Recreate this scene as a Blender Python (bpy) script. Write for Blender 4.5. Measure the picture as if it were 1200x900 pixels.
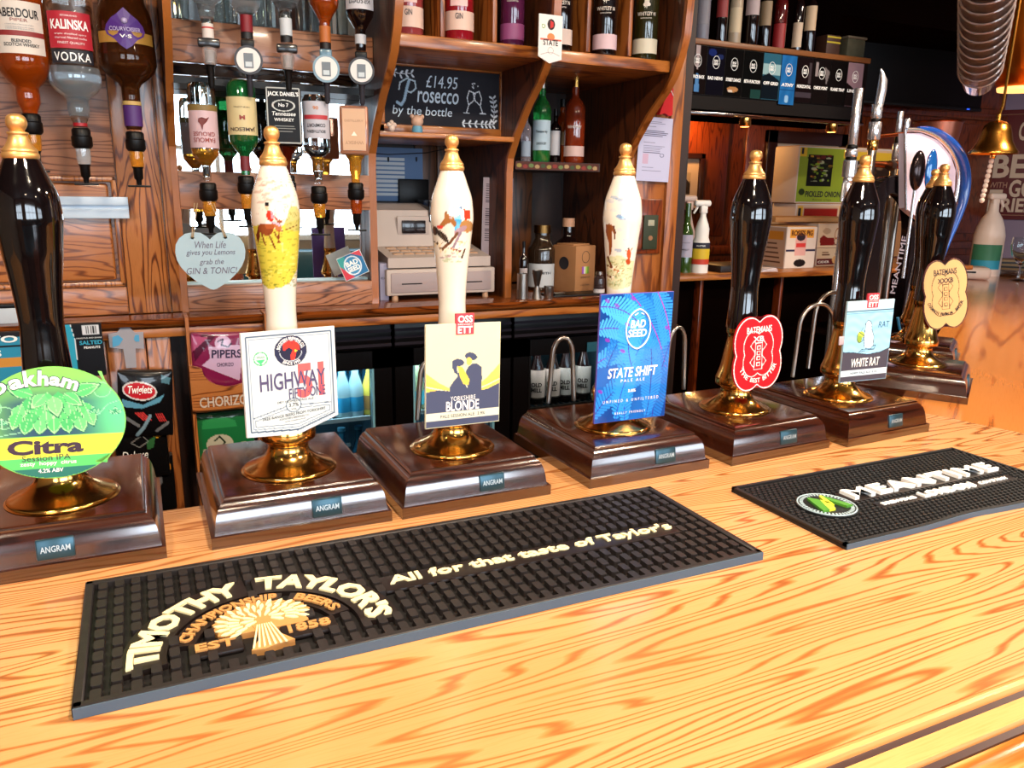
import bpy, bmesh, math, random
import numpy as np
from mathutils import Vector, Matrix
for o in list(bpy.data.objects): bpy.data.objects.remove(o)
sc = bpy.context.scene
C = sc.collection
R = math.radians
random.seed(7)

# ------------------------------------------------------------------ camera
CAM = Vector((0.0, 0.0, 1.546))
FPX, PITCH, ROLL, YAW = 921.9, 0.23968, 0.016312, 0.442821
FW = Vector((math.sin(YAW)*math.cos(PITCH), math.cos(YAW)*math.cos(PITCH), -math.sin(PITCH)))
_rt = FW.cross(Vector((0, 0, 1))).normalized(); _up = _rt.cross(FW)
RT = math.cos(ROLL)*_rt + math.sin(ROLL)*_up
UP = -math.sin(ROLL)*_rt + math.cos(ROLL)*_up
cam_d = bpy.data.cameras.new('camera'); cam = bpy.data.objects.new('camera', cam_d); C.objects.link(cam)
cam_d.sensor_width = 36; cam_d.lens = 36*FPX/1200; cam_d.clip_start = 0.02; cam_d.clip_end = 60
mw = Matrix.Identity(4)
for i in range(3):
    mw[i][0] = RT[i]; mw[i][1] = UP[i]; mw[i][2] = -FW[i]; mw[i][3] = CAM[i]
cam.matrix_world = mw
sc.camera = cam

# ------------------------------------------------------------------ world, exposure
w = bpy.data.worlds.new('world'); sc.world = w; w.use_nodes = True
w.node_tree.nodes['Background'].inputs[0].default_value = (0.80, 0.90, 1.0, 1)
w.node_tree.nodes['Background'].inputs[1].default_value = 3.0
sc.view_settings.view_transform = 'Standard'; sc.view_settings.look = 'None'
sc.view_settings.gamma = 1; sc.view_settings.use_curve_mapping = False
sc.view_settings.exposure = -0.75

def area(name, loc, target, sx, sy, power, col, spread=180):
    l = bpy.data.lights.new(name, 'AREA'); l.shape = 'RECTANGLE'; l.size = sx; l.size_y = sy
    l.energy = power; l.color = col; l.spread = R(spread)
    o = bpy.data.objects.new(name, l); C.objects.link(o); o.location = loc
    o.rotation_euler = (Vector(target)-Vector(loc)).to_track_quat('-Z', 'Y').to_euler()
    return o
# daylight through the three front windows behind the photographer
WIN = [(-2.6, -1.0), (-0.2, 2.5), (3.2, 5.2)]
WZ0, WZ1 = 1.08, 2.35
for (a, b), pw in zip(WIN, (85, 175, 80)):
    area('window_daylight', ((a+b)/2, -3.32, (WZ0+WZ1)/2), ((a+b)/2, 0, (WZ0+WZ1)/2), b-a, WZ1-WZ0, pw, (0.74, 0.87, 1.0))
# warm ceiling lamps (their fittings are built below)
LAMPS = [(-0.7, 0.3, 46), (0.45, 0.2, 72), (1.6, 0.2, 74), (2.9, 1.1, 72), (0.2, -1.6, 10), (2.2, -1.6, 10)]  # the lamp over the angled bar is added to brighten its top
for x, y, pw in LAMPS:
    area('ceiling_lamp_light', (x, y, 2.66), (x, y, 0), 0.22, 0.22, pw, (1.0, 0.84, 0.64))

# ------------------------------------------------------------------ geometry helpers
def ray(px, py): return FW + RT*((px-600)/FPX) - UP*((py-450)/FPX)
def P(px, py, Y):
    d = ray(px, py); return CAM + d*((Y-CAM.y)/d.y)
def PZ(px, py, z):
    d = ray(px, py); return CAM + d*((z-CAM.z)/d.z)
A_END = R(-57)                      # direction of the far end wall
END0 = Vector((5.30, 3.60, 0))
def PE(px, py, off=0.0):
    n = Vector((-math.sin(A_END), math.cos(A_END), 0)); n = -n if n.x > 0 else n
    d = ray(px, py); t = ((END0+n*off-CAM).dot(n))/d.dot(n); return CAM + d*t

class M:
    def __init__(s): s.v = []; s.f = []
    def add(s, v, f):
        k = len(s.v); s.v += [tuple(p) for p in v]; s.f += [tuple(i+k for i in q) for q in f]; return s
    def box(s, x0, x1, y0, y1, z0, z1):
        v = [(x0,y0,z0),(x1,y0,z0),(x1,y1,z0),(x0,y1,z0),(x0,y0,z1),(x1,y0,z1),(x1,y1,z1),(x0,y1,z1)]
        return s.add(v, [(0,3,2,1),(4,5,6,7),(0,1,5,4),(1,2,6,5),(2,3,7,6),(3,0,4,7)])
    def bbox(s, x0, x1, y0, y1, z0, z1, b=.003, seg=2):
        bm = bmesh.new()
        bmesh.ops.create_cube(bm, size=1)
        for v in bm.verts: v.co = Vector(((x0+x1)/2+v.co.x*(x1-x0), (y0+y1)/2+v.co.y*(y1-y0), (z0+z1)/2+v.co.z*(z1-z0)))
        b = min(b, .45*min(x1-x0, y1-y0, z1-z0))
        bmesh.ops.bevel(bm, geom=bm.edges[:], offset=b, segments=seg, affect='EDGES', profile=.5)
        bm.verts.index_update()
        s.add([v.co[:] for v in bm.verts], [[v.index for v in f.verts] for f in bm.faces]); bm.free(); return s
    def lathe(s, prof, seg=24, c=(0,0,0), sx=1, sy=1):
        """prof: list of (r, z)"""
        k = len(prof); v = []; f = []
        for r, z in prof:
            for i in range(seg):
                a = 2*math.pi*i/seg; v.append((c[0]+r*sx*math.cos(a), c[1]+r*sy*math.sin(a), c[2]+z))
        up = prof[-1][1] >= prof[0][1]
        for j in range(k-1):
            for i in range(seg):
                q = (j*seg+i, j*seg+(i+1) % seg, (j+1)*seg+(i+1) % seg, (j+1)*seg+i)
                f.append(q if up else q[::-1])
        if prof[0][0] > 1e-5: f.append(tuple(range(seg))[::-1] if up else tuple(range(seg)))
        if prof[-1][0] > 1e-5: f.append(tuple(range((k-1)*seg, k*seg)) if up else tuple(range((k-1)*seg, k*seg))[::-1])
        return s.add(v, f)
    def tube(s, pts, r, seg=8, closed=False):
        pts = [Vector(p) for p in pts]; n = len(pts); rings = []; v = []; f = []
        rr = r if isinstance(r, (list, tuple)) else [r]*n
        t0 = (pts[1]-pts[0]).normalized()
        nrm = t0.orthogonal().normalized()
        for i in range(n):
            if closed: t = (pts[(i+1) % n]-pts[i-1]).normalized()
            else: t = (pts[min(i+1, n-1)]-pts[max(i-1, 0)]).normalized()
            nrm = (nrm - t*nrm.dot(t)).normalized(); b = t.cross(nrm)
            for k in range(seg):
                a = 2*math.pi*k/seg; v.append(pts[i]+(nrm*math.cos(a)+b*math.sin(a))*rr[i])
        m = n if closed else n-1
        for i in range(m):
            for k in range(seg):
                f.append((i*seg+k, i*seg+(k+1) % seg, ((i+1) % n)*seg+(k+1) % seg, ((i+1) % n)*seg+k))
        if not closed: f += [tuple(range(seg))[::-1], tuple(range((n-1)*seg, n*seg))]
        return s.add(v, f)
    def prism(s, poly, t0, t1, plane='xz'):
        """extrude a polygon; plane xz: poly=(x,z), thickness along y"""
        n = len(poly)
        def mk(p, t): return (p[0], t, p[1]) if plane == 'xz' else ((t, p[0], p[1]) if plane == 'yz' else (p[0], p[1], t))
        v = [mk(p, t0) for p in poly]+[mk(p, t1) for p in poly]
        f = [tuple(range(n)), tuple(range(n, 2*n))[::-1]]+[(i, i+n, (i+1) % n+n, (i+1) % n) for i in range(n)]
        return s.add(v, f)
    def sphere(s, c, r, seg=16, rings=10, sx=1, sy=1, sz=1):
        return s.lathe([(max(1e-6, r*math.sin(math.pi*j/rings)), -r*sz*math.cos(math.pi*j/rings)) for j in range(rings+1)], seg, c, sx, sy)
    def sweep(s, prof, path):
        """prof (d,z): d to the right of travel; path: list of 2D points with mitred corners"""
        n = len(path); k = len(prof); v = []; f = []
        for i, p in enumerate(path):
            p = Vector(p)
            d0 = (Vector(path[i])-Vector(path[i-1])).normalized() if i else None
            d1 = (Vector(path[i+1])-Vector(path[i])).normalized() if i < n-1 else None
            d0 = d0 or d1; d1 = d1 or d0
            n0 = Vector((d0.y, -d0.x)); n1 = Vector((d1.y, -d1.x)); m = (n0+n1).normalized(); m = m/m.dot(n0)
            for d, z in prof: v.append((p.x+m.x*d, p.y+m.y*d, z))
        for i in range(n-1):
            for j in range(k-1): f.append((i*k+j, (i+1)*k+j, (i+1)*k+j+1, i*k+j+1))
        f += [tuple(range(k)), tuple(range((n-1)*k, n*k))[::-1]]
        return s.add(v, f)
    def xf(s, mat):
        s.v = [tuple(mat @ Vector(p)) for p in s.v]; return s
    def rz(s, a, loc=(0,0,0)): return s.xf(Matrix.Translation(loc) @ Matrix.Rotation(a, 4, 'Z'))

def mesh(m, name, smooth=40, fixn=True):
    me = bpy.data.meshes.new(name); me.from_pydata(m.v, [], m.f); me.validate()
    if fixn:
        bm = bmesh.new(); bm.from_mesh(me); bmesh.ops.recalc_face_normals(bm, faces=bm.faces); bm.to_mesh(me); bm.free()
    if smooth:
        me.shade_smooth(); me.set_sharp_from_angle(angle=R(smooth))
    return me
def thing(name, label, cat, loc=(0,0,0), rz=0, group=None):
    o = bpy.data.objects.new(name, None); C.objects.link(o); o.location = loc; o.rotation_euler = (0, 0, rz)
    o.empty_display_size = .05; o['label'] = label; o['category'] = cat
    if group: o['group'] = group
    return o
def obj(name, m, mat, parent=None, world=False, smooth=40, label=None, fixn=True, kind=None):
    me = mesh(m, name, smooth, fixn) if isinstance(m, M) else m
    o = bpy.data.objects.new(name, me); C.objects.link(o)
    if mat and not me.materials: me.materials.append(mat)
    if parent:
        o.parent = parent
        if world:
            wm = parent.matrix_basis.copy(); p = parent.parent
            while p: wm = p.matrix_basis @ p.matrix_parent_inverse @ wm if False else p.matrix_basis @ wm; p = p.parent
            o.matrix_parent_inverse = wm.inverted()
    if label: o['label'] = label
    if kind: o['kind'] = kind
    return o
def tag(o, label, cat, group=None):
    o['label'] = label; o['category'] = cat
    if group: o['group'] = group
    return o
def struct(name, m, mat, parent=None, smooth=30):
    o = obj(name, m, mat, parent, world=bool(parent), smooth=smooth)
    if not parent: o['kind'] = 'structure'
    return o
def copytree(o, parent=None):
    c = o.copy(); C.objects.link(c)
    if parent: c.parent = parent
    for ch in o.children: copytree(ch, c)
    return c

# ------------------------------------------------------------------ materials
def lin(c):
    if isinstance(c, str): c = tuple(int(c[i:i+2], 16)/255 for i in (0, 2, 4))
    return tuple(x/12.92 if x <= .04045 else ((x+.055)/1.055)**2.4 for x in c[:3])
_mats = {}
def mat(name, col, rough=.5, metal=0, coat=0, trans=0, ior=1.45, spec=.5, emit=0, noise=0, nscale=30, bump=0, alpha=1):
    if name in _mats: return _mats[name]
    m = bpy.data.materials.new(name); m.use_nodes = True; nt = m.node_tree; b = nt.nodes['Principled BSDF']
    c = (*lin(col), 1)
    b.inputs['Base Color'].default_value = c; b.inputs['Roughness'].default_value = rough
    b.inputs['Metallic'].default_value = metal; b.inputs['Coat Weight'].default_value = coat
    b.inputs['Coat Roughness'].default_value = .06
    b.inputs['Transmission Weight'].default_value = trans; b.inputs['IOR'].default_value = ior
    b.inputs['Specular IOR Level'].default_value = spec
    b.inputs['Alpha'].default_value = alpha
    if emit: b.inputs['Emission Color'].default_value = c; b.inputs['Emission Strength'].default_value = emit
    if noise or bump:
        tc = nt.nodes.new('ShaderNodeTexCoord'); n = nt.nodes.new('ShaderNodeTexNoise'); n.inputs['Scale'].default_value = nscale
        n.inputs['Detail'].default_value = 4; nt.links.new(tc.outputs['Object'], n.inputs['Vector'])
        if noise:
            mx = nt.nodes.new('ShaderNodeMix'); mx.data_type = 'RGBA'
            mx.inputs[6].default_value = c; mx.inputs[7].default_value = (*[x*(1-noise) for x in c[:3]], 1)
            nt.links.new(n.outputs['Fac'], mx.inputs[0]); nt.links.new(mx.outputs[2], b.inputs['Base Color'])
            mr = nt.nodes.new('ShaderNodeMapRange'); mr.inputs[3].default_value = rough*.8; mr.inputs[4].default_value = min(1, rough*1.3)
            nt.links.new(n.outputs['Fac'], mr.inputs[0]); nt.links.new(mr.outputs[0], b.inputs['Roughness'])
        if bump:
            bp = nt.nodes.new('ShaderNodeBump'); bp.inputs['Strength'].default_value = bump; bp.inputs['Distance'].default_value = .002
            nt.links.new(n.outputs['Fac'], bp.inputs['Height']); nt.links.new(bp.outputs[0], b.inputs['Normal'])
    _mats[name] = m; return m
def wood(name, light, mid, dark, axis='x', scale=1., rings=9., rough=.3, coat=.3, seed=0, pore=.5, STR=7.):
    """contour lines of a stretched noise give cathedral grain, a finer stretched noise the pores"""
    if name in _mats: return _mats[name]
    m = bpy.data.materials.new(name); m.use_nodes = True; nt = m.node_tree; N = nt.nodes.new; L = nt.links.new
    b = nt.nodes['Principled BSDF']; b.inputs['Roughness'].default_value = rough; b.inputs['Coat Weight'].default_value = coat
    b.inputs['Coat Roughness'].default_value = .12; b.inputs['Coat IOR'].default_value = 2.1 if name == 'mahogany' else 1.5
    tc = N('ShaderNodeTexCoord')
    def mp(k):
        q = N('ShaderNodeMapping'); sx = [k*scale]*3; sx['xyz'.index(axis)] = scale
        q.inputs['Scale'].default_value = sx; q.inputs['Location'].default_value = (seed*3.1, seed*1.7, seed*2.3)
        L(tc.outputs['Object'], q.inputs['Vector']); return q
    n1 = N('ShaderNodeTexNoise'); n1.inputs['Scale'].default_value = 1.1; n1.inputs['Detail'].default_value = 2.2; n1.inputs['Roughness'].default_value = .38
    L(mp(STR).outputs[0], n1.inputs['Vector'])
    mu = N('ShaderNodeMath'); mu.operation = 'MULTIPLY'; mu.inputs[1].default_value = rings*6.283; L(n1.outputs['Fac'], mu.inputs[0])
    n2 = N('ShaderNodeTexNoise'); n2.inputs['Scale'].default_value = 9; n2.inputs['Detail'].default_value = 3
    L(mp(14).outputs[0], n2.inputs['Vector'])
    ad = N('ShaderNodeMath'); ad.operation = 'MULTIPLY_ADD'; ad.inputs[1].default_value = 2.6; L(n2.outputs['Fac'], ad.inputs[0]); L(mu.outputs[0], ad.inputs[2])
    sn = N('ShaderNodeMath'); sn.operation = 'SINE'; L(ad.outputs[0], sn.inputs[0])
    r = N('ShaderNodeValToRGB'); e = r.color_ramp.elements
    e[0].position = 0.0; e[0].color = (*lin(light), 1); e[1].position = 1; e[1].color = (*lin(dark), 1)
    q = e.new(.66); q.color = (*lin(light), 1); q = e.new(.88); q.color = (*lin(mid), 1)
    mr = N('ShaderNodeMapRange'); mr.inputs[1].default_value = -1; mr.inputs[2].default_value = 1; L(sn.outputs[0], mr.inputs[0]); L(mr.outputs[0], r.inputs[0])
    # pores
    n3 = N('ShaderNodeTexNoise'); n3.inputs['Scale'].default_value = 22; n3.inputs['Detail'].default_value = 3
    L(mp(26).outputs[0], n3.inputs['Vector'])
    mr2 = N('ShaderNodeMapRange'); mr2.inputs[1].default_value = .5; mr2.inputs[2].default_value = .72; mr2.inputs[4].default_value = pore; L(n3.outputs['Fac'], mr2.inputs[0])
    mx = N('ShaderNodeMix'); mx.data_type = 'RGBA'; L(mr2.outputs[0], mx.inputs[0]); L(r.outputs[0], mx.inputs[6]); mx.inputs[7].default_value = (*lin(mid), 1)
    # broad tone
    n4 = N('ShaderNodeTexNoise'); n4.inputs['Scale'].default_value = 1.4; L(mp(3).outputs[0], n4.inputs['Vector'])
    mr3 = N('ShaderNodeMapRange'); mr3.inputs[1].default_value = .35; mr3.inputs[2].default_value = .7; mr3.inputs[4].default_value = .45; L(n4.outputs['Fac'], mr3.inputs[0])
    mx2 = N('ShaderNodeMix'); mx2.data_type = 'RGBA'; L(mr3.outputs[0], mx2.inputs[0]); L(mx.outputs[2], mx2.inputs[6]); mx2.inputs[7].default_value = (*lin(mid), 1)
    L(mx2.outputs[2], b.inputs['Base Color'])
    bp = N('ShaderNodeBump'); bp.inputs['Strength'].default_value = .12; bp.inputs['Distance'].default_value = .001; L(n3.outputs['Fac'], bp.inputs['Height']); L(bp.outputs[0], b.inputs['Normal'])
    _mats[name] = m; return m
def printmat(name='print', rough=.4, coat=0):
    if name in _mats: return _mats[name]
    m = bpy.data.materials.new(name); m.use_nodes = True; nt = m.node_tree; b = nt.nodes['Principled BSDF']
    a = nt.nodes.new('ShaderNodeAttribute'); a.attribute_name = 'Col'; nt.links.new(a.outputs['Color'], b.inputs['Base Color'])
    b.inputs['Roughness'].default_value = rough; b.inputs['Coat Weight'].default_value = coat; b.inputs['Coat Roughness'].default_value = .05; b.inputs['Specular IOR Level'].default_value = .2
    _mats[name] = m; return m
PRINT = printmat('print', .42); PMATT = printmat('print_matt', .8); PMATT.node_tree.nodes['Principled BSDF'].inputs['Specular IOR Level'].default_value = .03; PGLOSS = printmat('print_gloss', .25, .6); PCHALK = printmat('print_chalk', .8)
PCER = printmat('glazed_ceramic', .12, 1.0)

OAK = wood('oak_honey', 'b5703a', '94501f', '5a2a0e', 'x', 1.5, 24, .32, .35)
OAKV = wood('oak_honey_upright', 'b5703a', '8c4a1e', '56280d', 'z', 1.5, 22, .32, .35, seed=3)
OAKP = wood('oak_pinkish', 'a8704e', '8a5334', '4e2a18', 'x', 1.6, 22, .34, .3, seed=5)
TOPW = wood('bar_top_oak', 'd49d68', 'ba7a42', '925026', 'x', .8, 34, .25, .4, seed=1, pore=.3, STR=13)
TOPR = wood('bar_return_oak', 'd4843c', 'c06e2a', 'a2581c', 'x', .8, 4.5, .2, .6, seed=4, pore=.3, STR=14)
MAHO = wood('mahogany', '3c180b', '2a0e05', '160602', 'x', 2.2, 18, .16, 1.0, seed=2, pore=.4)
MAHOV = wood('mahogany_upright', '481b0d', '351107', '1d0703', 'z', 2.0, 7, .3, .3, seed=6, pore=.4)
SHELFW = wood('shelf_wood', 'b06a2c', '8e4c18', '5c2a0c', 'x', 2.0, 6, .35, .25, seed=8)
SHELFV = wood('shelf_wood_upright', 'a8622a', '844416', '54260b', 'z', 2.0, 6, .35, .25, seed=9)
PANW = wood('wall_panel_wood', '7c3412', '62240a', '3c1405', 'z', 1.6, 16, .3, .4, seed=11)
DARKW = wood('recess_shade_wood', '2a0f07', '1d0a04', '100502', 'z', 1.4, 5, .55, .0, seed=12)  # near-black tone: shade of the recesses put into the wood colour
BRASS = mat('brass', 'eeb862', .16, 1, noise=.25, nscale=12)
BRASSF = mat('brass_finial', 'e4b06c', .38, .75)
BLACKG = mat('black_gloss', '0c0708', .07, 0, 1.0)
BLACK = mat('black_plastic', '0b0808', .4, spec=.3)
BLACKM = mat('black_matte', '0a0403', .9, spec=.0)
RUB = mat('mat_rubber_black', '262020', .5, noise=.25, nscale=60, bump=.2)
RUB2 = mat('mat_rubber_charcoal', '1c1b1d', .5, noise=.2, nscale=60)
RUBG = mat('mat_rubber_edge', '485a6c', .6)
CREAM = mat('cream_rubber', 'f6e6b4', .55)
TAN = mat('tan_rubber', 'c08a50', .55)
WHITE = mat('white_plastic', 'eeeae6', .35)
WPAINT = mat('white_ink', 'f4f2ee', .5)
CHROME = mat('chrome', 'e8e8ee', .22, .85)
STEEL = mat('brushed_steel', 'a09890', .28, 1)
COPPER = mat('copper', '9c5230', .3, 1)
PAPER = mat('paper', 'dcd2dc', .7)
INK = mat('ink_dark', '1e1a20', .6)
NAVY = mat('ink_navy', '1c2a44', .5)
RED = mat('ink_red', 'd4232a', .45)
GLASS = mat('clear_glass', 'f4fafa', .02, trans=1, ior=1.45)
THING = mat('thin_clear_plastic', 'f0e8e4', .12, trans=.85, ior=1.2)

# ------------------------------------------------------------------ print helpers
class Canvas:
    """an even grid of coloured points: flat print only (labels, badges, packets)"""
    def __init__(s, W, H, n=110, bg='ffffff'):
        s.W, s.H = W, H
        s.nx = max(2, int(n)); s.ny = max(2, int(n*H/W))
        gx, gy = np.meshgrid(np.linspace(0, W, s.nx), np.linspace(0, H, s.ny))
        s.x, s.y = gx, gy; s.c = np.zeros(gx.shape+(3,)); s.c[:] = lin(bg)
        s.clip = None
    def _put(s, m, col, a=1):
        if s.clip is not None: m = m & s.clip
        s.c[m] = s.c[m]*(1-a)+np.array(lin(col))*a
    @staticmethod
    def inside(x, y, poly):
        m = np.zeros(x.shape, bool); n = len(poly)
        for i in range(n):
            x0, y0 = poly[i]; x1, y1 = poly[i-1]
            if y0 == y1: continue
            c = ((y0 > y) != (y1 > y)) & (x < (x1-x0)*(y-y0)/(y1-y0)+x0); m ^= c
        return m
    def poly(s, p, col, a=1): s._put(s.inside(s.x, s.y, p), col, a); return s
    def rect(s, x0, y0, x1, y1, col, a=1): s._put((s.x >= x0) & (s.x <= x1) & (s.y >= y0) & (s.y <= y1), col, a); return s
    def ell(s, cx, cy, rx, ry, col, a=1, rot=0):
        dx, dy = s.x-cx, s.y-cy; cr, sr = math.cos(rot), math.sin(rot)
        s._put((((dx*cr+dy*sr)/rx)**2+((-dx*sr+dy*cr)/ry)**2) <= 1, col, a); return s
    def ring(s, cx, cy, rx, ry, t, col, a=1):
        d = np.sqrt(((s.x-cx)/rx)**2+((s.y-cy)/ry)**2); s._put(np.abs(d-1)*min(rx, ry) < t/2, col, a); return s
    def line(s, pts, t, col, a=1, closed=False):
        m = np.zeros(s.x.shape, bool); q = list(pts)+([pts[0]] if closed else [])
        for (x0, y0), (x1, y1) in zip(q[:-1], q[1:]):
            dx, dy = x1-x0, y1-y0; l2 = dx*dx+dy*dy or 1e-9
            u = np.clip(((s.x-x0)*dx+(s.y-y0)*dy)/l2, 0, 1)
            m |= (s.x-x0-u*dx)**2+(s.y-y0-u*dy)**2 < (t/2)**2
        s._put(m, col, a); return s
    def blend(s, fn, col):
        k = np.clip(fn(s.x, s.y), 0, 1)[..., None]; s.c = s.c*(1-k)+np.array(lin(col))*k; return s
def canvas_mesh(cv, w, h, map3, outline=None, name='print'):
    """map3(u,v) u,v in metres (v up) -> 3D"""
    ny, nx = cv.x.shape
    U = cv.x/cv.W*w-w/2; V = h/2-cv.y/cv.H*h
    co = [map3(u, v) for u, v in zip(U.ravel(), V.ravel())]
    f = []
    keep = None
    if outline is not None: keep = Canvas.inside(cv.x, cv.y, outline)
    for j in range(ny-1):
        for i in range(nx-1):
            if keep is not None and not (keep[j, i] and keep[j+1, i] and keep[j, i+1] and keep[j+1, i+1]): continue
            f.append((j*nx+i, (j+1)*nx+i, (j+1)*nx+i+1, j*nx+i+1))
    me = bpy.data.meshes.new(name); me.from_pydata(co, [], f)
    at = me.color_attributes.new('Col', 'FLOAT_COLOR', 'POINT')
    d = np.ones((ny*nx, 4), np.float32); d[:, :3] = cv.c.reshape(-1, 3); at.data.foreach_set('color', d.ravel())
    me.shade_smooth(); return me
def text_mesh(body, W, H=None, bold=0, shear=0, extrude=0, space=1., res=3, warp=None, off=.0008, rot=0, cx=0, cz=0, line=1.0, res2=None):
    """text filled to a W x H box, centred on (cx,cz) in the local XZ plane, facing -Y"""
    cu = bpy.data.curves.new('t', 'FONT'); cu.body = body; cu.align_x = 'CENTER'; cu.shear = shear
    cu.offset = min(bold, .042); cu.space_character = space; cu.resolution_u = res; cu.space_line = line; cu.extrude = 0
    ob = bpy.data.objects.new('t', cu); C.objects.link(ob)
    dg = bpy.context.evaluated_depsgraph_get(); me = bpy.data.meshes.new_from_object(ob.evaluated_get(dg))
    bpy.data.objects.remove(ob); bpy.data.curves.remove(cu)
    v = np.array([p.co[:2] for p in me.vertices]); 
    fs = [tuple(p.vertices) for p in me.polygons]; bpy.data.meshes.remove(me)
    mn, mxx = v.min(0), v.max(0); sz = mxx-mn
    sx = W/sz[0]; sy = (H/sz[1]) if H else sx
    v = (v-(mn+mxx)/2)*[sx, sy]
    if extrude:
        bm = bmesh.new(); vs = [bm.verts.new((p[0], -off, p[1])) for p in v]
        for q in fs:
            try: bm.faces.new([vs[i] for i in q])
            except ValueError: pass
        g = bmesh.ops.extrude_face_region(bm, geom=bm.faces[:])
        for e in g['geom']:
            if isinstance(e, bmesh.types.BMVert): e.co.y -= extrude
        bm.verts.index_update(); co = [tuple(x.co) for x in bm.verts]; fs = [[x.index for x in q.verts] for q in bm.faces]; bm.free()
    else: co = [(p[0], -off, p[1]) for p in v]
    cr, sr = math.cos(rot), math.sin(rot)
    co = [(x*cr-z*sr, y, x*sr+z*cr) for x, y, z in co] if rot else co
    if warp: co = [warp(x, y, z) for x, y, z in co]
    m = M(); m.add([(x+cx, y, z+cz) for x, y, z in co], fs); return m
def lettering(parent, body, x0, x1, z0, z1, mt, name='lettering', **k):
    m = text_mesh(body, x1-x0, z1-z0, cx=(x0+x1)/2, cz=(z0+z1)/2, **k)
    return obj(name, m, mt, parent, smooth=0, fixn=bool(k.get('extrude')))
def plate(name, cv, w, h, thick, parent, loc=(0,0,0), rot=(0,0,0), outline=None, bmat=None, pmat=None, label=None, world=False):
    """a thin board with a printed face. local frame: x right, z up, face towards -Y"""
    m = M()
    if outline is None: m.box(-w/2, w/2, 0, thick, -h/2, h/2)
    else: m.prism([(x/cv.W*w-w/2, h/2-y/cv.H*h) for x, y in outline], 0, thick)
    o = obj(name, m, bmat or WPAINT, parent, label=label, smooth=30); o.location = loc; o.rotation_euler = rot
    pm = canvas_mesh(cv, w*.995, h*.995, lambda u, v: (u, -.0004, v), outline)
    obj('print', pm, pmat or PRINT, o)
    return o

# ================================================================== SETTING
ZC = 1.10                                    # bar top
mwall = mat('plaster_cream', 'a08c78', .8, noise=.1)
struct('floor', M().box(-3.2, 7.8, -3.4, 3.8, -.06, 0), wood('floor_boards', '6a4226', '4c2c16', '2c180b', 'x', 1, 5, .5, .1, seed=20))
struct('ceiling', M().box(-3.2, 7.8, -3.4, 3.8, 2.7, 2.78), mat('ceiling_brown', '3a241a', .7))
struct('wall_left', M().box(-3.2, -3.1, -3.3, 2.7, 0, 2.7), mwall)
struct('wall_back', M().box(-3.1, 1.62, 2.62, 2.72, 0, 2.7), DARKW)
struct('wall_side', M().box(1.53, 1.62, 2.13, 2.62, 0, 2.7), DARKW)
wr = struct('wall_rear_right', M().box(1.53, 5.5, 3.60, 3.70, 0, 2.7), PANW)
struct('wall_nook', M().box(1.53, 1.62, 2.72, 3.60, 0, 2.7), PANW)
lil = mat('lilac_paint', '8e7a8e', .75, noise=.12, nscale=5)
e = M().box(0, 4.6, 0, .1, 0, 2.7).rz(A_END, END0); struct('wall_end', e, lil)
ex = END0 + Vector((math.cos(A_END), math.sin(A_END), 0))*4.6
struct('wall_right', M().box(ex.x, ex.x+.1, -3.3, ex.y, 0, 2.7), mwall)
# front wall with three window openings
fw = M(); xs = [-3.2]+[q for a in WIN for q in a]+[8.0]
for i in range(0, len(xs), 2): fw.box(xs[i], xs[i+1], -3.3, -3.2, 0, 2.7)
for a, b in WIN: fw.box(a, b, -3.3, -3.2, 0, WZ0).box(a, b, -3.3, -3.2, WZ1, 2.7)
struct('wall_front', fw, mwall)
for i, (a, b) in enumerate(WIN):
    fr = M().box(a, a+.05, -3.24, -3.18, WZ0, WZ1).box(b-.05, b, -3.24, -3.18, WZ0, WZ1).box(a, b, -3.24, -3.18, WZ0, WZ0+.05).box(a, b, -3.24, -3.18, WZ1-.05, WZ1)
    w_ = struct('window_%d' % (i+1), fr, WPAINT)
    n = 3
    for k in range(1, n): obj('glazing_bar', M().box(a+(b-a)*k/n-.02, a+(b-a)*k/n+.02, -3.235, -3.185, WZ0+.05, WZ1-.05), WPAINT, w_)
    obj('glazing_bar', M().box(a+.05, b-.05, -3.23, -3.19, 1.85, 1.89), WPAINT, w_)
struct('baseboard_front', M().box(-3.1, 7.7, -3.2, -3.18, 0, .14), MAHO)
# brick dado under the windows, bench in front of it: both show in the back bar mirror
teal = mat('teal_leather', '0e4f5c', .35, noise=.3, nscale=8)
th = thing('bench_seat', 'long teal upholstered wall bench reflected in the mirror', 'bench', (1.2, -2.8, 0))
obj('seat', M().bbox(-2.6, 2.6, -.25, .3, .3, .46, .04), teal, th)
for k in range(6): obj('backrest', M().bbox(-2.6+k*.868, -1.74+k*.868, -.36, -.2, .46, 1.0, .05), teal, th)
obj('base', M().box(-2.6, 2.6, -.3, .22, 0, .3), MAHO, th)
th = thing('pub_table', 'round wooden pub table between bench and bar', 'table', (1.1, -1.7, 0))
obj('tabletop', M().lathe([(0, .72), (.38, .72), (.4, .735), (.38, .75), (0, .75)], 32), MAHO, th)
obj('pedestal', M().lathe([(.2, 0), (.2, .03), (.05, .08), (.04, .7), (.12, .72)], 16), BLACKM, th)

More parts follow.
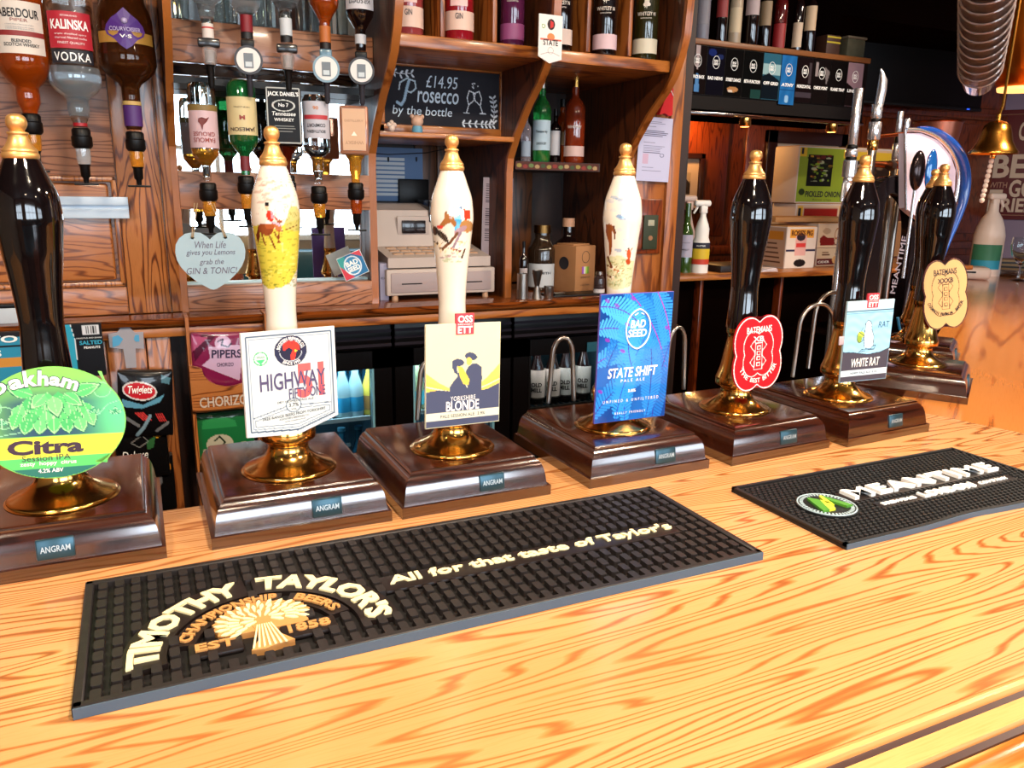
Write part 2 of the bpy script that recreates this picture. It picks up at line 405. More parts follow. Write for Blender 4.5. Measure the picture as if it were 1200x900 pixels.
# wall panelling behind the right-hand opening
def raised(x0, x1, z0, z1, y, parent, name='wall_panel'):
    obj(name, M().bbox(x0, x1, y-.02, y+.004, z0, z1, .012, 2), PANW, parent, world=True)
for x0, x1 in ((1.72, 2.28), (2.40, 3.0), (3.12, 3.75), (3.87, 4.5), (4.62, 5.2)):
    raised(x0, x1, .2, 1.18, 3.6, wr); raised(x0, x1, 1.32, 2.02, 3.6, wr); raised(x0, x1, 2.12, 2.6, 3.6, wr)
obj('dado_rail', M().bbox(1.62, 5.3, 3.56, 3.6, 1.22, 1.27, .01), PANW, wr, world=True)
obj('picture_rail', M().bbox(1.62, 5.3, 3.565, 3.6, 2.045, 2.085, .01), PANW, wr, world=True)

# ceiling lamps
brass_lamp = mat('lamp_bulb', 'ffd9a0', .4, emit=6)
for i, (x, y, pw) in enumerate(LAMPS):
    t = thing('ceiling_light', 'small round brass ceiling spotlight above the bar', 'light', (x, y, 2.7), group='ceiling spotlights')
    t['label'] = ('brass ceiling spotlight over the left end of the bar', 'brass ceiling spotlight over the long runner', 'brass ceiling spotlight over the bend of the bar', 'added brass ceiling spotlight brightening the angled bar', 'brass ceiling spotlight over the left part of the customer side', 'brass ceiling spotlight over the right part of the customer side')[i]
    obj('housing', M().lathe([(.13, 0), (.13, -.02), (.10, -.028), (.10, 0)], 24), BRASS, t)
    obj('lens', M().lathe([(0.001, -.012), (.098, -.012)], 20), brass_lamp, t)

# ================================================================== BAR COUNTER
YF0, YB0 = .395, 1.145                       # flat top from front bead to back edge
MI = R(33); MX, MY = 1.70, .395              # front corner of the bend
d33 = Vector((math.cos(MI), math.sin(MI))); n33 = Vector((-d33.y, d33.x))
bis = Vector((-math.sin(MI/2), math.cos(MI/2)))      # mitre direction
bk = Vector((MX, MY))+bis*((YB0-YF0)/bis.y)          # back corner of the bend
EDGE = [(-.04, -.035), (-.002, -.035), (0, -.0015), (.004, .0005), (.008, -.0005), (.010, -.006), (.018, -.006), (.020, -.002), (.040, -.002), (.042, -.008), (.049, -.008), (.052, -.004), (.062, -.002), (.072, -.006), (.080, -.016), (.083, -.028), (.078, -.040), (.066, -.046), (.060, -.056), (.048, -.062), (.03, -.07), (-.04, -.07)]
t = thing('bar_counter', 'honey oak bar counter with moulded front edge, mats and pumps standing on it', 'bar counter', (.5, .8, 0))
top = M().add([(-1.6, YF0, ZC), (MX, MY, ZC), (bk.x, bk.y, ZC), (-1.6, YB0, ZC), (-1.6, YF0, ZC-.035), (MX, MY, ZC-.035), (bk.x, bk.y, ZC-.035), (-1.6, YB0, ZC-.035)],
              [(0,1,2,3), (4,7,6,5), (0,4,5,1), (1,5,6,2), (2,6,7,3), (3,7,4,0)])
obj('top_board', top, TOPW, t, world=True)
EDGEW = wood('edge_oak', 'e0a468', 'c07c3c', '96561e', 'x', 1, 5, .16, .6, seed=2, pore=.3)
GROOVE = mat('dark_groove', '4a3434', .35, noise=.5, nscale=40)  # darker than the moulding, used only in its grooves
obj('edge_moulding', M().sweep([(d, ZC+z) for d, z in EDGE], [(-1.6, YF0), (MX, MY)]), EDGEW, t, world=True)
for d in (.0105, .0425):
    obj('edge_groove', M().sweep([(d, ZC-.0075), (d+.0005, ZC-.0048), (d+.007, ZC-.0048), (d+.0075, ZC-.0075)], [(-1.6, YF0), (MX, MY)]), GROOVE, t, world=True)
fp = obj('front_frame', M().box(-1.5, MX-.02, .43, .48, 0, ZC-.07), MAHO, t, world=True)
for k in range(6): obj('front_panel', M().bbox(-1.45+k*.52, -1.02+k*.52, .415, .435, .2, .95, .01), MAHO, t, world=True)
obj('inner_shelf', M().box(-1.5, bk.x-.1, .48, 1.1, .8, .83), DARKW, t, world=True)
obj('inner_back', M().box(-1.5, bk.x-.1, 1.08, 1.1, .1, .8), DARKW, t, world=True)
# angled return
RL = 4.02
t = thing('bar_return', 'glossy orange oak bar counter running on at an angle to the right', 'bar counter', (MX, MY, 0), MI)
Lb = Matrix.Rotation(-MI, 2) @ (bk-Vector((MX, MY)))
top = M().add([(0, 0, ZC), (RL, 0, ZC), (RL, .75, ZC), (Lb.x, .75, ZC), (0, 0, ZC-.035), (RL, 0, ZC-.035), (RL, .75, ZC-.035), (Lb.x, .75, ZC-.035)],
              [(0,1,2,3), (4,7,6,5), (0,4,5,1), (1,5,6,2), (2,6,7,3), (3,7,4,0)])
obj('top_board', top, TOPR, t)
obj('edge_moulding', M().sweep([(d, ZC+z) for d, z in EDGE], [(0.02, 0), (RL, 0)]), EDGEW, t)
obj('front_frame', M().box(.06, RL, .03, .08, 0, ZC-.07), MAHO, t)
for k in range(7): obj('front_panel', M().bbox(.12+k*.55, .57+k*.55, .012, .035, .2, .95, .01), MAHO, t)
obj('inner_back', M().box(.5, RL, .68, .7, .1, ZC-.035), DARKW, t)

# ================================================================== BAR MATS
flat = lambda m: m.xf(Matrix(((1,0,0,0), (0,0,1,0), (0,-1,0,0), (0,0,0,1))))     # local xz text -> lying in xy, face up
def flat_text(parent, body, W, H, cx, cy, z, ex, mt, warp=None, name='lettering', **k):
    m = text_mesh(body, W, H, off=0, extrude=ex, **k)
    m.v = [(x, zz, -y) for x, y, zz in m.v]
    if warp: m.v = [warp(x, y, zz) for x, y, zz in m.v]
    m.v = [(x+cx, y+cy, zz+z) for x, y, zz in m.v]
    return obj(name, m, mt, parent, smooth=0)
def arc_warp(Rm, a0, a1, W):
    def f(x, y, z):
        u = (x+W/2)/W; a = a0+(a1-a0)*u; r = Rm+y; return (r*math.cos(a), r*math.sin(a), z)
    return f
# --- long runner
ML, MW, MT = .766, .246, .0035
t = thing('bar_runner', 'long black studded rubber bar runner with cream brewery lettering and wheatsheaf', 'bar mat', (.2975, .811, ZC))
obj('base', M().bbox(-ML/2, ML/2, -MW/2, MW/2, 0, MT, .002, 1), mat('mat_rubber_floor', '100d0d', .6), t)
rim = M()
for a in ((-ML/2, ML/2, -MW/2, -MW/2+.009), (-ML/2, ML/2, MW/2-.009, MW/2), (-ML/2, -ML/2+.009, -MW/2, MW/2), (ML/2-.009, ML/2, -MW/2, MW/2)):
    rim.bbox(a[0], a[1], a[2], a[3], .001, .0115, .0015, 1)
obj('rim', rim, RUB, t)
obj('front_edge', M().box(-ML/2+.001, ML/2-.001, -MW/2-.0012, -MW/2+.001, .0004, .0105), RUBG, t, label='blue-grey front edge of the runner')
CX, CY = -.213, -.072
def on_logo(x, y):
    r = math.hypot(x-CX, y-CY)
    if y > CY-.012 and .094 < r < .134: return True
    if y > CY+.01 and .069 < r < .09: return True
    if abs(x-CX) < .045 and -.09 < y < .012: return True
    if -.285 < x < -.238 and -.08 < y < -.054: return True
    if -.198 < x < -.145 and -.08 < y < -.054: return True
    if -.078 < x < .332 and -.03 < y < .006: return True
    return False
st = M(); px_, py_ = .0166, .0215
nx_, ny_ = int((ML-.03)/px_), 10
for i in range(nx_+1):
    for j in range(ny_+1):
        x = -ML/2+.018+i*px_; y = -MW/2+.0155+j*py_
        if x > ML/2-.014 or on_logo(x, y): continue
        # squat stud with a waist, as moulded
        w2, h2, c = .0051, .0088, .0016
        b = [(-w2, -h2+c), (-w2+c, -h2), (w2-c, -h2), (w2, -h2+c), (w2, h2-c), (w2-c, h2), (-w2+c, h2), (-w2, h2-c)]
        s_ = M(); v = [(x+p, y+q, MT-.0005) for p, q in b]+[(x+p*.9, y+q*.93, .0105) for p, q in b]
        s_.add(v, [tuple(range(8, 16))]+[(k, (k+1) % 8, (k+1) % 8+8, k+8) for k in range(8)]); st.add(s_.v, s_.f)
obj('stud', st, RUB, t, smooth=0, kind='stuff')
# dark pads under the lettering
pad = M()
def arcpad(r0, r1, a0, a1, z, n=24):
    v = []; f = []
    for i in range(n+1):
        a = a0+(a1-a0)*i/n
        for r, zz in ((r0, MT), (r0, z), (r1, z), (r1, MT)): v.append((CX+r*math.cos(a), CY+r*math.sin(a), zz))
    for i in range(n):
        for k in range(3): f.append((i*4+k, i*4+k+1, i*4+k+5, i*4+k+4))
    f += [(0, 1, 2, 3), (n*4+3, n*4+2, n*4+1, n*4)]
    pad.add(v, f)
arcpad(.093, .1335, R(186), R(94), .0095); arcpad(.093, .1335, R(90), R(-6), .0095); arcpad(.068, .090, R(168), R(72), .009); arcpad(.068, .090, R(66), R(14), .009)
pad.bbox(-.287, -.236, -.082, -.054, MT, .0095, .003).bbox(-.2, -.143, -.082, -.054, MT, .0095, .003).bbox(-.079, .331, -.030, .006, MT, .0095, .004)
obj('lettering_pad', pad, mat('mat_rubber_smooth', '1c1312', .4), t, smooth=30)
def arc_text(body, r0, r1, a0, a1, mt, bold):
    W = (a0-a1)*(r0+r1)/2
    flat_text(t, body, W, r1-r0, CX, CY, .0095, .0022, mt, warp=arc_warp((r0+r1)/2, a0, a1, W), bold=bold, res=2)
arc_text('TIMOTHY', .099, .129, R(184), R(98), CREAM, .06)
arc_text("TAYLOR'S", .099, .129, R(88), R(-4), CREAM, .06)
arc_text('CHAMPIONSHIP', .0725, .0855, R(165), R(75), TAN, .035)
arc_text('BEERS', .0725, .0855, R(60), R(19), TAN, .035)
flat_text(t, 'EST', .038, .013, -.2615, -.0675, .0095, .0018, TAN, bold=.03, res=2)
flat_text(t, '1858', .043, .014, -.171, -.0675, .0095, .0018, TAN, bold=.03, res=2)
flat_text(t, "All for that taste of Taylor's", .392, .024, .126, -.011, .0095, .002, CREAM, bold=.024, res=2)
# wheatsheaf: splayed ears over a gathered stem
sh = M()
sh.prism([(-.018, -.092), (-.006, -.094), (.006, -.09), (.024, -.088), (.012, -.07), (.009, -.055), (.012, -.045), (-.012, -.045), (-.008, -.06), (-.009, -.075)], MT, .0105, 'xy')
sh.v = [(x+CX, y, z) for x, y, z in sh.v]
crown = [(CX+(.046+.004*(i % 2))*math.cos(R(a))*1.0, -.036+(.036+.004*(i % 2))*math.sin(R(a))*1.0) for i, a in enumerate(range(-38, 220, 9))]
sh.prism(crown, MT, .010, 'xy')
wf = obj('wheatsheaf', sh, TAN, t, smooth=0)
ears = M()
for a in range(-30, 211, 15):
    for rr in (.014, .027, .037):
        x = CX+rr*1.1*math.cos(R(a+rr*400)); y = -.036+rr*.88*math.sin(R(a+rr*400)); k = R(a)
        if rr < .02 and a % 30: continue
        pts = [(.0075, 0), (.003, .0022), (-.0065, .0008), (-.0065, -.0008), (.003, -.0022)]
        ears.prism([(x+p*math.cos(k)-q*math.sin(k), y+p*math.sin(k)+q*math.cos(k)) for p, q in pts], .0100, .0114, 'xy')
for k in range(-3, 4):
    ears.prism([(CX+k*.0052-.0011, -.09), (CX+k*.0052+.0011, -.09), (CX+k*.0022+.0006, -.048), (CX+k*.0022-.0006, -.048)], .0104, .0116, 'xy')
obj('wheat_ear', ears, CREAM, wf, smooth=0)
# --- second mat
ML2, MW2 = .506, .222
t = thing('bar_mat', 'shorter black rubber bar mat with round green and yellow M badge and white lettering', 'bar mat', (1.053, .777, ZC))
wav = lambda x, y, z: (x, y, z+(.006*math.exp(-((x-.03)/.06)**2)*max(0, -y/MW2*2) if z > 0 else 0))
N2 = 60
def wavy(x0, x1, y0, y1, z0, z1):
    m = M(); v = []; f = []
    for i in range(N2+1):
        x = x0+(x1-x0)*i/N2; dy = -.006*math.exp(-((x-.0)/.07)**2) if y0 < -.1 else 0
        for (yy, zz) in ((y0-dy, z0), (y1-(dy if y1 < 0 else 0), z0), (y1-(dy if y1 < 0 else 0), z1), (y0-dy, z1)): v.append((x, yy, zz))
    for i in range(N2):
        for k in range(4): f.append((i*4+k, i*4+(k+1) % 4, (i+1)*4+(k+1) % 4, (i+1)*4+k))
    f += [(0, 1, 2, 3), (N2*4+3, N2*4+2, N2*4+1, N2*4)]
    return m.add(v, f)
obj('base', wavy(-ML2/2, ML2/2, -MW2/2, MW2/2, 0, .005), RUB2, t)
rim = wavy(-ML2/2, ML2/2, -MW2/2, -MW2/2+.006, .004, .0085); 
rim.box(-ML2/2, ML2/2, MW2/2-.006, MW2/2, .004, .0085).box(-ML2/2, -ML2/2+.006, -MW2/2, MW2/2, .004, .0085).box(ML2/2-.006, ML2/2, -MW2/2, MW2/2, .004, .0085)
obj('rim', rim, RUB2, t)
obj('front_edge', wavy(-ML2/2+.001, ML2/2-.001, -MW2/2-.0012, -MW2/2+.0006, .0003, .0078), RUBG, t, label='blue-grey front edge of the mat')
st = M(); LX, LY, LR = -.173, -.002, .042
j = 0; y = -MW2/2+.012
while y < MW2/2-.009:
    x = -ML2/2+.0115+(.0048 if j % 2 else 0)
    while x < ML2/2-.009:
        if math.hypot(x-LX, y-LY) > LR+.004 and not (-.128 < x < .222 and -.010 < y < .031) and not (-.105 < x < .21 and -.043 < y < -.018):
            v = [(x+.0038*math.cos(k*math.pi/3), y+.0038*math.sin(k*math.pi/3), .0045) for k in range(6)]+[(x+.0030*math.cos(k*math.pi/3), y+.0030*math.sin(k*math.pi/3), .0082) for k in range(6)]
            st.add(v, [tuple(range(6, 12))]+[(k, (k+1) % 6, (k+1) % 6+6, k+6) for k in range(6)])
        x += .0096
    y += .0078; j += 1
obj('stud', st, RUB2, t, smooth=0, kind='stuff')
obj('lettering_pad', M().bbox(-.126, .220, -.008, .029, .004, .008, .003).bbox(-.103, .208, -.041, -.02, .004, .0075, .002), mat('mat_rubber_smooth', '1c1312', .4), t)
flat_text(t, 'MEANTIME', .33, .030, .047, .011, .0075, .006, WPAINT, bold=.02, res=2, space=1.12)
flat_text(t, 'LONDON', .118, .016, .048, -.031, .007, .004, WPAINT, bold=.035, res=2)
flat_text(t, 'BREWING', .07, .008, -.058, -.031, .007, .002, WPAINT, bold=.03, res=2)
flat_text(t, 'COMPANY', .07, .008, .158, -.031, .007, .002, WPAINT, bold=.03, res=2)
em = obj('round_badge', M().lathe([(LR+.002, .004), (LR+.002, .0085), (LR-.001, .009), (.001, .009)], 40, (LX, LY, 0)), mat('badge_black', '17191a', .4), t)
obj('badge_ring', M().tube([(LX+(LR-.001)*math.cos(a), LY+(LR-.001)*math.sin(a), .0092) for a in [2*math.pi*k/48 for k in range(48)]], .0011, 6, True), mat('ring_grey', 'a8bcc4', .5), em, world=False)
rb = M()
for k in range(44):
    a = 2*math.pi*k/44; r0, r1 = LR-.009, LR-.004
    rb.box(-.0012, .0012, r0, r1, .0088, .0098)
    rb.v[-8:] = [tuple(Matrix.Rotation(a, 4, 'Z') @ Vector(p)+Vector((LX, LY, 0))) for p in rb.v[-8:]]
obj('badge_lettering', rb, mat('ring_grey', 'a8bcc4', .5), em)
MG, MYL = mat('badge_green', '4c8c2c', .5), mat('badge_yellow', 'd8e03c', .5)
def pr(ps, mt): obj('letter_m', M().prism([(LX+x*.034, LY+y*.034) for x, y in ps], .0088, .0125, 'xy'), mt, em, smooth=0)
pr([(-.85, -.62), (-.5, -.62), (-.05, .35), (-.3, .72), (-.42, .72)], MG)
pr([(-.5, -.62), (-.15, -.62), (.12, -.02), (-.05, .35)], MYL)
pr([(-.05, .05), (.12, -.3), (.42, .72), (.28, .72)], MYL)
pr([(.42, .72), (.28, .3), (.5, -.62), (.85, -.62)], MG)

# ================================================================== HAND PUMPS
ZB = .0605
def pump_box(w=.235, d=.262):
    """local: x centred, y from 0 (front) to d, z from 0"""
    rings = [(0, 0), (.0155, 0), (.016, .0045), (.021, .0055), (.030, .0065), (.040, .0085), (.048, .0115), (.053, .0155), (.0555, .019), (.0575, .019), (.0595, .0205), (ZB, .023)]
    m = M(); v = []; f = []
    for z, i in rings: v += [(-w/2+i, i, z), (w/2-i, i, z), (w/2-i, d-i*.6, z), (-w/2+i, d-i*.6, z)]
    for k in range(len(rings)-1):
        for j in range(4): f.append((k*4+j, k*4+(j+1) % 4, k*4+4+(j+1) % 4, k*4+4+j))
    n = len(rings)*4; f += [(0, 3, 2, 1), (n-4, n-3, n-2, n-1)]
    return m.add(v, f)
FL = [(.0, .0), (.0605, .0), (.0625, .002), (.062, .0045), (.056, .007), (.046, .0115), (.037, .0175), (.031, .024), (.0285, .030), (.0275, .036), (.029, .041),
      (.036, .0445), (.0385, .048), (.0385, .058), (.0365, .064), (.033, .075), (.0295, .092), (.0265, .110), (.0235, .128), (.0228, .139), (.025, .141), (.0255, .149), (.023, .152), (0.001, .152)]
HD = [(.0155, 1.575), (.0190, 1.566), (.0232, 1.5535), (.0284, 1.538), (.0304, 1.524), (.0313, 1.508), (.0300, 1.494), (.0280, 1.4775), (.0263, 1.463), (.0241, 1.447), (.0222, 1.431), (.0206, 1.4155), (.0192, 1.397), (.0187, 1.384), (.0190, 1.370), (.0194, 1.3587), (.0205, 1.335), (.0215, 1.312)]
HDB = [(r*(1.15+.13*min(1,max(0,(1.50-z)/.10))), z) for r, z in HD]
FIN = [(.0162, 0), (.0175, .001), (.0178, .005), (.0165, .0075), (.0168, .0095), (.0135, .014), (.0105, .020), (.0088, .0265), (.0100, .0275), (.0098, .0295), (.0065, .0305), (.0075, .0325), (.0095, .0365), (.0099, .0405), (.0088, .0455), (.006, .0485), (.001, .0497)]
def smooth_prof(pr, n=4):
    out = []
    for i in range(len(pr)-1):
        p0, p1, p2, p3 = pr[max(0, i-1)], pr[i], pr[i+1], pr[min(len(pr)-1, i+2)]
        for k in range(n):
            t = k/n
            out.append(tuple(.5*((2*p1[a])+(-p0[a]+p2[a])*t+(2*p0[a]-5*p1[a]+4*p2[a]-p3[a])*t*t+(-p0[a]+3*p1[a]-3*p2[a]+p3[a])*t**3) for a in (0, 1)))
    return out+[pr[-1]]
# painted ceramic handles: the transfer print is drawn in millimetres around the front of the body
def ceramic(front, draw, base='e0d6c8'):
    pr = smooth_prof([(r*(1.0+.07*min(1,max(0,(1.48-z)/.08))), z) for r, z in HD[::-1]], 9); seg = 150; v = []; f = []; X = []; Z = []
    for r, z in pr:
        for i in range(seg):
            a = 2*math.pi*i/seg; v.append((r*math.cos(a), r*math.sin(a), z-ZC))
            da = (a-front+math.pi) % (2*math.pi)-math.pi
            X.append(r*math.sin(da)*1000 if abs(da) < math.pi/2 else math.copysign(1000*(2*r-r*abs(math.sin(da))), da)); Z.append(z*1000)
    n = len(pr)
    for j in range(n-1):
        for i in range(seg): f.append((j*seg+i, j*seg+(i+1) % seg, (j+1)*seg+(i+1) % seg, (j+1)*seg+i))
    me = bpy.data.meshes.new('handle'); me.from_pydata(v, [], f); me.shade_smooth()
    cv = Canvas.__new__(Canvas); cv.x = np.array(X).reshape(n, seg); cv.y = np.array(Z).reshape(n, seg); cv.clip = None
    cv.c = np.zeros((n, seg, 3)); cv.c[:] = lin(base); draw(cv)
    at = me.color_attributes.new('Col', 'FLOAT_COLOR', 'POINT'); d = np.ones((n*seg, 4), np.float32); d[:, :3] = cv.c.reshape(-1, 3); at.data.foreach_set('color', d.ravel())
    return me
rs = np.random.RandomState(3)
def strokes(cv, x0, x1, z0, z1, n, col, lw=.8, ln=4, a=.6, tilt=0):
    for _ in range(n):
        x = rs.uniform(x0, x1); z = rs.uniform(z0, z1); l = ln*rs.uniform(.5, 1.3)
        cv.line([(x-l/2, z-tilt*l), (x+l/2, z+tilt*l+rs.uniform(-.5, .5))], lw, col, a)
def dogs(cv, x, z, k=1., col='8a5a30'):
    cv.ell(x, z, 4*k, 1.7*k, 'f0e2c8', rot=.15); cv.ell(x-1*k, z+.4*k, 2*k, 1.4*k, col, rot=.15); cv.ell(x-4.2*k, z+1.6*k, 1.5*k, 1.1*k, col)
    for q in (-3, -2, 2.4, 3.4): cv.line([(x+q*k, z), (x+q*k-1.4*k, z-3.4*k)], .9*k, 'e2cca6')
    cv.line([(x+4*k, z+.5), (x+6*k, z+2.5*k)], .6*k, col)
def draw2(cv):        # rider in a red coat riding away over a green field
    cv.blend(lambda x, y: ((np.abs(x) < 29) & (y > 1497) & (y < 1566))*.25, 'd8c0b0')
    for x, z in ((-20, 1556), (-14, 1549), (-20, 1541), (-11, 1538), (2, 1545), (10, 1549), (-17, 1528), (14, 1535), (-4, 1553), (-8, 1531)): cv.ell(x, z, 6, 1.9, 'b08070', .55, .2)
    strokes(cv, -25, 24, 1510, 1562, 60, 'a8786c', .7, 5, .4, .1)
    cv.poly([(-33, 1496), (-20, 1500), (0, 1494), (12, 1502), (30, 1507), (29, 1450), (14, 1425), (3, 1419), (-14, 1416), (-24, 1424), (-30, 1450)], 'cdbf45')
    cv.poly([(10, 1502), (18, 1522), (26, 1524), (33, 1508), (30, 1490), (12, 1494)], 'b9ae62', .9)
    strokes(cv, 8, 30, 1500, 1524, 40, '7c8038', .7, 3, .6, .3)
    strokes(cv, -26, 24, 1420, 1494, 150, '7d8428', .7, 5, .55, .04); strokes(cv, -24, 24, 1424, 1490, 60, 'e6dc74', .8, 5, .6); strokes(cv, -22, 20, 1418, 1440, 50, '4f6422', .6, 3, .6)
    cv.line([(4, 1491), (26, 1499)], .9, '6a3c1c')
    cv.ell(-14, 1494, 9.5, 7.5, '8a4220', rot=-.3); cv.ell(-8, 1499, 6, 5, 'a8562c'); cv.ell(2, 1497, 4.5, 6.5, 'b06a3c', rot=.2); cv.ell(4, 1504, 3, 2.4, '8a4a28')
    cv.poly([(-22, 1500), (-26, 1486), (-24, 1474), (-21, 1486)], '6a2c14')
    for q in ((-19, 1488, -15, 1474), (-10, 1488, -3, 1470), (-3, 1490, 3, 1478), (3, 1492, 1, 1478)): cv.line([(q[0], q[1]), (q[2], q[3])], 1.9, '7a3a1c')
    cv.ell(-9, 1503, 4, 2.6, 'f0e8e0'); cv.line([(-6, 1504), (4, 1500)], 3.2, 'c8a8b8')
    cv.ell(-7, 1511, 4.8, 7, 'd8321e', rot=.15); cv.line([(-5, 1512), (1, 1507)], 2.6, 'c42a18'); cv.ell(-10.5, 1521, 2.2, 2.4, 'e0b090')
    cv.rect(-13, 1523, -8, 1527.5, '1c1a1c'); cv.rect(-14.4, 1522.4, -6.6, 1523.8, '1c1a1c')
    cv.line([(-15, 1316), (-8, 1330), (0, 1334), (8, 1326)], 6, 'a8683a'); cv.ell(4, 1324, 6, 8, 'e8d8c8')
def draw3(cv):        # horse and rider jumping with hounds
    cv.poly([(16, 1521), (26, 1519), (26, 1507), (18, 1506)], 'd83a24'); cv.ell(12, 1523, 2.6, 2.6, '5c708c'); cv.ell(10, 1516, 4.5, 5.5, 'e8f2f8')
    cv.poly([(4, 1510), (12, 1514), (14, 1500), (9, 1488), (3, 1490)], '4a9cc8'); cv.ell(8, 1497, 5, 6.5, '5aa8d2')
    cv.poly([(-9, 1518), (-6, 1514), (2, 1510), (6, 1503), (5, 1495), (-2, 1502), (-8, 1500), (-12, 1496), (-16, 1495), (-17, 1499), (-11, 1508), (-10, 1515)], '9a6234')
    cv.poly([(-9.5, 1519), (-8, 1513), (-6.5, 1517)], '6a3c1c'); cv.ell(-17, 1496, 4.5, 2.6, 'cc3c34')
    cv.ell(21, 1497, 10, 8.5, 'a87848', rot=-.2); cv.ell(12, 1492, 10, 4, 'a08088', rot=.5)
    cv.line([(8, 1488), (-3, 1474), (-13, 1466)], 4, '6e4630'); cv.line([(12, 1488), (2, 1468)], 3.6, '8a7480')
    for q in range(9): cv.line([(-27+q*2.2, 1497-q*1.4), (-20+q*2, 1484-q*1.5)], 1.5, ('2c2626', '50443a', '181414')[q % 3])
    cv.ell(-24, 1490, 4.5, 6, '3a302c'); cv.line([(-16, 1487), (-9, 1484), (-7, 1478)], 1.6, '2a2422')
    dogs(cv, -20, 1472, 1.25, '4c3826'); dogs(cv, -12, 1464, 1.2, '6a4a30'); dogs(cv, 4, 1464, 1.1, 'b06a3a'); dogs(cv, 15, 1474, 1.2, 'e0a070'); dogs(cv, 12, 1462, 1.3, '7a4a3c')
    cv.line([(18, 1464), (14, 1452)], 2.4, '3a2622'); strokes(cv, -14, 16, 1444, 1458, 30, '8fa878', .7, 5, .6); strokes(cv, -16, 10, 1452, 1462, 12, '8c5468', .7, 6, .6)
def draw4(cv):        # sky, distant huntsman, brown horse on the left
    for x, z, a in ((-14, 1540, .55), (-6, 1537, .6), (2, 1534, .5), (-20, 1534, .4), (6, 1520, .5), (-4, 1511, .8), (0, 1508, .7), (12, 1519, .4), (-2, 1490, .25), (8, 1474, .5), (-4, 1458, .6), (-14, 1520, .2)):
        cv.ell(x, z, 6.5, 2.6, '5c88b4' if a > .5 else '9aa8cc', a, -.1)
    cv.poly([(-26, 1498), (-20, 1499), (-13, 1496), (-10, 1488), (-10, 1478), (-13, 1484), (-15, 1488), (-14, 1470), (-15, 1452), (-18, 1448), (-20, 1470), (-25, 1484)], '8a4a24')
    cv.line([(-13, 1496), (-10, 1486), (-11, 1476)], 2.2, '4a1e12')
    cv.poly([(-23, 1446), (0, 1450), (12, 1444), (22, 1440), (20, 1404), (14, 1398), (-8, 1394), (-22, 1400)], 'c9c690', .75)
    strokes(cv, -20, 18, 1400, 1444, 90, '6f9060', .9, 5, .5, .1); strokes(cv, -20, 4, 1400, 1440, 40, 'a08a48', .9, 5, .6, .3)
    cv.ell(13, 1452, 3.4, 8, 'c8502c'); cv.ell(12.5, 1440, 3.6, 5, 'a84424'); cv.ell(12, 1461, 1.6, 1.6, '2c2830'); cv.line([(8, 1458), (10, 1456), (16, 1457), (18, 1461)], 1.4, 'c8502c')
    dogs(cv, -13, 1430, 1.6, '7a4422'); dogs(cv, -2, 1424, 1.5, 'b07040'); dogs(cv, -14, 1414, 1.5, '6a3a20'); cv.line([(-20, 1446), (-14, 1432)], 3, '6a3a20')
HM = mat('badge_board_edge', 'd8d4ce', .5)
def handle_black(): return M().lathe([(r, z-ZC) for r, z in smooth_prof(HDB[::-1], 3)], 40)
def pump(label, bx, byaw, ax, ay, hand, plate_dx, group='hand pumps', face=None, boxw=.235, boxyaw=None, origin=None):
    """origin: front centre of the box on the counter, yaw about z"""
    o = origin or Vector((bx, .986, ZC))
    t = thing('hand_pump', label, 'beer pump', o, byaw)
    obj('base_box', pump_box(boxw), MAHO, t, smooth=25)
    np_ = obj('nameplate', M().bbox(plate_dx-.020, plate_dx+.020, -.0015, .0035, -.0125, .0125, .002).xf(Matrix.Translation((0, .0062, .0325)) @ Matrix.Rotation(R(-8), 4, 'X')), mat('nameplate_blue', '34505c', .3, .6), t)
    lb = text_mesh('ANGRAM', .031, .0075, bold=.01, off=.0022, cx=plate_dx, res=2).xf(Matrix.Translation((0, .0062, .0325)) @ Matrix.Rotation(R(-8), 4, 'X'))
    obj('lettering', lb, mat('plate_silver', 'b8c4c8', .4, .5), np_, smooth=0, fixn=False)
    loc = Matrix.Rotation(-byaw, 3, 'Z') @ (Vector((ax, ay, ZC))-Vector(o))
    f = obj('brass_housing', M().lathe([(r, z+ZB) for r, z in smooth_prof(FL, 2)], 48), BRASS, t, smooth=50); f.location = (loc.x, loc.y, 0)
    h = obj('handle', hand if not isinstance(hand, M) else hand, PCER if not isinstance(hand, M) else BLACKG, t, smooth=60, fixn=isinstance(hand, M)); h.location = (loc.x, loc.y, 0); h.rotation_euler = (0, 0, -byaw)
    fk = 1.1 if isinstance(hand, M) else 1.0
    fi = obj('finial', M().lathe([(r*fk, z+1.5735-ZC) for r, z in smooth_prof(FIN, 2)], 28), BRASSF, h, smooth=50)
    return t
def clip_on(t, cv, w, h, cx, cy, cz, yaw, pitch, roll, outline=None, fwd=.010, **k):
    """pump clip: world centre and angles given, parented to its pump"""
    bm_ = Matrix.Rotation(t.rotation_euler.z, 4, 'Z'); bm_.translation = t.location
    W = Matrix.Translation((cx, cy, cz)) @ Matrix.Rotation(yaw, 4, 'Z') @ Matrix.Rotation(-pitch, 4, 'X') @ Matrix.Rotation(-roll, 4, 'Y')
    p = plate('pump_clip', cv, w, h, .004, t, outline=outline, **k)
    kk = (cy-fwd)/cy; W.translation = CAM+(W.translation-CAM)*kk
    L = bm_.inverted() @ W; p.location = L.translation; p.rotation_euler = L.to_euler(); p.scale = (kk, kk, kk)
    obj('clip_bracket', M().bbox(-.006, .006, .004, .026, -.02, .02, .002), BLACK, p)
    return p
def D(p, cv, w, h):
    """design-pixel lettering on a clip: rect x0,y0,x1,y1 with y down"""
    def f(body, x0, y0, x1, y1, mt, **k):
        return lettering(p, body, x0/cv.W*w-w/2, x1/cv.W*w-w/2, h/2-y1/cv.H*h, h/2-y0/cv.H*h, mt, **k)
    return f
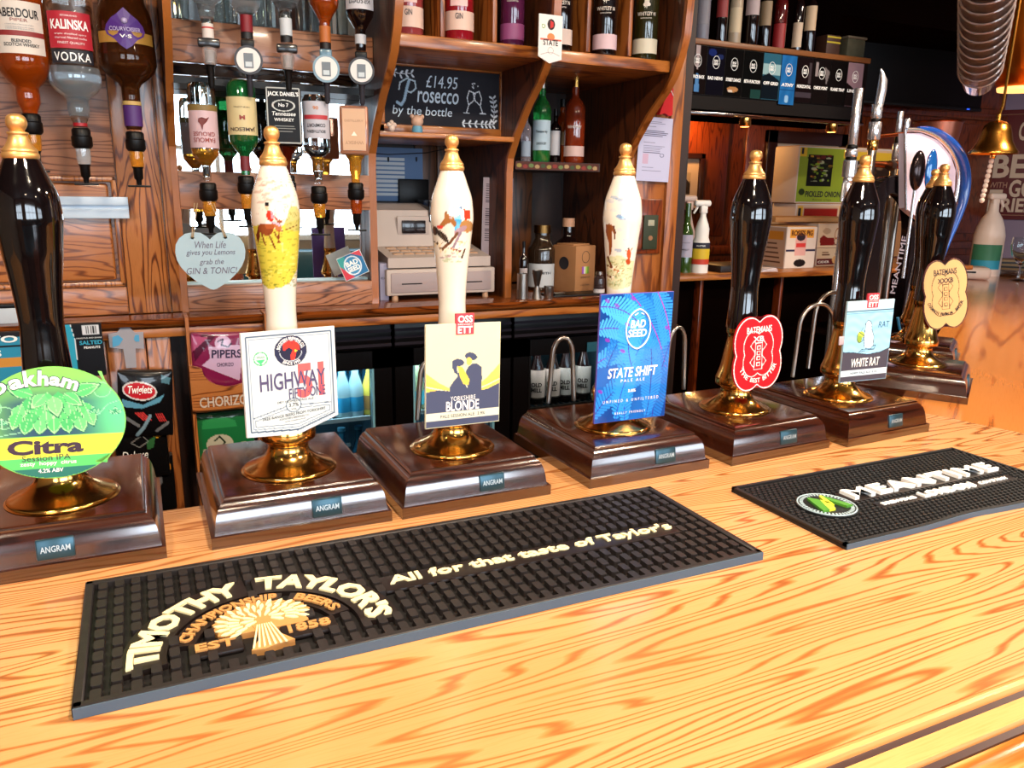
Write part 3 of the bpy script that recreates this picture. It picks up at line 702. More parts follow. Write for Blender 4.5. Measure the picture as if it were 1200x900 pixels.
front = lambda ax, ay: math.atan2(-ay, -ax)

# --- pump 1, green hop clip
t = pump('black-handled hand pump at the far left with a round green and yellow clip', -.117, 0, -.112, 1.09, handle_black(), .0)
W1, H1 = 155, 137
cv = Canvas(W1, H1, 150, '86d860')
cx0, cy0 = 76, 69
cv.blend(lambda x, y: np.exp(-(((x-76)/66)**4))*np.clip((y-14)/30, 0, 1)*(y < 84), '2f4f6a')
cv.blend(lambda x, y: np.exp(-(((x-148)/30)**2)-((y-60)/45)**2)*.8, '5fd8a0')
for a, b, r in ((26, 60, 13), (128, 30, 9), (12, 48, 12)): cv.ring(a, b, r, r, .9, '9fe8b0', .8)
cv.line([(98, 66), (112, 66), (124, 60), (134, 48), (146, 44)], .9, 'a8ecc0', .8); cv.line([(10, 84), (30, 80), (46, 78)], .9, 'a8ecc0', .8)
def leaf(x, y, l, wd, a, c1='58c070', c2='a6f0a0'):
    a = R(a); pts = []
    for k in range(17):
        u = k/16; pts.append((u*l, math.sin(math.pi*u**.8)*wd))
    pts += [(p, -q) for p, q in pts[::-1]]
    T = lambda s: [(x+p*s*math.cos(a)-q*s*math.sin(a), y+p*s*math.sin(a)+q*s*math.cos(a)) for p, q in pts]
    cv.poly(T(1.07), '1e5a50'); cv.poly(T(1.0), c2); cv.poly(T(.9), c1)
    cv.line([(x, y), (x+l*.85*math.cos(a), y+l*.85*math.sin(a))], .7, c2)
for row, (n, yy, sp, L_) in enumerate([(2, 40, 11, 24), (4, 45, 15, 26), (5, 54, 16, 25), (6, 63, 14, 23), (5, 72, 13, 20)][::1]):
    for k in range(n):
        x = 76+(k-(n-1)/2)*sp; leaf(x, yy-9, L_*.95, 7.2, 90+(x-76)*-.55, ('58c070', '4cb46a', '6ad07c')[(k+row) % 3])
leaf(56, 34, 30, 8, 205); leaf(96, 34, 32, 8, -20); leaf(76, 36, 26, 8, 80, '7cdc84'); leaf(68, 33, 22, 7, 130, '6ad07c'); leaf(88, 33, 24, 7, 40, '5cc474')
for x, y in ((118, 58), (24, 68), (142, 60)):
    for a in (-150, -90, -30): leaf(x, y, 8, 2.4, a, '3c9c70', 'b8f0c0')
    cv.line([(x, y), (x, y+4)], .8, 'b8f0c0')
cv.rect(0, 85, W1, 112, 'f2ee4c'); cv.rect(0, 110, W1, 124, '5cc86c'); cv.rect(0, 124, W1, 140, '2f7468')
out1 = [(76+77*math.cos(R(a)), 69+68*math.sin(R(a))) for a in range(38, 318, 6)]
out1 = out1+[(124, 8), (128, 8), (131, 18)]+[(76+77*math.cos(R(a)), 69+68*math.sin(R(a))) for a in range(-40, 34, 6)]+[(132, 117), (131, 122), (118, 120)]
p = clip_on(t, cv, .155, .137, -.106, 1.040, 1.271, R(4), R(1), R(-4), out1, bmat=mat('clip_green', '86d860', .4))
d = D(p, cv, .155, .137)
for ch, x, y, ww, hh, ro in (('O', 21, 26, 20, 14, .45), ('a', 40, 20, 14, 12, .25), ('k', 54, 14, 13, 19, .1), ('h', 67, 14, 11, 18, -.05), ('a', 79, 18, 12, 11, -.2), ('m', 94, 22, 18, 12, -.35)):
    for mt_, b_, o_ in ((NAVY, .10, .0009), (WPAINT, .035, .0015)):
        lettering(p, ch, (x-ww/2)/155*.155-.0775, (x+ww/2)/155*.155-.0775, .0685-(y+hh/2)/1000, .0685-(y-hh/2)/1000, mt_, bold=b_, off=o_) if False else obj('lettering', text_mesh(ch, ww/1000*(1.12 if b_ > .05 else 1), hh/1000*(1.12 if b_ > .05 else 1), bold=b_, off=o_, rot=ro, cx=x/1000-.0775, cz=.0685-y/1000), mt_, p, smooth=0, fixn=False)
d('Citra', 28, 88, 106, 106, mat('ink_plum', '3c2a3c', .5), bold=.075); d('Session IPA', 42, 107, 92, 114, mat('ink_plum', '3c2a3c', .5))
d('zesty  hoppy  citrus', 40, 114.5, 98, 121, WPAINT, bold=.015, off=.0009); d('4.2% ABV', 58, 124, 84, 129, WPAINT, bold=.02)

# --- pump 2
t = pump('hand pump with a hunting scene in a green field on its white handle', .170, 0, .169, 1.09, ceramic(front(.169, 1.09), draw2), .03)
W2, H2 = 131, 143
cv = Canvas(W2, H2, 130, 'c8d0d2')
o2 = [(0, 0), (131, 0), (131, 127), (66, 143), (0, 138)]
o2 = [(0, 0), (131, 0), (131, 125), (72, 143), (0, 137)]
cv.line([(6, 6), (125, 6), (125, 121), (71, 137), (6, 131)], 2.2, '4c5c74', closed=True); cv.line([(9, 9), (122, 9), (122, 119), (71, 133), (9, 128)], 1.2, '78869a', closed=True)
cv.line([(10, 113), (55, 103)], 1.3, '5a6a80'); cv.line([(77, 103), (121, 105)], 1.3, '5a6a80'); cv.line([(12, 117), (54, 107), (78, 107), (119, 109), (119, 116), (71, 129), (12, 125)], 1., '5a6a80', closed=True)
cv.ell(66, 102, 11, 10, 'c8d0d2'); cv.ring(66, 102, 10.5, 9.5, 1.4, '5a6a80')
cv.ell(66, 28, 23, 20.5, '2a2c48'); cv.ell(66, 28, 15.5, 13.8, '24243c'); cv.ring(66, 28, 15.8, 14, .8, 'c8d0d8')
cv.poly([(55, 27), (56, 18), (63, 14), (72, 15), (78, 21), (79, 28), (75, 27), (73, 33), (71, 41), (66, 40), (66, 33), (69, 27), (63, 23), (58, 27)], 'e8382c')
cv.line([(62, 19), (63, 14)], .8, '24243c'); cv.line([(68, 18), (70, 14)], .8, '24243c'); cv.poly([(72, 27), (77, 29), (72, 30)], 'f0d040')
cv.ring(24, 35, 9, 8.4, 1.5, '3aa868'); cv.poly([(17, 36), (31, 36), (24, 43)], '4ab878')
p = clip_on(t, cv, .131, .143, .172, 1.05, 1.293, R(14.7), R(3.1), R(-1.2), o2, bmat=mat('clip_white', 'dcdada', .4))
d = D(p, cv, .131, .143)
PL = mat('ink_purple', '4e4468', .5); RS = mat('ink_coral', 'e85a5a', .5)
d('51', 72, 47, 112, 94, RS, bold=.05, off=.0008); d('HIGHWAY', 21, 56, 114, 79, PL, bold=.01, off=.0012); d('FIFTY·ONE', 60, 79, 113, 93, PL, bold=.01, off=.0012)
d('- DRY HOPPED PALE ALE -', 40, 94.5, 98, 97.5, INK); d('3.7%', 59, 99, 73, 104, INK, bold=.01); d('ABV', 62, 94.5+1.2, 70, 97.5, INK) if False else None
d('VOL', 62, 106, 70, 108.5, INK); d('FREE RANGE BEERS FROM YORKSHIRE', 22, 112, 112, 116, INK, rot=R(2.5)); d("ROOSTER'S BREWING CO.", 45, 117.5, 88, 120, INK, rot=R(2)); d('www.roosters.co.uk', 52, 121.5, 82, 123.5, INK, rot=R(2))
for body, a0, a1, r in (("ROOSTERS BREWING CO.", 170, 10, .0182), ('SINCE 1993', 232, 308, .0192)):
    tm = text_mesh(body, .03, .0042, bold=.02, off=.0010); W = .03; mid = (.5*(131)/131); 
    cxx, czz = 66/131*.131-.0655, .0715-28/143*.143
    if a0 < 180: tm.v = [(cxx+(r+z)*math.cos(R(a0+(a1-a0)*(x+W/2)/W)), y, czz+(r+z)*.9*math.sin(R(a0+(a1-a0)*(x+W/2)/W))) for x, y, z in tm.v]
    else: tm.v = [(cxx+(r-z)*math.cos(R(a0+(a1-a0)*(x+W/2)/W)), y, czz+(r-z)*.9*math.sin(R(a0+(a1-a0)*(x+W/2)/W))) for x, y, z in tm.v]
    obj('lettering', tm, WPAINT, p, smooth=0, fixn=False)
d('VEGAN', 18.5, 31.5, 29.5, 34.5, mat('ink_green', '2c9058', .5))

# --- pump 3
t = pump('hand pump with a leaping horse, rider and hounds on its white handle', .419, R(.7), .416, 1.089, ceramic(front(.416, 1.089), draw3), .022)
W3, H3 = 121, 152
cv = Canvas(W3, H3, 125, 'e2dcae')
cv.poly([(0, 70), (20, 85), (40, 96), (80, 96), (100, 82), (121, 62), (121, 104), (0, 106)], 'f0d860'); cv.poly([(0, 82), (30, 96), (60, 100), (90, 96), (121, 80), (121, 88), (80, 104), (0, 96)], 'e8b050', .7)
cv.line([(0, 90), (30, 98), (50, 101)], 2, 'f8f0c0'); cv.line([(80, 100), (100, 94), (121, 86)], 2, 'f8f0c0'); cv.line([(0, 98), (25, 102)], 1.6, 'f8f0c0')
nv = '474c66'
cv.poly([(0, 98), (20, 96), (40, 99), (80, 102), (100, 100), (121, 92), (121, 152), (0, 152)], nv)
cv.poly([(38, 104), (38, 92), (44, 84), (50, 78), (51, 72), (56, 72), (58, 80), (62, 88), (66, 96), (72, 94), (76, 84), (74, 66), (80, 62), (90, 66), (90, 104)], nv)
cv.poly([(68, 100), (64, 84), (64, 70), (68, 64), (74, 60), (82, 60), (90, 66), (91, 84), (88, 100)], nv)
cv.ell(51, 57, 10, 5.5, nv, rot=.1); cv.poly([(42, 58), (50, 60), (49, 68), (52, 76), (45, 72), (43, 66), (41, 66)], nv); cv.ell(72, 49, 10, 6, nv, rot=.25); cv.poly([(62, 46), (84, 50), (80, 54)], nv)
cv.ell(69, 56, 4.6, 6, 'f0c860'); cv.poly([(50, 62), (58, 64), (64, 74), (70, 84), (68, 92), (60, 90), (54, 78)], 'f4cc50')
cv.rect(0, 130, 121, 142, 'dcd8c0')
p = clip_on(t, cv, .121, .152, .419, 1.05, 1.283, R(4.2), R(2.3), R(-1.6), bmat=mat('clip_cream', 'f0ecd0', .4))
d = D(p, cv, .121, .152)
d('YORKSHIRE', 39, 107, 80, 114, WPAINT, space=1.1); d('BLONDE', 32, 114, 86, 129, WPAINT, bold=.02); d('PALE SESSION ALE  3.9%', 23, 133.5, 96, 138.5, NAVY)
def ossett(p, w, h, cx, top, s):
    q = obj('brewery_tab', M().box(cx-s*.5, cx+s*.5, -.0012, .003, top-s*.55, top+s*.5), mat('tab_red', 'd83a48', .5), p)
    z = top-s*.02
    obj('lettering', text_mesh('OSS', s*.82, s*.36, bold=.03, off=.002, cx=cx, cz=z+s*.25), WPAINT, q, smooth=0, fixn=False)
    obj('lettering', text_mesh('ETT', s*.82, s*.36, bold=.03, off=.002, cx=cx, cz=z-s*.29), WPAINT, q, smooth=0, fixn=False)
    obj('lettering', text_mesh('BREWERY', s*.82, s*.08, off=.002, cx=cx, cz=z-s*.02), WPAINT, q, smooth=0, fixn=False)
ossett(p, .121, .152, .001, .076, .029)

# --- pump 4
t = pump('hand pump with clouds and a distant huntsman on its white handle', .720, R(1.2), .711, 1.095, ceramic(front(.711, 1.095), draw4), .03)
W4, H4 = 138, 214
cv = Canvas(W4, H4, 150, '1a62b8')
# overlapping fern fronds: ribs with rows of leaflets
def frond(x, y, a, L_, n, cl, rib, bend=.9, wl=22):
    a = R(a); px, py = x, y; st = L_/n; pts = [(x, y)]
    for k in range(n):
        u = k/n; a += R(bend)*90/n
        px += st*math.cos(a); py += st*math.sin(a); pts.append((px, py)); l = wl*math.sin(math.pi*(.12+.88*(1-u)))**.7*(1-.35*u)+4
        for sg in (-1, 1):
            b = a+sg*R(62); cv.line([(px, py), (px+l*math.cos(b), py+l*math.sin(b))], st*.7, cl); 
    cv.line(pts, 1.5, rib)
cv.blend(lambda x, y: .5+.5*np.sin(x*.06+y*.03), '14408c')
for q in ((-10, 214, -62, 150, 26, '2a86dc', '3a2a9c', .55), (60, 225, -100, 190, 34, '2f8ee4', '2c46b8', .35), (-16, 120, -35, 130, 24, '3a98e8', '6a2ab8', .5), (18, 120, -75, 150, 26, '2478cc', '28409c', .6),
          (-20, 60, -20, 120, 22, '4aa6ee', '5c2cb0', .7), (30, -20, 35, 190, 36, '2e88de', '9c1ea8', .45), (92, -20, 50, 140, 26, '3490e2', 'a81ea0', .4), (140, 80, 110, 150, 26, '1e6cc4', '30309c', -.2), (40, 214, -85, 150, 28, '2c90ea', '2c46b8', .3), (70, 130, -120, 110, 20, '3a9cf0', '3a3ab0', .6), (100, 214, -80, 120, 24, '2a84d8', '28409c', -.2), (-10, 20, -10, 90, 16, '4cb0f4', '5c2cb0', .6)): frond(*q)
for x, y in ((12, 10), (30, 18), (60, 8), (16, 74), (46, 94), (130, 60), (8, 160), (52, 50)): cv.ell(x, y, 5, 3, '8a24b0', .7, .5)
p = clip_on(t, cv, .138, .214, .724, 1.06, 1.284, R(-1.2), R(-1.6), R(.2), bmat=mat('clip_violet', '6a58b8', .4), pmat=PGLOSS)
d = D(p, cv, .138, .214)
def shield(cx, cz, w, h, t_, p, mt, off=.0012):
    pts = []
    for k in range(40):
        a = 2*math.pi*k/40; x = math.sin(a); z = math.cos(a); pw = .86
        pts.append((cx+w/2*math.copysign(abs(x)**.95, x), -off, cz+h/2*(z if abs(x) > .35 else z*(1.06-.15*abs(x)))))
    return obj('emblem', M().tube(pts, t_, 6, True).xf(Matrix.Translation((0, 0, 0))), mt, p)
shield(.004, .048, .046, .062, .0012, p, WPAINT)
d('BAD', 58, 44, 87, 57, WPAINT, bold=.028, shear=.12); d('SEED', 54, 59, 90, 72, WPAINT, bold=.028, shear=.12)
obj('emblem', M().tube([(-.004, -.0012, .071), (.002, -.0012, .0745)], .0008, 6).tube([(.008, -.0012, .0745), (.013, -.0012, .072)], .0008, 6), WPAINT, p)
d('STATE SHIFT', 20, 122, 116, 139, WPAINT, bold=.022, shear=.15); d('PALE ALE', 46, 142, 92, 147, WPAINT, space=1.5); d('3.8%', 61, 160, 76, 165, WPAINT, bold=.03)
d('UNFINED & UNFILTERED', 14, 176, 122, 181, WPAINT, space=1.8); d('REALLY FRIENDLY', 38, 198, 98, 202, WPAINT, space=1.5)

# --- Batemans badges: four-lobed outline
def quatre(W, H, s=1.0, n=80, notch=.0):
    pts = []
    cx, cy = W/2, H/2
    for (qx, qy, a0, a1) in ((.69, .33, -128, 31), (.69, .67, -31, 128), (.31, .67, 52, 211), (.31, .33, 149, 308)):
        for k in range(n//4):
            a = R(a0+(a1-a0)*k/(n//4-1)); rx, ry = .31, .33
            x = qx+rx*math.cos(a); y = qy+ry*math.sin(a)
            pts.append((cx+(x-.5)*W*s, cy+(y-.5)*H*s))
    return pts
def batemans(t, bg, ink, edge, l2, l3, name, cx, cy, cz, w, h, yaw, roll, bottom):
    W, H = 100, 100*h/w
    cv = Canvas(W, H, 120, bg); q = quatre(W, H, .985); cv.line(quatre(W, H, .965), 2.2, ink, closed=True); cv.line(quatre(W, H, .60, 80), 1.3, ink, closed=True)
    k = H/100
    for a in (48, -48, 132, -132):
        c_, s_ = math.cos(R(a)), math.sin(R(a)); b = [(7, -4), (19, -5), (19, 5), (7, 4)]
        cv.line([(50+x*c_-y*s_, (50+(x*s_+y*c_))*k) for x, y in b], 1.1, ink, closed=True)
    cv.poly([(44, 36*k), (57, 36*k), (58, 72*k), (43, 72*k)], bg); cv.line([(44, 36*k), (57, 36*k), (58.5, 71*k), (42, 71*k)], 1.3, ink, closed=True)
    for j, y in enumerate((40, 47, 54, 62)): cv.line([(47.5, y*k), (54, y*k), (54, (y+4.5)*k), (47.5, (y+4.5)*k)], 1.1, ink, closed=True)
    p = clip_on(t, cv, w, h, cx, cy, cz, yaw, 0, roll, q, bmat=edge)
    d = D(p, cv, w, h); im = mat('ink_'+name, ink, .45)
    d('BATEMANS', 25, 14*k, 75, 22.5*k, im, bold=.015); d(l2, 38 if len(l2) < 4 else 33, 27*k, 60 if len(l2) < 4 else 67, 34*k, im, bold=.03)
    for body, a0, a1 in bottom:
        tm = text_mesh(body, .03, w*.068, bold=.015, off=.0012)
        wx = .03
        def wf(x, y, z):
            a = R(a0+(a1-a0)*(x+wx/2)/wx); r = w*.385-z; return (r*math.cos(a), y, r*1.1*math.sin(a)-h*.02)
        tm.v = [wf(*v) for v in tm.v]; obj('lettering', tm, im, p, smooth=0, fixn=False)
    return p
t = pump('black-handled hand pump with a red four-lobed clip', .997, R(2.6), .986, 1.106, handle_black(), .018)
batemans(t, 'ee1420', 'f6ece8', mat('clip_red', 'c8141c', .4), 'XB', '', 'white2', .989, 1.06, 1.272, .110, .138, R(-2), R(3), [('THE', 206, 240), ('BEST', 248, 278), ('BITTER', 286, 336)])
# --- pump 6
t = pump('black-handled hand pump with a pale blue and grey animal-drawing clip', 1.265, R(3.2), 1.244, 1.100, handle_black(), .02)
W6, H6 = 111, 158
cv = Canvas(W6, H6, 115, '8cc4e4')
cv.blend(lambda x, y: .35+.35*np.sin(y*.35+np.sin(x*.1)*2)*np.sin(x*.07), 'a8d8f0'); cv.rect(0, 0, 111, 18, 'b4d8ea'); cv.line([(0, 19), (111, 19)], 1.6, '2c4a66'); cv.line([(0, 23), (111, 23)], 1, '4a7a9c')
cv.poly([(0, 98), (25, 100), (60, 106), (90, 103), (111, 96), (111, 158), (0, 158)], '46424e'); cv.line([(0, 98), (25, 100), (60, 106), (90, 103), (111, 96)], 1.5, '2c3a50')
cv.rect(0, 135, 111, 147, 'd4e6f0')
cv.poly([(50, 92), (46, 70), (48, 52), (47, 44), (52, 38), (58, 40), (62, 46), (64, 58), (70, 70), (71, 88), (66, 94)], 'cfe8f4'); cv.line([(50, 92), (46, 70), (48, 52), (47, 44), (52, 38), (58, 40), (62, 46), (64, 58), (70, 70), (71, 88), (66, 94), (52, 93)], 1.3, '1c3450')
cv.line([(70, 90), (76, 88), (74, 96), (60, 96), (44, 95), (38, 100), (52, 98)], 1.2, '1c3450'); cv.ell(38, 66, 8, 7, 'b8cc4c'); cv.ell(36, 74, 6, 7, '8ca83c'); cv.line([(34, 60), (40, 64), (46, 68), (44, 78), (36, 82), (30, 74), (31, 64)], 1.3, '1c3450'); cv.line([(39, 58), (42, 52)], 1.2, '1c3450')
p = clip_on(t, cv, .111, .158, 1.26, 1.06, 1.277, R(-6.5), R(-.4), R(1.4), bmat=mat('clip_blue', 'a8c4d4', .4))
d = D(p, cv, .111, .158)
d('WHITE RAT', 22, 112, 90, 129, WPAINT, bold=.015, shear=.1); d('HOPPY PALE ALE  4.0%', 22, 138.5, 86, 143.5, NAVY); d('RAT', 78, 42, 104, 54, mat('ink_blue', '2c5a80', .5), shear=.1)
ossett(p, .111, .158, .003, .079, .026)
obj('tape', M().bbox(-.066, -.030, .0, .003, -.004, .013, .001), mat('masking_tape', 'b8a4a8', .6), p)
# --- pumps 7 and 8 on the angled return
o7 = Vector((1.647, 1.099, ZC))+Vector((math.cos(MI), math.sin(MI), 0))*.1175
t7 = pump('nearer black-handled pump on the angled bar, with a tan four-lobed clip', 0, MI, 1.680, 1.262, handle_black(), 0, origin=o7)
batemans(t7, 'd8ac70', '2a1a12', mat('clip_brown', '6a1e14', .4), 'XXXB', '', 'brown2', P(1108, 345, 1.215).x, 1.215, P(1108, 345, 1.215).z, .102, .165, R(-28), R(9), [('CHAMPION', 196, 246), ('PREMIUM', 252, 292), ('BEER', 304, 340)])
o8 = o7+Vector((math.cos(MI), math.sin(MI), 0))*.36+Vector((n33.x, n33.y, 0))*.045
t8 = pump('farther black-handled pump on the angled bar, mostly hidden by the one before it', 0, MI, 1.680+.36*d33.x+.045*n33.x, 1.262+.36*d33.y+.045*n33.y, handle_black(), 0, origin=o8)

# --- swan necks (polished steel hoops behind the boxes)
def hoop(x, y, z0, w, h, yaw, lab, r=.0045):
    pts = []
    for k in range(6): pts.append((-w/2-.006*(1-k/5), 0, h*.72*k/5))
    for k in range(1, 12): a = math.pi-math.pi*k/12; pts.append((w/2*math.cos(a), 0, h*.72+h*.28*math.sin(a)))
    for k in range(6): pts.append((w/2+.006*k/5, 0, h*.72*(1-k/5)))
    o = obj('steel_hoop', M().tube(pts, r, 10).rz(yaw), STEEL); o.location = (x, y, z0); tag(o, lab, 'hoop', 'steel swan-neck hoops behind the pumps'); return o
def hoop_px(xl, yl, xr, yr, ytop, lab, zb=ZC+ZB):
    a, b = PZ(xl, yl, zb), PZ(xr, yr, zb); c = (a+b)/2; yaw = math.atan2(b.y-a.y, b.x-a.x)
    w = (b-a).length; zt = P((xl+xr)/2, ytop, c.y).z
    return hoop(c.x, c.y, zb, w*.8, zt-zb, yaw, lab)
hoop_px(490, 492, 520, 489, 423, 'bent steel hoop half hidden behind the cream clip with two figures')
hoop_px(643, 472, 672, 469, 396, 'bent steel hoop standing left behind the blue fern clip')
hoop_px(778, 460, 801, 456, 384, 'bent steel hoop half hidden behind the right edge of the blue fern clip')
hoop_px(926, 442, 974, 436, 357, 'nearer of two steel hoops between the red clip and the pale blue clip')
hoop_px(944, 432, 986, 422, 343, 'farther of two steel hoops between the red clip and the pale blue clip')

# ================================================================== BACK BAR
YF, YW, YK = 2.12, 2.03, 2.50            # face of the unit, front of the worktop, back of the bays
ZT = 1.24
t = thing('back_worktop', 'long dark polished back bar worktop holding the till, bottles and jiggers', 'worktop', (.3, 2.25, 0))
obj('top_board', M().sweep([(-.40, ZT), (.0, ZT), (.006, ZT-.002), (.010, ZT-.008), (.008, ZT-.015), (.0, ZT-.018), (-.004, ZT-.0245), (-.40, ZT-.0245)], [(-2.2, YW+.0), (1.40, YW)]), wood('worktop_dark', '7a3c14', '5c2a0c', '2e1105', 'x', 1.5, 14, .14, .7, seed=14), t, world=True)
obj('front_strip', M().bbox(-2.2, 1.385, YW+.004, YW+.03, 1.194, ZT-.0245, .002), SHELFW, t, world=True)
# lower cupboards
t = thing('back_cupboard', 'oak back bar cupboard below the worktop, crisps and nuts hanging on its face', 'cupboard', (-.6, 2.2, 0))
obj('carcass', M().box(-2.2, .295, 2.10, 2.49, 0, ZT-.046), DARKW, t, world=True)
for a, b in ((-.9, -.62), (-.085, .0), (.0, .055), (.24, .295)): obj('stile', M().bbox(a, b-.002, 2.045, 2.10, .1, 1.194, .003), OAKV, t, world=True)
dr = obj('door', M().bbox(-.62, -.085, 2.06, 2.10, .12, 1.19, .004), OAKV, t, world=True)
obj('door_panel', M().bbox(-.54, -.09, 2.045, 2.062, .2, 1.13, .014), wood('oak_dark_panel', '6e3414', '54240c', '2e1206', 'z', 1.5, 18, .32, .3, seed=15), dr, world=True)
# upper cupboard with the three large optics
t = thing('upper_cupboard', 'large grained oak cupboard behind the three big upside-down bottles', 'cupboard', (-.4, 2.2, ZT))
obj('back_board', M().box(-2.2, .094, YF+.012, 2.3, ZT, 2.7), OAK, t, world=True)
obj('stile', M().bbox(-.03, .064, YF-.006, YF+.014, ZT+.002, 2.7, .003), OAKV, t, world=True)
for z0, z1 in ((ZT+.002, 1.31), (1.565, 2.7)): obj('rail', M().bbox(-2.2, -.031, YF-.006, YF+.014, z0, z1, .003), OAK if z0 < 1.5 else OAKP, t, world=True)
obj('panel', M().bbox(-2.0, -.05, YF-.002, YF+.013, 1.325, 1.55, .010, 3), OAK, t, world=True)
fr = M()
for a in ((-2.2, -.031, 1.31, 1.322), (-2.2, -.031, 1.553, 1.565)): fr.bbox(a[0], a[1], YF-.012, YF+.01, a[2], a[3], .004)
fr.bbox(-.043, -.031, YF-.012, YF+.01, 1.31, 1.565, .004)
obj('panel_moulding', fr, OAKV, t, world=True)
st_ = P(68, 230, YF-.02); st2 = P(152, 256, YF-.02)
o = obj('plastic_strip', M().bbox(st_.x, st2.x, YF-.026, YF-.014, st2.z, st2.z+.022, .002).bbox(st_.x, st2.x, YF-.026, YF-.014, st2.z+.030, st_.z, .002).box(st_.x, st2.x, YF-.016, YF-.013, st2.z, st_.z), mat('strip_blue_white', 'c4d4e4', .35)); tag(o, 'pale blue-white plastic strip fixed across the oak cupboard panel', 'strip')
# dividers: straight foot, front edge sweeping forward to the top
SIDEW = wood('divider_side_shaded', '5a2c12', '44200a', '220e04', 'z', 2.0, 10, .45, .1, seed=19)  # darker copy of the shelf wood, recess shade put into its colour
LIPW = wood('lipping_wood', 'a4602a', '8c4a1a', '6a340e', 'z', 1.2, 3, .3, .4, seed=23, STR=12)
def divider(x0, x1, par, cut=YK):
    pr = [(cut, ZT), (YF, ZT), (YF, 1.600), (YF-.006, 1.638), (YF-.050, 1.70), (2.0, 1.772), (1.935, 1.822), (1.90, 1.86), (1.873, 1.91), (1.856, 1.96), (1.85, 2.05), (1.85, 2.7), (cut, 2.7)]
    obj('divider', M().prism(pr, x0, x1, 'yz'), SIDEW, par, world=True, smooth=30)
    fe = [(YF-.0, ZT), (YF, 1.600)]+pr[3:12]
    v = []; m = M()
    for y, z in pr[1:12]: v += [(x0-.001, y-.003, z), (x1+.001, y-.003, z), (x1+.001, y+.010, z), (x0-.001, y+.010, z)]
    n = len(v)//4; m.add(v, [(i*4+k, i*4+(k+1) % 4, i*4+4+(k+1) % 4, i*4+4+k) for i in range(n-1) for k in range(4)]+[(0, 3, 2, 1), (n*4-4, n*4-3, n*4-2, n*4-1)])
    obj('edge_lipping', m, LIPW, par, world=True, smooth=20)
t = thing('mirror_unit', 'oak framed mirrored optics bay with two bottle rails between curved uprights', 'bar shelf unit', (.33, 2.2, ZT))
divider(.090, .104, t, 2.25); obj('stile', M().bbox(.066, .0895, YF-.004, YF+.05, ZT+.002, 2.7, .002), OAKV, t, world=True)
MIRR = mat('mirror_silver', 'e8eef0', .015, 1)
obj('mirror', M().box(.104, .574, YF+.055, YF+.06, ZT+.05, 2.6), MIRR, t, world=True)
obj('mirror_back', M().box(.104, .574, YF+.06, 2.25, ZT, 2.7), DARKW, t, world=True)
for z0, z1, m_ in ((ZT+.001, 1.303, OAKP), (1.492, 1.582, OAKP), (1.822, 1.912, OAKP)): obj('rail', M().bbox(.104, .574, YF-.006 if z0 < 1.8 else 2.05, YF+.054 if z0 < 1.4 else (YF+.02 if z0 < 1.8 else 2.075), z0, z1, .002), m_, t, world=True)
obj('ledge', M().box(.104, .574, 2.05, YF+.05, 1.775, 1.79), BLACK, t, world=True)  # black strip standing in for the shadow at the top of the mirror
obj('bead', M().box(.104, .574, YF+.04, YF+.055, 1.303, 1.308), mat('pale_bead', 'a8c4cc', .4), t, world=True)
t = thing('shelf_unit', 'dark wooden bar shelving with curved uprights, pigeonhole gin shelf and open bays', 'bar shelf unit', (1.0, 2.3, ZT))
divider(.5745, .592, t); divider(.977, .995, t); divider(1.372, 1.392, t)
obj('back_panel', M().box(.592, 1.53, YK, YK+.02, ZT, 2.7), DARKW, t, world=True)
bb = P(497, 200, YK-.01).x
for k in range(4): obj('back_board', M().bbox(bb-.03+k*.075, bb+.042+k*.075, YK-.012, YK, ZT, 1.75, .002), wood('board_brown_shaded', '5e3416', '48260c', '261206', 'z', 1.5, 14, .4, .1, seed=17), t, world=True)  # boards darkened, the shade inside the bays is in their colour
for k in range(2): obj('back_board', M().bbox(1.06+k*.095, 1.15+k*.095, YK-.012, YK, ZT, 1.66, .002), wood('board_brown_shaded', '5e3416', '48260c', '261206', 'z', 1.5, 14, .4, .1, seed=17), t, world=True)
obj('shelf', M().bbox(.592, .977, 1.91, YK, 1.874, 1.904, .003), SHELFW, t, world=True)
obj('shelf', M().bbox(.995, 1.372, 1.91, YK, 1.872, 1.902, .003), SHELFW, t, world=True)
obj('shelf', M().bbox(.592, .977, 2.07, 2.40, 1.680, 1.694, .003), SHELFW, t, world=True)
for px in (519, 580, 641, 690, 739):
    x = P(px, 40, 1.92).x
    obj('partition', M().bbox(x-.006, x+.006, 1.92, 2.3, 1.905, 2.3, .002), SHELFV, t, world=True)
obj('top_shelf', M().box(.592, 1.372, 1.92, 2.4, 2.3, 2.33), SHELFW, t, world=True)
obj('end_post', M().bbox(1.392, 1.53, YF, 2.18, .1, 2.7, .003).bbox(1.53, 1.575, YF-.012, 2.20, .1, 2.7, .003), SHELFV, t, world=True)
obj('end_moulding', M().bbox(1.40, 1.52, YF-.008, YF, 1.36, 1.53, .003), PANW, t, world=True)

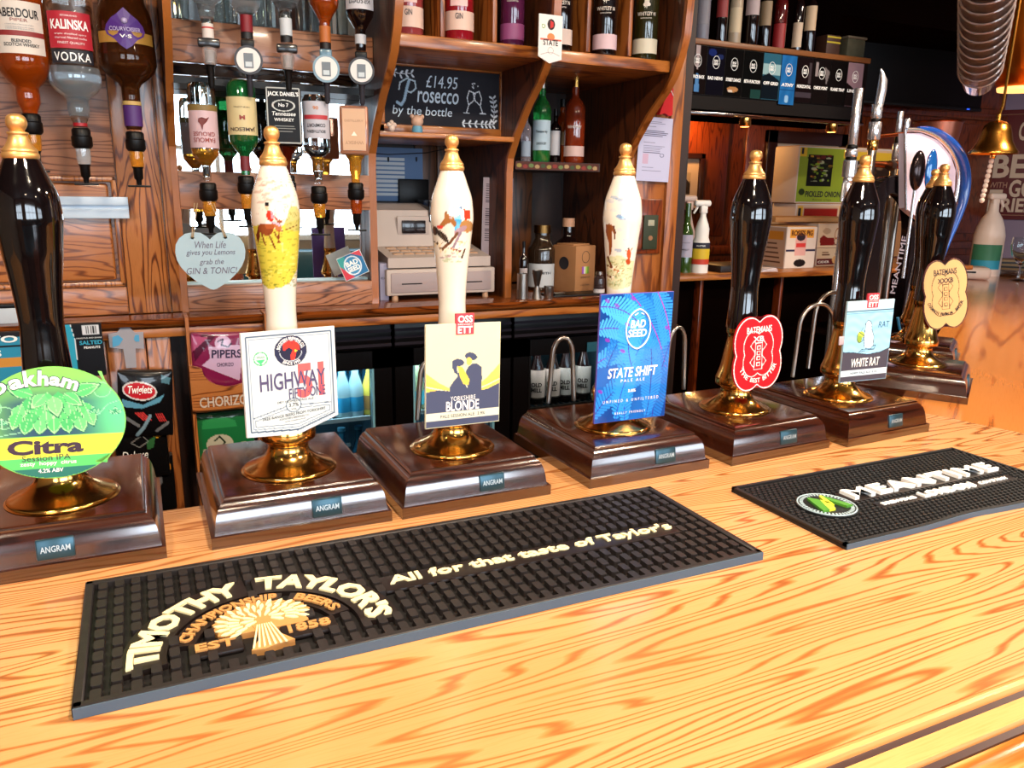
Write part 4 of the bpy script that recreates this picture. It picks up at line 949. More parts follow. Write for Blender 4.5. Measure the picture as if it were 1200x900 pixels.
# ---------------------------------------------------------------- bottles
def dep(p): return (p-CAM).dot(FW)
def lpx(px, Y, pr):
    """axis column, distance and (row, half width) in the photo -> centre, [(radius, height)]"""
    c = P(px[0] if isinstance(px, tuple) else px, pr[len(pr)//2][0], Y)
    out = []
    for py, hw in pr:
        q = P(c.x and px if not isinstance(px, tuple) else px[0], py, Y); out.append((max(.0005, hw*dep(q)/FPX), q.z))
    return c, out
def tint(name, col, rough=.05, trans=1, **k): return mat(name, col, rough, trans=trans, ior=1.35, **k)
AMB = mat('amber_spirit', 'b4480c', .08, 0, .8, trans=.55, ior=1.35); AMBD = mat('dark_spirit', '4a1206', .06, 0, .9, trans=.2, ior=1.35)
GOLD = mat('pale_gold_spirit', 'f0a838', .05, 0, .6, trans=.7, ior=1.3); CLR = mat('clear_spirit', 'dfe8ee', .04, 0, .8, trans=.75, ior=1.33)
DKG = mat('dark_green_glass', '0c2412', .06, 0, .9, trans=.25); BRG = mat('bright_green_glass', '2aa04a', .05, 0, .8, trans=.7); DKB = mat('near_black_glass', '120808', .06, 0, .8)
PINKG = mat('raspberry_gin', 'a81828', .07, 0, .8, trans=.35); PURG = mat('purple_gin', '5a1c44', .07, 0, .8, trans=.2)
def face_of(c): return math.atan2(-c.y, -c.x)
def band(par, c, r, z0, z1, ang, col, fa=None, off=.0006, m_=None, taper=None):
    """curved label patch on a bottle; local frame centred on the axis at z=0"""
    fa = face_of(c) if fa is None else fa; n = max(6, int(ang/8)); v = []; f = []
    r1 = taper or r
    for i in range(n+1):
        a = fa+R(ang)*(i/n-.5)
        v += [((r+off)*math.cos(a), (r+off)*math.sin(a), z0), ((r1+off)*math.cos(a), (r1+off)*math.sin(a), z1)]
    for i in range(n): f.append((2*i, 2*i+2, 2*i+3, 2*i+1))
    return obj('label', M().add(v, f), m_ or mat('label_'+col, col, .5), par, smooth=60, fixn=False)
def ltext(par, c, r, body, z, w_, h_, m_, fa=None, rot=0, off=.0014, **k):
    fa = face_of(c) if fa is None else fa
    tm = text_mesh(body, w_, h_, rot=rot, **k); tm.v = [((r+off)*math.cos(fa+x/r), (r+off)*math.sin(fa+x/r), zz+z) for x, y, zz in tm.v]
    return obj('lettering', tm, m_, par, smooth=0, fixn=False)
def bot(name, label, px, Y, pr, gm, group=None, cat='bottle', liq=None, seg=24):
    c, q = lpx(px, Y, pr); q = q if q[0][1] < q[-1][1] else q[::-1]
    t = thing(name, label, cat, (c.x, c.y, 0), 0, group)
    obj('glass', M().lathe(q, seg), gm, t, smooth=50)
    if liq:
        lm, y0, y1 = liq; z0, z1 = sorted((P(px, y0, Y).z, P(px, y1, Y).z)); rr = [(r, z) for r, z in q if z0 <= z <= z1]
        if len(rr) > 1: obj('liquid', M().lathe([(.0005, rr[0][1])]+[(r*.93, z) for r, z in rr]+[(.0005, rr[-1][1])], seg), lm, t, smooth=50)
    Z = lambda py: P(px, py, Y).z
    sc_ = dep(c)/FPX
    return t, c, Z, sc_
def optic(t, c, Z, sc_, y0, kind='lever', px=0, badge=None):
    """bar optic under an inverted bottle; y0: photo row where it starts. rows scale with the bottle"""
    z = Z(y0); s = 1.0
    B = lambda m, n_, mt: obj(n_, m, mt, t, smooth=40)
    fa = face_of(c); bx, by = math.cos(fa), math.sin(fa)
    if kind == 'lever':
        B(M().lathe([(.0155, z), (.0185, z-.004), (.0185, z-.016), (.0205, z-.018), (.0205, z-.036), (.016, z-.042)][::-1], 20), 'optic_collar', BLACK)
        B(M().lathe([(.0145, z-.042), (.0145, z-.062), (.0125, z-.075)][::-1], 20), 'measure_chamber', badge or CLR)
        B(M().lathe([(.0125, z-.075), (.010, z-.080), (.0095, z-.100), (.006, z-.104), (.005, z-.115)][::-1], 14), 'optic_spout', BLACK)
        B(M().bbox(-.024, .024, -.006, .006, z-.119, z-.1145, .002).bbox(-.004, .004, -.004, .004, z-.115, z-.095, .001).rz(fa+math.pi/2), 'lever_bar', BLACK)
        return
    if kind == 'clamp':
        B(M().bbox(-.023, .023, -.013, .010, z-.020, z-.002, .004).rz(fa+math.pi/2), 'optic_clamp', mat('clamp_black', '1a1a1e', .3, 0, .4))
        B(M().lathe([(.014, z-.020), (.0165, z-.030), (.0125, z-.056)][::-1], 18), 'measure_chamber', THING)
        B(M().lathe([(.0085, z-.026), (.0085, z-.052)][::-1], 14), 'chamber_sleeve', mat('sleeve_white', 'c8c0bc', .5))
        B(M().lathe([(.0115, z-.056), (.008, z-.062), (.0065, z-.098), (.004, z-.104)][::-1], 14), 'optic_spout', BLACK)
    else:
        B(M().bbox(-.014, .014, -.012, .010, z-.016, z, .003).rz(fa+math.pi/2), 'optic_clamp', BLACK if badge != 'blue' else mat('clamp_blue', '5c7c8c', .3, 0, .4))
        disc = lambda r, d0, d1: M().lathe([(r, d0), (r, d1), (.0005, d1)], 32).xf(Matrix.Translation((bx*.012, by*.012, z-.044)) @ Matrix.Rotation(fa, 4, 'Z') @ Matrix.Rotation(R(90), 4, 'Y'))
        B(disc(.0305, .0, .009), 'badge_rim', mat('rim_blue', '7c98a8', .35) if badge == 'blue' else mat('rim_dark', '34343a', .35))
        bd = B(disc(.0255, .008, .0098), 'badge_disc', mat('badge_cream', 'dcd8d4', .5))
        B(M().box(.0100, .0108, -.010, .010, -.017, .014).xf(Matrix.Translation((bx*.012, by*.012, z-.044)) @ Matrix.Rotation(fa, 4, 'Z')), 'badge_picture', mat('pic_grey', '6c747c', .4))
        B(M().box(.0106, .0113, -.007, .007, -.014, -.004).xf(Matrix.Translation((bx*.012, by*.012, z-.044)) @ Matrix.Rotation(fa, 4, 'Z')), 'badge_picture', mat('pic_pale', 'c4ccd0', .4))
        B(M().lathe([(.0095, z-.072), (.007, z-.078), (.0062, z-.115), (.004, z-.12)][::-1], 14), 'optic_spout', mat('spout_grey', '3c3c44', .25, .5))
# three big bottles
g = 'large upside-down bottles on optics'
t, c, Z, s_ = bot('spirit_bottle', 'upside-down amber whisky bottle with cream label at far left', 31, 2.0, [(-30, 27), (-14, 28), (20, 28), (60, 28.5), (70, 29), (78, 28.5), (88, 25), (97, 18), (103, 12), (112, 12.5), (121, 12), (128, 9), (131, 8), (152, 7.5)], AMB, g, liq=(AMBD, 66, 100))
r = 28.5*s_
band(t, c, r, Z(67), Z(7), 105, 'd8ccc0'); IB = mat('ink_black', '141014', .5)
ltext(t, c, r, 'ABERDOUR', Z(21), .074, .017, IB, bold=.02); ltext(t, c, r, 'PIPER', Z(29), .030, .006, mat('ink_brick', '8c3428', .5))
band(t, c, r, Z(47), Z(41), 104, '8a2c2c', off=.001); ltext(t, c, r, 'BLENDED', Z(52.5), .034, .006, IB, bold=.02); ltext(t, c, r, 'SCOTCH WHISKY', Z(57), .064, .0065, IB, bold=.02)
for k, y in enumerate((34, 37, 39)): ltext(t, c, r, 'a smooth blend of fine scotch whiskies', Z(y), .05, .0028, mat('ink_grey', '8c8c94', .5))
optic(t, c, Z, s_, 133, badge=GOLD)
t, c, Z, s_ = bot('spirit_bottle', 'upside-down clear vodka bottle with red label, second from left', 89, 2.0, [(-30, 25), (-10, 26.5), (10, 27), (20, 27), (60, 26.5), (74, 26), (80, 27), (90, 28), (100, 27), (108, 22), (114, 14), (118, 11.5), (128, 12), (136, 10.5), (143, 7.5), (158, 7.5)], GLASS, g, liq=(CLR, 78, 140))
r = 26.8*s_
band(t, c, r, Z(61), Z(19), 104, 'b02030'); ltext(t, c, r, 'KALINSKA', Z(34), .072, .019, WPAINT, bold=.03)
ltext(t, c, r, 'ESTABLISHED', Z(24), .03, .003, WPAINT); ltext(t, c, r, 'triple distilled spirit', Z(45), .06, .004, WPAINT); ltext(t, c, r, 'charcoal filtered vodka', Z(49), .06, .004, WPAINT); ltext(t, c, r, 'FINEST QUALITY', Z(55), .05, .005, WPAINT)
band(t, c, r, Z(78), Z(62.5), 100, '201c24'); ltext(t, c, r, 'VODKA', Z(70.5), .070, .017, WPAINT, bold=.01, space=1.15)
obj('neck_band', M().lathe([(7.8*s_, Z(148)), (7.8*s_, Z(144))], 18), mat('cap_red', 'a01820', .4), t)
optic(t, c, Z, s_, 150, badge=CLR)
t, c, Z, s_ = bot('spirit_bottle', 'upside-down dark brandy bottle with purple diamond label, third from left', 151, 2.0, [(-30, 20), (5, 24), (15, 28), (25, 30), (50, 30.5), (66, 31), (76, 31), (84, 28), (92, 21), (98, 13), (103, 10), (122, 9.5), (124, 10), (148, 9.5), (152, 8)], mat('brandy_glass', '6a3818', .03, trans=.8, ior=1.4), g, liq=(AMBD, 66, 98))
r = 30.4*s_
band(t, c, r, Z(55), Z(42), 130, 'a87c34')
dm = [(0, 24), (7, 17), (14, 12), (20, 5), (22, -1), (20, -6), (12, -11), (6, -18), (0, -22)]; dm = dm+[(-a, b) for a, b in dm[::-1][1:-1]]
fa = face_of(c); rr_ = 31*s_
mm = M(); mm.add([((r+.0015)*math.cos(fa+x*s_*.98/r), (r+.0015)*math.sin(fa+x*s_*.98/r), Z(40)+y*s_*.95) for x, y in dm]+[((r+.004)*math.cos(fa), (r+.004)*math.sin(fa), Z(40))], [(i, (i+1) % len(dm), len(dm)) for i in range(len(dm))])
obj('label', mm, mat('label_purple', '4c2478', .4), t, smooth=0, label='purple diamond-shaped label')
ltext(t, c, r+.002, 'COURVOISIER', Z(40), .058, .008, mat('ink_lilac', 'b8a8cc', .5), bold=.01, off=.0035); ltext(t, c, r+.002, 'V·S', Z(48), .022, .007, WPAINT, bold=.02, off=.0035)
obj('emblem', M().sphere(((r+.004)*math.cos(fa), (r+.004)*math.sin(fa), Z(30.5)), .006, 10, 8), mat('ink_lilac', 'b8a8cc', .5), t)
band(t, c, 9.8*s_, Z(148), Z(124), 358, '4a2468'); band(t, c, 9.9*s_, Z(123.5), Z(119), 358, 'b89858')
optic(t, c, Z, s_, 154, badge=GOLD)
# upper row in the mirror bay
g = 'upside-down bottles on the upper optics rail'
t, c, Z, s_ = bot('spirit_bottle', 'leftmost upper-rail bottle, clear glass with white red-ringed collar', 242, 1.96, [(-60, 20), (-12, 20), (0, 17), (6, 10), (14, 9.5), (20, 8), (27, 6), (45, 6)], GLASS, g, liq=(CLR, -50, 26))
band(t, c, 6.2*s_, Z(45), Z(28), 358, 'd8ccc4'); band(t, c, 6.3*s_, Z(34), Z(32), 358, 'b83030'); optic(t, c, Z, s_, 44, 'clamp')
t, c, Z, s_ = bot('spirit_bottle', 'second upper-rail bottle, clear with a red neck sleeve', 288, 1.96, [(-60, 18), (-2, 18), (8, 16), (16, 10), (18, 6.5), (46, 6.5)], GLASS, g, liq=(CLR, -50, 17))
band(t, c, 6.7*s_, Z(38), Z(18), 358, '7c1420'); band(t, c, 6.6*s_, Z(46), Z(38.5), 358, '141014'); optic(t, c, Z, s_, 47, 'disc')
t, c, Z, s_ = bot('spirit_bottle', 'middle upper-rail bottle, clear with a white collar', 334, 1.96, [(-60, 18), (-4, 18), (4, 15), (10, 8), (20, 6.5), (50, 6.5)], GLASS, g, liq=(CLR, -50, 9))
band(t, c, 6.7*s_, Z(42), Z(22), 358, 'c8ccd0'); band(t, c, 6.6*s_, Z(50), Z(43), 358, '141014'); optic(t, c, Z, s_, 51, 'clamp')
t, c, Z, s_ = bot('spirit_bottle', 'fourth upper-rail bottle, amber rum with an orange neck label', 380, 1.96, [(-60, 17), (2, 17), (8, 16), (18, 10), (24, 7), (28, 6), (58, 6)], AMB, g, liq=(AMBD, -50, 18))
band(t, c, 6.3*s_, Z(50), Z(31), 358, 'b4642c'); band(t, c, 6.2*s_, Z(58), Z(50.5), 358, '180c0c'); optic(t, c, Z, s_, 58, 'disc', badge='blue')
t, c, Z, s_ = bot('spirit_bottle', 'rightmost upper-rail bottle, black liqueur with white script label', 422, 1.96, [(-60, 17), (10, 17), (20, 15), (30, 9), (36, 6), (60, 6)], DKB, g)
band(t, c, 17*s_, Z(14), Z(-4), 130, 'c8c4c8'); ltext(t, c, 17*s_, 'vaspen', Z(4), .05, .014, IB, rot=math.pi, shear=.3); band(t, c, 6.3*s_, Z(52), Z(41), 358, 'c0c0c4'); optic(t, c, Z, s_, 61, 'disc')
# glasses standing on the upper rail behind
gl = mat('tumbler_glass', 'e8f0f0', .03, trans=.95)
for k, (px, w_) in enumerate(((216, 8), (258, 9), (272, 9), (308, 8), (322, 8), (358, 8), (372, 8), (402, 8))):
    a = P(px, 30+ (px-210)*.1, 2.085); hw = w_*dep(a)/FPX
    o = obj('highball_glass', M().lathe([(.0005, 0), (hw*.8, 0), (hw, .14), (hw*.93, .14), (hw*.75, .006), (.0005, .006)], 16), gl); o.location = (a.x, 2.09, 1.913)
    tag(o, 'tall clear glass behind the upper optics rail, %s from the left' % ('first','second','third','fourth','fifth','sixth','seventh','eighth')[k], 'glass', 'tall glasses behind the upper rail')
# lower row
g = 'upside-down bottles on the lower optics rail'
t, c, Z, s_ = bot('spirit_bottle', 'lower-rail whisky bottle with a bird on its pale label, leftmost', 241, 2.0, [(98, 13), (104, 15.5), (125, 16), (175, 15.5), (182, 14.5), (190, 8), (194, 5), (212, 4.5)], GLASS, g, liq=(GOLD, 172, 195))
r = 16*s_; band(t, c, r, Z(174), Z(131), 150, 'c8a8ac'); band(t, c, r, Z(131), Z(124), 170, '7c6434')
band(t, c, r, Z(131), Z(150), 110, 'b89490', off=.0009) if False else None
fa = face_of(c)
mm = M(); bd = [(-1, 4), (2.5, 3), (5.5, 4.5), (3, 0), (0, -3), (-1.2, -8), (-2.4, -3), (-4.5, 0), (-4, 3)]; mm.add([((r+.0016)*math.cos(fa+x*s_*1.2/r), (r+.0016)*math.sin(fa+x*s_*1.2/r), Z(144)+y*s_*1.2) for x, y in bd], [tuple(range(len(bd)))])
obj('label_bird', mm, mat('ink_bird', '6c2420', .5), t, smooth=0)
ltext(t, c, r, 'FAMOUS', Z(165), .048, .010, mat('ink_brick', '8c3428', .5), rot=math.pi, bold=.01); ltext(t, c, r, 'GROUSE', Z(158), .048, .009, mat('ink_brick', '8c3428', .5), rot=math.pi, bold=.01)
optic(t, c, Z, s_, 214, badge=GOLD)
t, c, Z, s_ = bot('spirit_bottle', 'lower-rail green whiskey bottle with cream label', 286, 2.0, [(94, 10), (98, 14), (104, 16.5), (165, 16.5), (172, 13), (180, 6.5), (186, 5), (205, 5)], mat('irish_green_glass', '1c6a34', .05, 0, .8, trans=.5), g, liq=(DKG, 118, 178))
r = 16.6*s_; band(t, c, r, Z(159), Z(115), 150, 'ccb888'); ltext(t, c, r, 'JAMESON', Z(152), .058, .011, mat('ink_umber', '3c2420', .5), rot=math.pi, bold=.02)
ltext(t, c, r, 'M', Z(139), .012, .010, mat('ink_brick', '8c3428', .5), bold=.05); ltext(t, c, r, 'FINEST IRISH', Z(127), .034, .003, IB); band(t, c, 5.4*s_, Z(200), Z(178), 358, '6c1c24'); optic(t, c, Z, s_, 206, badge=GOLD)
# square black-label bottle
c = P(333, 140, 2.0); Z = lambda py: P(333, py, 2.0).z; s_ = dep(c)/FPX
t = thing('spirit_bottle', 'lower-rail square whiskey bottle with big black and white label', 'bottle', (c.x, c.y, 0), 0, g); a_ = face_of(c)+math.pi/2
sq = M(); sq.bbox(-20*s_, 20*s_, -.034, .034, Z(172), Z(104), .006, 3); sq.rz(a_); obj('glass', sq, mat('black_label_glass', '1c0c0a', .05, 0, .8, trans=.2), t)
obj('neck', M().lathe([(4.5*s_, Z(205)), (5, 0) and (5*s_, Z(190)), (8*s_, Z(181)), (15*s_, Z(171.5))], 20), AMBD, t)
cv = Canvas(38, 62, 60, '0c0c10'); cv.line([(1, 1), (37, 1), (37, 61), (1, 61)], .8, 'b8b8b4', closed=True); cv.ring(19, 20, 12, 6, 1, 'c8c8c4'); cv.rect(8, 42, 30, 43, '9c9c98'); cv.rect(7, 45, 31, 45.6, '9c9c98'); cv.rect(10, 48, 28, 48.6, '9c9c98')
p = plate('label', cv, 38*s_, 62*s_, .0006, t, ((.0352)*math.cos(face_of(c)), .0352*math.sin(face_of(c)), Z(137)), (0, 0, a_), bmat=INK); q = .5*s_
for body, y, w_, h_ in (('JACK', 125, 12, 6), ): pass
ltp = lambda body, dy, w_, h_, **k: lettering(p, body, -w_*q, w_*q, (dy-h_)*q, (dy+h_)*q, WPAINT, **k)
ltp("JACK DANIEL'S", 46, 34, 6, bold=.03); ltp('No 7', 23, 11, 4, bold=.02); ltp('Tennessee', 4, 26, 4.5, shear=.2, bold=.01); ltp('WHISKEY', -9, 22, 3.5, bold=.01)
optic(t, c, Z, s_, 205, badge=GOLD)
t, c, Z, s_ = bot('spirit_bottle', 'lower-rail clear liqueur bottle with silver label and red crest', 372, 2.0, [(112, 12), (118, 15), (165, 15), (172, 16), (178, 14), (184, 8), (190, 6.5), (200, 6.5), (206, 4.5), (216, 4.5)], GLASS, g, liq=(GOLD, 182, 202))
r = 15.4*s_; band(t, c, r, Z(163), Z(120), 150, 'b8b4bc'); band(t, c, r, Z(141), Z(136), 110, 'b03038', off=.001); ltext(t, c, r, 'SOUTHERN', Z(155), .044, .007, IB, rot=math.pi, bold=.02); ltext(t, c, r, 'COMFORT', Z(148), .044, .008, IB, rot=math.pi, bold=.02); ltext(t, c, r, '90', Z(128), .012, .008, mat('ink_orange', 'c87838', .5), bold=.02)
optic(t, c, Z, s_, 218, badge=GOLD)
c = P(415, 155, 2.0); Z = lambda py: P(415, py, 2.0).z; s_ = dep(c)/FPX
t = thing('spirit_bottle', 'lower-rail square bottle with peach label and pink spirit, rightmost', 'bottle', (c.x, c.y, 0), 0, g); a_ = face_of(c)+math.pi/2
obj('glass', M().bbox(-16.5*s_, 16.5*s_, -.030, .030, Z(182), Z(125), .006, 3).rz(a_), mat('peach_glass', 'd89878', .06, trans=.6), t)
obj('liquid', M().bbox(-14.5*s_, 14.5*s_, -.026, .026, Z(180), Z(150), .004, 2).rz(a_), mat('peach_spirit', 'c87444', .1, trans=.4), t)
obj('neck', M().lathe([(4.5*s_, Z(222)), (5*s_, Z(207)), (7*s_, Z(200)), (7.5*s_, Z(188)), (12*s_, Z(181.5))], 20), GOLD, t)
p = plate('label', Canvas(26, 46, 12, 'd0a888'), 26*s_, 46*s_, .0006, t, (.0312*math.cos(face_of(c)), .0312*math.sin(face_of(c)), Z(153)), (0, 0, a_), bmat=PAPER)
lettering(p, 'DISTILLERY', -.022, .022, .018, .023, mat('ink_tan', 'a07858', .5)); lettering(p, 'WHISKY', -.022, .022, -.034, -.026, mat('ink_tan', 'a07858', .5), rot=math.pi); obj('label_mark', M().prism([(-.007, -.014), (.007, -.014), (0, -.004)], -.001, 0), mat('ink_cream', 'f0e4d0', .5), p)
optic(t, c, Z, s_, 214, badge=AMB)

# heart sign
c = P(248, 306, 1.93); s_ = dep(c)/FPX
t = thing('heart_sign', 'pale blue wooden heart sign hanging by twine from the optics', 'sign', c)
hh = [(0, .74), (.10, .86), (.25, .97), (.45, 1.0), (.68, .95), (.86, .80), (.97, .58), (1.0, .32), (.97, .06), (.88, -.18), (.72, -.42), (.50, -.66), (.28, -.84), (.10, -.97), (0, -1.0)]
hp = [(x*38.5*s_, y*33.5*s_) for x, y in hh]+[(-x*38.5*s_, y*33.5*s_) for x, y in hh[::-1][1:-1]]
HB = mat('heart_blue', 'a8c0cc', .6, noise=.08); hb = obj('heart_board', M().prism(hp, 0, .006), HB, t, smooth=30)
hi = mat('ink_slate', '6c6478', .6)
for body, y, w_, h_ in (('When Life', 19, 34, 8), ('gives you Lemons', 9.5, 54, 8), ('grab the', -1.5, 27, 8), ('GIN & TONIC!', -11, 56, 7.5)):
    lettering(hb, body, -w_/2*s_, w_/2*s_, (y-h_/2)*s_, (y+h_/2)*s_, hi, shear=.25)
TW = mat('twine', 'b09470', .9)
for sx, tx in ((-19, -12), (17, 6)):
    obj('hole_peg', M().lathe([(.004, -.0022), (.004, .0)], 10).xf(Matrix.Translation((sx*s_, 0, 27.5*s_)) @ Matrix.Rotation(R(90), 4, 'X')), mat('copper_peg', 'b07850', .5), t)
    for d_ in (-.0015, .0015): obj('twine_strand', M().tube([(sx*s_+d_, -.003, 27.5*s_), (tx*s_+d_*2, .01, 66*s_)], .0011, 5), TW, t)
# beer mat leaning in the mirror corner
c = P(413.5, 311, YF-.012); s_ = dep(c)/FPX
cv = Canvas(30, 28, 60, '2a6ea0'); cv.poly([(0, 0), (10, 0), (0, 22)], '3a9c98'); cv.poly([(0, 10), (12, 28), (0, 28)], 'c83848'); cv.poly([(18, 0), (30, 0), (30, 8)], 'c84450'); cv.ring(15, 14, 10, 11, 1.6, 'd8e4ec'); cv.ell(15, 14, 9, 10, '4a98c4', .6)
o = obj('beer_mat', M().box(-15*s_, 15*s_, 0, .002, -14*s_, 14*s_), WHITE); o.location = c; o.rotation_euler = (R(-4), R(-22), 0); tag(o, 'blue and red square beer mat standing in the mirror corner', 'beer mat')
obj('print', canvas_mesh(cv, 29*s_, 27*s_, lambda u, v: (u, -.0005, v)), PRINT, o)
for b_, y in (('BAD', 3.2), ('SEED', -3.6)): lettering(o, b_, -7.5*s_, 7.5*s_, (y-3)*s_, (y+3)*s_, WPAINT, bold=.05)

# gin bottles in the pigeonholes
g = 'gin bottles in the pigeonholes of the top shelf'
SH = 1.904
def shelf_bottle(px, base, Y, hw, z0, gm, lab, bands, texts, cap=BLACK, h=.28, group=None, name='gin_bottle', fr=.62, seg=20, nk=.35):
    c = P(px, base, Y); s_ = dep(c)/FPX; r = hw*s_
    t = thing(name, lab, 'bottle', (c.x, c.y, z0), 0, group)
    obj('glass', M().lathe([(r*.9, 0), (r, .006), (r, h*fr), (r*.95, h*(fr+.04)), (r*.75, h*(fr+.09)), (r*nk*1.15, h*(fr+.14)), (r*nk, h*(fr+.18)), (r*nk, h*.9)], seg), gm, t, smooth=50)
    obj('cap', M().lathe([(r*nk*1.12, h*.88), (r*nk*1.12, h)], 14), cap, t)
    for z_0, z_1, ang, col in bands: band(t, c, r, z_0*h, z_1*h, ang, col)
    for body, z_, w_, h_, m_ in texts: ltext(t, c, r, body, z_*h, w_*r, h_*h, m_, bold=.02)
    return t
GI = mat('ink_graphite', '443c40', .5); BW = mat('ink_bone', 'd0c4b8', .5)
shelf_bottle(479, 37, 1.965, 17, SH, mat('blush_gin', 'b84a4c', .06, 0, .8, trans=.45), 'pink gin bottle with wide cream label, first pigeonhole', [(.07, .24, 170, 'd8b8a8'), (.27, .6, 70, 'e0b8b4')], [('GIN', .19, .5, .05, GI)], group=g, h=.27)
shelf_bottle(538, 44, 1.965, 17, SH, PINKG, 'deep red gin bottle with wide cream label, second pigeonhole', [(.09, .25, 170, 'd8b8a8'), (.29, .6, 70, 'e0b8b4')], [('GIN', .205, .5, .05, GI)], group=g, h=.27)
for px, by, gm, lab, bc, extra in ((600, 50, PURG, 'dark gin bottle with a mauve band, third pigeonhole', '8c4474', ''), (656, 57, DKB, 'dark gin bottle half hidden behind the hanging white card', 'c8b4ac', ''), (708, 62, DKB, 'dark gin bottle with pale pink band, right of the hanging card', 'd0b4bc', ''), (755, 67, mat('olive_gin', '2c2a10', .07, 0, .8, trans=.25), 'dark gin bottle with pale band over yellow-green base, last pigeonhole', 'cfc8b4', '')):
    t = shelf_bottle(px, by, 1.965, 14.2, SH, gm, lab, [(.06, .20, 150, bc)], [('WHITLEY N', .43, 1.5, .035, BW), ('HANDCRAFTED', .39, .9, .012, BW)], group=g, h=.27)
    c = Vector(t.location); r_ = 14.2*dep(P(px, by, 1.965))/FPX; fa = face_of(c)
    tr = [(0, -.008), (.0015, 0), (.008, .0), (.010, .005), (.006, .010), (.007, .014), (0, .018), (-.007, .014), (-.006, .010), (-.010, .005), (-.008, 0), (-.0015, 0)]
    obj('label_tree', M().add([((r_+.0012)*math.cos(fa+x/r_), (r_+.0012)*math.sin(fa+x/r_), .135+z) for x, z in tr], [tuple(range(len(tr)))]), BW, t, smooth=0, fixn=False)
# hanging white pump clip
c = P(645, 46, 1.835); s_ = dep(c)/FPX
cv = Canvas(31, 53, 62, 'e4dcd8'); cv.ell(16, 10.5, 5, 6, '2c1c20'); cv.poly([(15, 6), (19, 8), (19, 13), (15, 15)], 'c02c2c'); cv.ell(16, 24, 5, 4, 'd8804c'); cv.line([(3, 27), (29, 27)], 2.2, 'c86454'); cv.ring(6, 13, 2, 2, .8, '6c9c4c'); cv.line([(3, 44), (13, 41), (19, 41), (28, 44)], .7, '8c8488'); cv.ring(16, 39, 3.6, 3.6, .6, '9c9498')
out = [(0, 0), (31, 0), (31, 48), (15, 53), (0, 46)]
o = obj('hanging_card', M().prism([(x*s_-15.5*s_, 26.5*s_-y*s_) for x, y in out], 0, .003), WHITE, smooth=0); o.location = c; tag(o, 'white pointed pump clip pinned to the front of the gin shelf', 'sign')
obj('print', canvas_mesh(cv, 31*s_, 53*s_, lambda u, v: (u, -.0006, v), out), PRINT, o); lettering(o, 'STATE', -9.5*s_, 10*s_, -7*s_, -.5*s_, IB, bold=.02, off=.0012)
obj('clip_spring', M().bbox(-.004, .004, .002, .05, .034, .040, .001), BLACK, o)

# chalkboard
YB_ = 2.17
a = P(457, 72, YB_); c = P(518, 117, YB_); s_ = dep(c)/FPX
bx0 = P(440, 120, YB_).x; bx1 = P(594, 120, YB_).x; bz0 = 1.696; bz1 = P(520, 76, YB_).z+.012
t = thing('chalkboard', 'framed chalkboard with white hand lettering standing on the small shelf', 'chalkboard', ((bx0+bx1)/2, YB_, bz0)); bw = (bx1-bx0)/2; bh = bz1-bz0; fwid = .024
for m_ in (M().bbox(-bw, bw, -.008, .014, 0, fwid, .004), M().bbox(-bw, bw, -.008, .014, bh-fwid, bh, .004), M().bbox(-bw, -bw+fwid, -.008, .014, 0, bh, .004), M().bbox(bw-fwid, bw, -.008, .014, 0, bh, .004)): obj('frame_rail', m_, SHELFW, t)
w_, h_ = 2*bw-2*fwid, bh-2*fwid
cv = Canvas(120, 120*h_/w_, 200, '26262c'); HH = cv.H
sk = lambda k, f_: (k*(cv.W/100), f_*HH/100)
def vine(pts, n, s1=1):
    for i in range(len(pts)-1): cv.line([pts[i], pts[i+1]], .7, 'd0d8e0')
    for k in range(n):
        u = k/(n-1)*(len(pts)-1.001); i = int(u); f_ = u-i; x = pts[i][0]*(1-f_)+pts[i+1][0]*f_; y = pts[i][1]*(1-f_)+pts[i+1][1]*f_
        dx, dy = pts[i+1][0]-pts[i][0], pts[i+1][1]-pts[i][1]; a_ = math.atan2(dy, dx)
        for sg in (1, -1): cv.ell(x+2.6*math.cos(a_+sg*.9), y+2.6*math.sin(a_+sg*.9), 2.1, .9, 'd0d8e0', rot=a_+sg*.9)
vine([(3, 4), (16, 7), (27, 6)], 5); vine([(80, HH-4), (100, HH-4), (113, HH-4)], 7); vine([(114, HH-6), (115, HH-18), (113, HH-29)], 6)
for ox, an in ((88, .3), (98, -.35)):
    cr, sr = math.cos(an), math.sin(an); q = [(ox+x*cr-y*sr, HH*.52+x*sr+y*cr) for x, y in ((-3.4, -9), (-3.6, -2), (0, 4), (3.6, -2), (3.4, -9))]; cv.line(q, .9, 'dfe6ec', closed=True)
    cv.line([(ox-4*sr, HH*.52+4*cr), (ox-12*sr, HH*.52+12*cr)], .9, 'dfe6ec'); cv.line([(ox-12*sr-3, HH*.52+12*cr), (ox-12*sr+3, HH*.52+12*cr)], 1, 'dfe6ec')
for k in range(7): cv.ell(94+rs.uniform(-4, 4), HH*.26+rs.uniform(-4, 2), .6, .6, 'dfe6ec')
